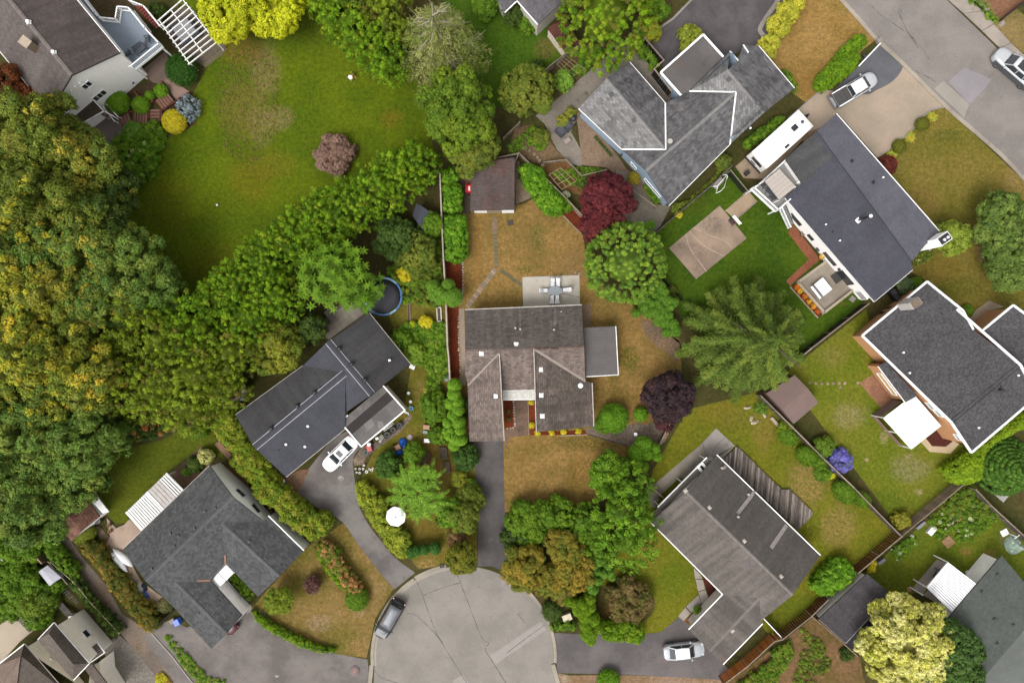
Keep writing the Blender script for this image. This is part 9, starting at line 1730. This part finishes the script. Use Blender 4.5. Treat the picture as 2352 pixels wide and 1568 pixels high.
for x,y,lab in((1528,1015,'nearest the street'),(1340,1195,'in the middle of the row'),(1178,1350,'nearest the house')):
 o=shrub('daylily_clump','orange-flowered daylily clump '+lab,t1(3,0,x,y),14,.5,'frond',[(L_(150,170,62),3),(L_(128,150,52),2),(L_(224,140,56),1.4)],'flower clump','daylilies along the driveway edge',n=46,leaf=.24,per=10,droop=.7)
for x,y,lab in((1442,1080,'between the two daylilies nearest the street'),(1240,1272,'between the two daylilies nearest the house')):shrub('clipped_shrub','olive clipped ball '+lab,t1(3,0,x,y),16,1.1,'clip',[(L_(110,112,36),3),(L_(94,98,34),2)],leaf=.12)
shrub('red_barberry','dark red bush at the corner of the blue-black roof',t1(3,0,1130,1440),22,1.3,'dome',[(L_(116,56,44),3),(L_(94,50,42),2)],leaf=.15,clump=.22)
tree('broadleaf_tree','yellow-green rounded tree behind the white chimney','tree',t1(3,1,1690,620),38,4.5,'dome',[(L_(146,162,58),3),(L_(122,142,52),3)],leaf=.2,clump=.3)
for x,y,r,h,lab in((2130,420,52,6,'upper tree of the dense green group at the right edge'),(2050,580,44,5.5,'left tree of the dense green group at the right edge'),(2220,560,50,6,'tree at the right edge in the middle of the dense group'),(2150,760,42,5.5,'narrow tree below the middle of the dense green group'),(2170,920,46,5.5,'lowest tree of the dense green group at the right edge'),(2280,800,46,6,'rightmost lower tree of the dense green group')):tree('broadleaf_tree',lab,'tree',t1(3,1,x,y),r,h,'dome',[(L_(116,134,60),3),(L_(98,120,54),3),(L_(84,108,46),2)],leaf=.22,clump=.36)
cover('house_bed','low flowering plants under the chimney gable of the blue-black house',t(3,1,1340,800,1460,690,1530,700,1520,770,1380,880),130,.5,OLIVEC+[(L_(216,190,170),.6)],.14,.18,'plants');sheet('path',t(3,1,1910,700,1960,680,2000,760,1990,890,1930,800),.015,ground_mat('tan_track',C(166,134,104),C(146,116,88),C(126,100,72),contrast=.2))
sheet('path',t(3,1,2020,1165,2150,1220,2030,1250,1960,1340,1890,1400,1840,1340,1900,1250),.02,paved_mat('walk_tan',C(186,166,142),C(166,148,128),.08));shrub('clipped_shrub','small round bush beside the tan walk',t1(3,1,1835,1250),14,1.0,'clip',GREENC,leaf=.12);shrub('leafy_bush','pale green bush between the two right houses',t1(3,1,1285,1040),16,1.2,'dome',[(L_(106,126,84),3),(L_(90,110,70),2)],leaf=.13);shrub('clipped_shrub','round green bush between the two right houses',t1(3,1,1385,1010),14,1.3,'clip',GREENC,leaf=.12)
for i,(x,y,c_)in enumerate(((345,1050,(222,120,40)),(372,1080,(232,180,48)),(415,1128,(214,110,44)),(455,1172,(226,160,44)),(490,1212,(224,150,46)),(525,1255,(200,96,50)))):shrub('marigold',('burnt orange','golden yellow','dark orange','amber','pale amber','rusty orange')[i]+' flower cushion in the bed under the grey patio wall',t1(3,1,x,y),5.2,.4,'dome',[(L_(*c_),4),(L_(110,120,50),1)],'flower','flower cushions under the grey patio wall',leaf=.11,clump=.13,cover=2.4)
shrub('ivy_ball','golden round shrub by the blue end wall of the grey gabled house',t1(2,1,1112,100),15,1.2,'clip',[(L_(172,152,52),3),(L_(140,132,50),2)],leaf=.12);cover('wall_plants','shrubs at the foot of the blue end wall',t(2,1,1180,170,1220,170,1330,300,1290,330),70,.6,GREENC,.15,.2,'plants');shrub('fern','bright fern beside the grey rail fence corner',t1(2,1,1250,505),13,.9,'frond',LAUREL,n=22,leaf=.22,per=14);shrub('flowering_shrub','pale flowering shrub at the timber fence beside the crimson maple',t1(2,1,515,245),9,.9,'dome',[(L_(176,180,150),2),(L_(112,128,80),2)],leaf=.13,clump=.18);shrub('yellow_bush','tan-yellow shrub on the grey rail fence',t1(2,1,1500,415),7,.8,'dome',YS,leaf=.12,clump=.16)
for x,y,r,lab in((1440,1080,14,'bushy plant at the dark low fence'),):shrub('leafy_bush',lab,t1(2,1,x,y),10,.9,'dome',OLIVEC,leaf=.13,clump=.2)
for x,y,r,h,sq,lab in((270,900,25,1.6,.75,'round clipped bush on the weathered fence below the brown shed'),(440,1070,27,1.6,.8,'upper large clipped bush along the weathered fence'),(540,1115,17,1.3,1,'small clipped bush joined to the upper large one'),(770,1385,31,1.6,.75,'lower large clipped bush along the weathered fence'),(915,1445,22,1.4,.8,'lowest clipped bush along the weathered fence')):shrub('clipped_shrub',lab,t1(3,2,x,y),r,h,'clip',[(L_(104,136,34),3),(L_(86,116,32),2)],leaf=.13,squash=sq,yaw=-.7)
shrub('leafy_bush','yellowish leafy bush above the round clipped bush',t1(3,2,245,815),17,1.2,'dome',CEDARY,leaf=.15,clump=.22);shrub('leafy_bush','loose green plants between the clipped bushes',t1(3,2,570,1215),18,.9,'dome',GREENC,leaf=.15);shrub('lime_clump','lime spiky clump beside the pale slab',t1(3,2,640,1240),11,.6,'frond',YELLOWG,n=26,leaf=.2,per=10);shrub('spruce_ground_plant','dark strap-leaved clump under the spruce by the fence',t1(2,2,2220,650),20,.8,'frond',DGREENC+GREENC,n=30,leaf=.26,per=12)
shrub('leafy_bush','green bush left of the blue hydrangea',t1(3,2,585,985),24,1.4,'dome',[(L_(96,128,38),3),(L_(112,130,44),2)],leaf=.17,clump=.26);shrub('hydrangea','blue-violet flowering hydrangea by the weathered fence',t1(3,2,720,1110),27,1.3,'dome',[(L_(138,128,214),5),(L_(120,116,196),3),(L_(84,104,60),2)],'hydrangea',leaf=.13,clump=.17,lob=.4);shrub('yellow_bush','yellow-olive bush in the corner of the right back lawn',t1(3,3,1245,150),20,1.3,'dome',[(L_(160,152,52),3),(L_(128,130,48),2)],leaf=.16)
hedge('bright lime clipped hedge at the lower right corner of the orange house',t(3,2,1870,1060,1960,980,2150,830,2323,720,2500,640,2500,780,2323,850,2100,960,2010,1060,2000,1180,1990,1260,1880,1330,1740,1310,1650,1200),2.2,[(L_(138,164,36),4),(L_(118,146,32),3)],leaf=.16,clump=.24,spacing=.26,amp=.05,edge=1.2)
f=Fol();q=W(t1(3,2,2240,1180),2.2);
for k in range(9):
 R=3.35-k*.37;n=int(2*math.pi*R/.16);a=rng.uniform(0,6.28,n);z=.55+k*.36;cc=np.stack([q.x+R*np.cos(a),q.y+R*np.sin(a)*.95,z+.05*rng.normal(size=n)],1);clumps(f,cc,.21,unit(np.stack([np.cos(a),np.sin(a),np.full(n,.55)],1)),pal([(L_(90,128,48),3),(L_(76,112,42),3),(L_(108,142,56),1)],n),.17,2.4,.5)
 f.blob((q.x,q.y,z*.8),R*.9,core_col(GREENC),.35)
tag(f.build('layered_conifer'),'big round dark green conifer in concentric layers at the right edge','conifer')
cover('yard_plants','rough plants in the corner between the fences at the right',t(3,2,1560,1500,1780,1340,1900,1380,2040,1520,2080,1590,1700,1590),380,.7,GREENC+OLIVEC,.15,.22,'plants');cover('vegetable_beds','vegetables and weeds round the yellow-framed bed',t(3,3,1490,100,1700,20,1950,0,2080,120,1960,240,1860,330,1740,330,1700,230,1560,320,1480,180),420,.5,GREENC+[(L_(190,196,150),.6)],.15,.2,'vegetables');cover('weeds','pale-flowered weeds along the brown fence in the lower right yard',t(3,3,1150,400,1260,320,1370,270,1390,330,1290,440,1220,500),150,.4,GREENC+[(L_(200,204,180),1)],.13,.18,'weeds')
hedge('large rounded laurel bush on the line of the brown fence',t(3,3,500,740,540,670,620,600,700,520,780,505,840,560,878,640,840,710,740,770,640,830,560,815),2.2,LAUREL,leaf=.2,clump=.28,spacing=.28,edge=1.1,name='laurel_bush',cat='bush');shrub('yellow_bush','yellow flowers by the brown fence, lower of two',t1(3,3,990,568),9,.8,'dome',YS,leaf=.13,clump=.17);shrub('yellow_bush','yellow flowers by the brown fence, upper of two',t1(3,3,1012,520),6,.6,'dome',YS,leaf=.13,clump=.15)
CREAM=[(L_(226,220,126),4),(L_(206,202,92),3),(L_(180,184,70),3),(L_(236,230,160),2),(L_(146,156,56),1)]
tree('broadleaf_tree','dark green tree half behind the cream blossoming tree','tree',(2175,1495),74,6.5,'dome',[(L_(88,116,54),3),(L_(74,100,48),3)],leaf=.24,clump=.38);tree('blossom_tree','tree covered in cream-yellow blossom at the bottom right','tree',(2078,1472),106,8,'dome',CREAM,leaf=.2,clump=.27,lob=.17,rough=.34,cover=1.35);tree('broadleaf_tree','dark green tree at the bottom edge beside the green-grey roof','tree',(2195,1560),60,6,'dome',[(L_(88,116,54),3),(L_(74,100,48),3)],leaf=.24,clump=.38)
cover('garden_weeds','brambles and weeds below the orange-brown fence',t(2,3,2000,1568,2323,1330)+t(3,3,100,1290,280,1190,300,1300,120,1568,-200,1600),700,.7,GREENC+OLIVEC,.17,.25,'weeds');cover('garden_weeds','weed clumps on the bare lower right garden',t(3,3,380,1100,560,1200,640,1400,500,1568,300,1568,400,1250),190,.35,OLIVEC+GREENC,.14,.2,'weeds');shrub('leafy_bush','dark leafy clump beside the low garage fence',t1(3,3,780,1320),15,.7,'dome',DGREENC,leaf=.15,clump=.22)
f=Fol()
for x,y,lab in((212,598,'upper left of the entry court'),(218,800,'lower left corner of the right wing'),(268,865,'first below the right wing'),(392,862,'second below the right wing'),(495,855,'third below the right wing'),(626,852,'fourth below the right wing')):shrub('golden_plant','small golden plant in the mulch, '+lab,t1(2,2,x,y),5.5,.45,'dome',YS,'plant','golden plants round the right wing',leaf=.12,clump=.14)
for x,y,lab in((2222,680,'middle'),(2225,745,'lower')):shrub('small_plant','small brownish plant in the entry bed, '+lab,t1(1,2,x,y),3.6,.3,'dome',[(L_(130,110,60),2),(L_(90,84,50),2)],'plant',leaf=.1,clump=.11)
sheet('verge',t(3,0,1860,-60,2100,-60,2400,200,2500,640,2340,480,2200,370,2060,210),.02,ground_mat('verge_mix',C(150,128,82),C(118,110,58),C(140,112,84),contrast=.3));hedge('low green shrubs along the far pavement',t(3,0,1840,-20,1920,-20,2020,80,2110,150,2090,200,2050,180,1960,90),.6,GREENC,leaf=.15,clump=.22)
sheet('soil_bed',t(3,0,1980,-60,2323,-60,2323,20,2110,170),.026,ground_mat('red_soil',C(150,108,84),C(128,92,72),C(108,80,60),contrast=.25));fl=MB();fl.bar(W(t1(3,0,2100,190))+Vector((0,0,.5)),W(t1(3,0,2420,-60))+Vector((0,0,.5)),.1,1.0);tag(fl.build('screen_wall',BLACK),'black screen running from the pavement at the top right corner','screen');st1=stones('boulder','single pale boulder beside the black screen at the far pavement',t(3,0,2120,200,2130,215),.8,.9)
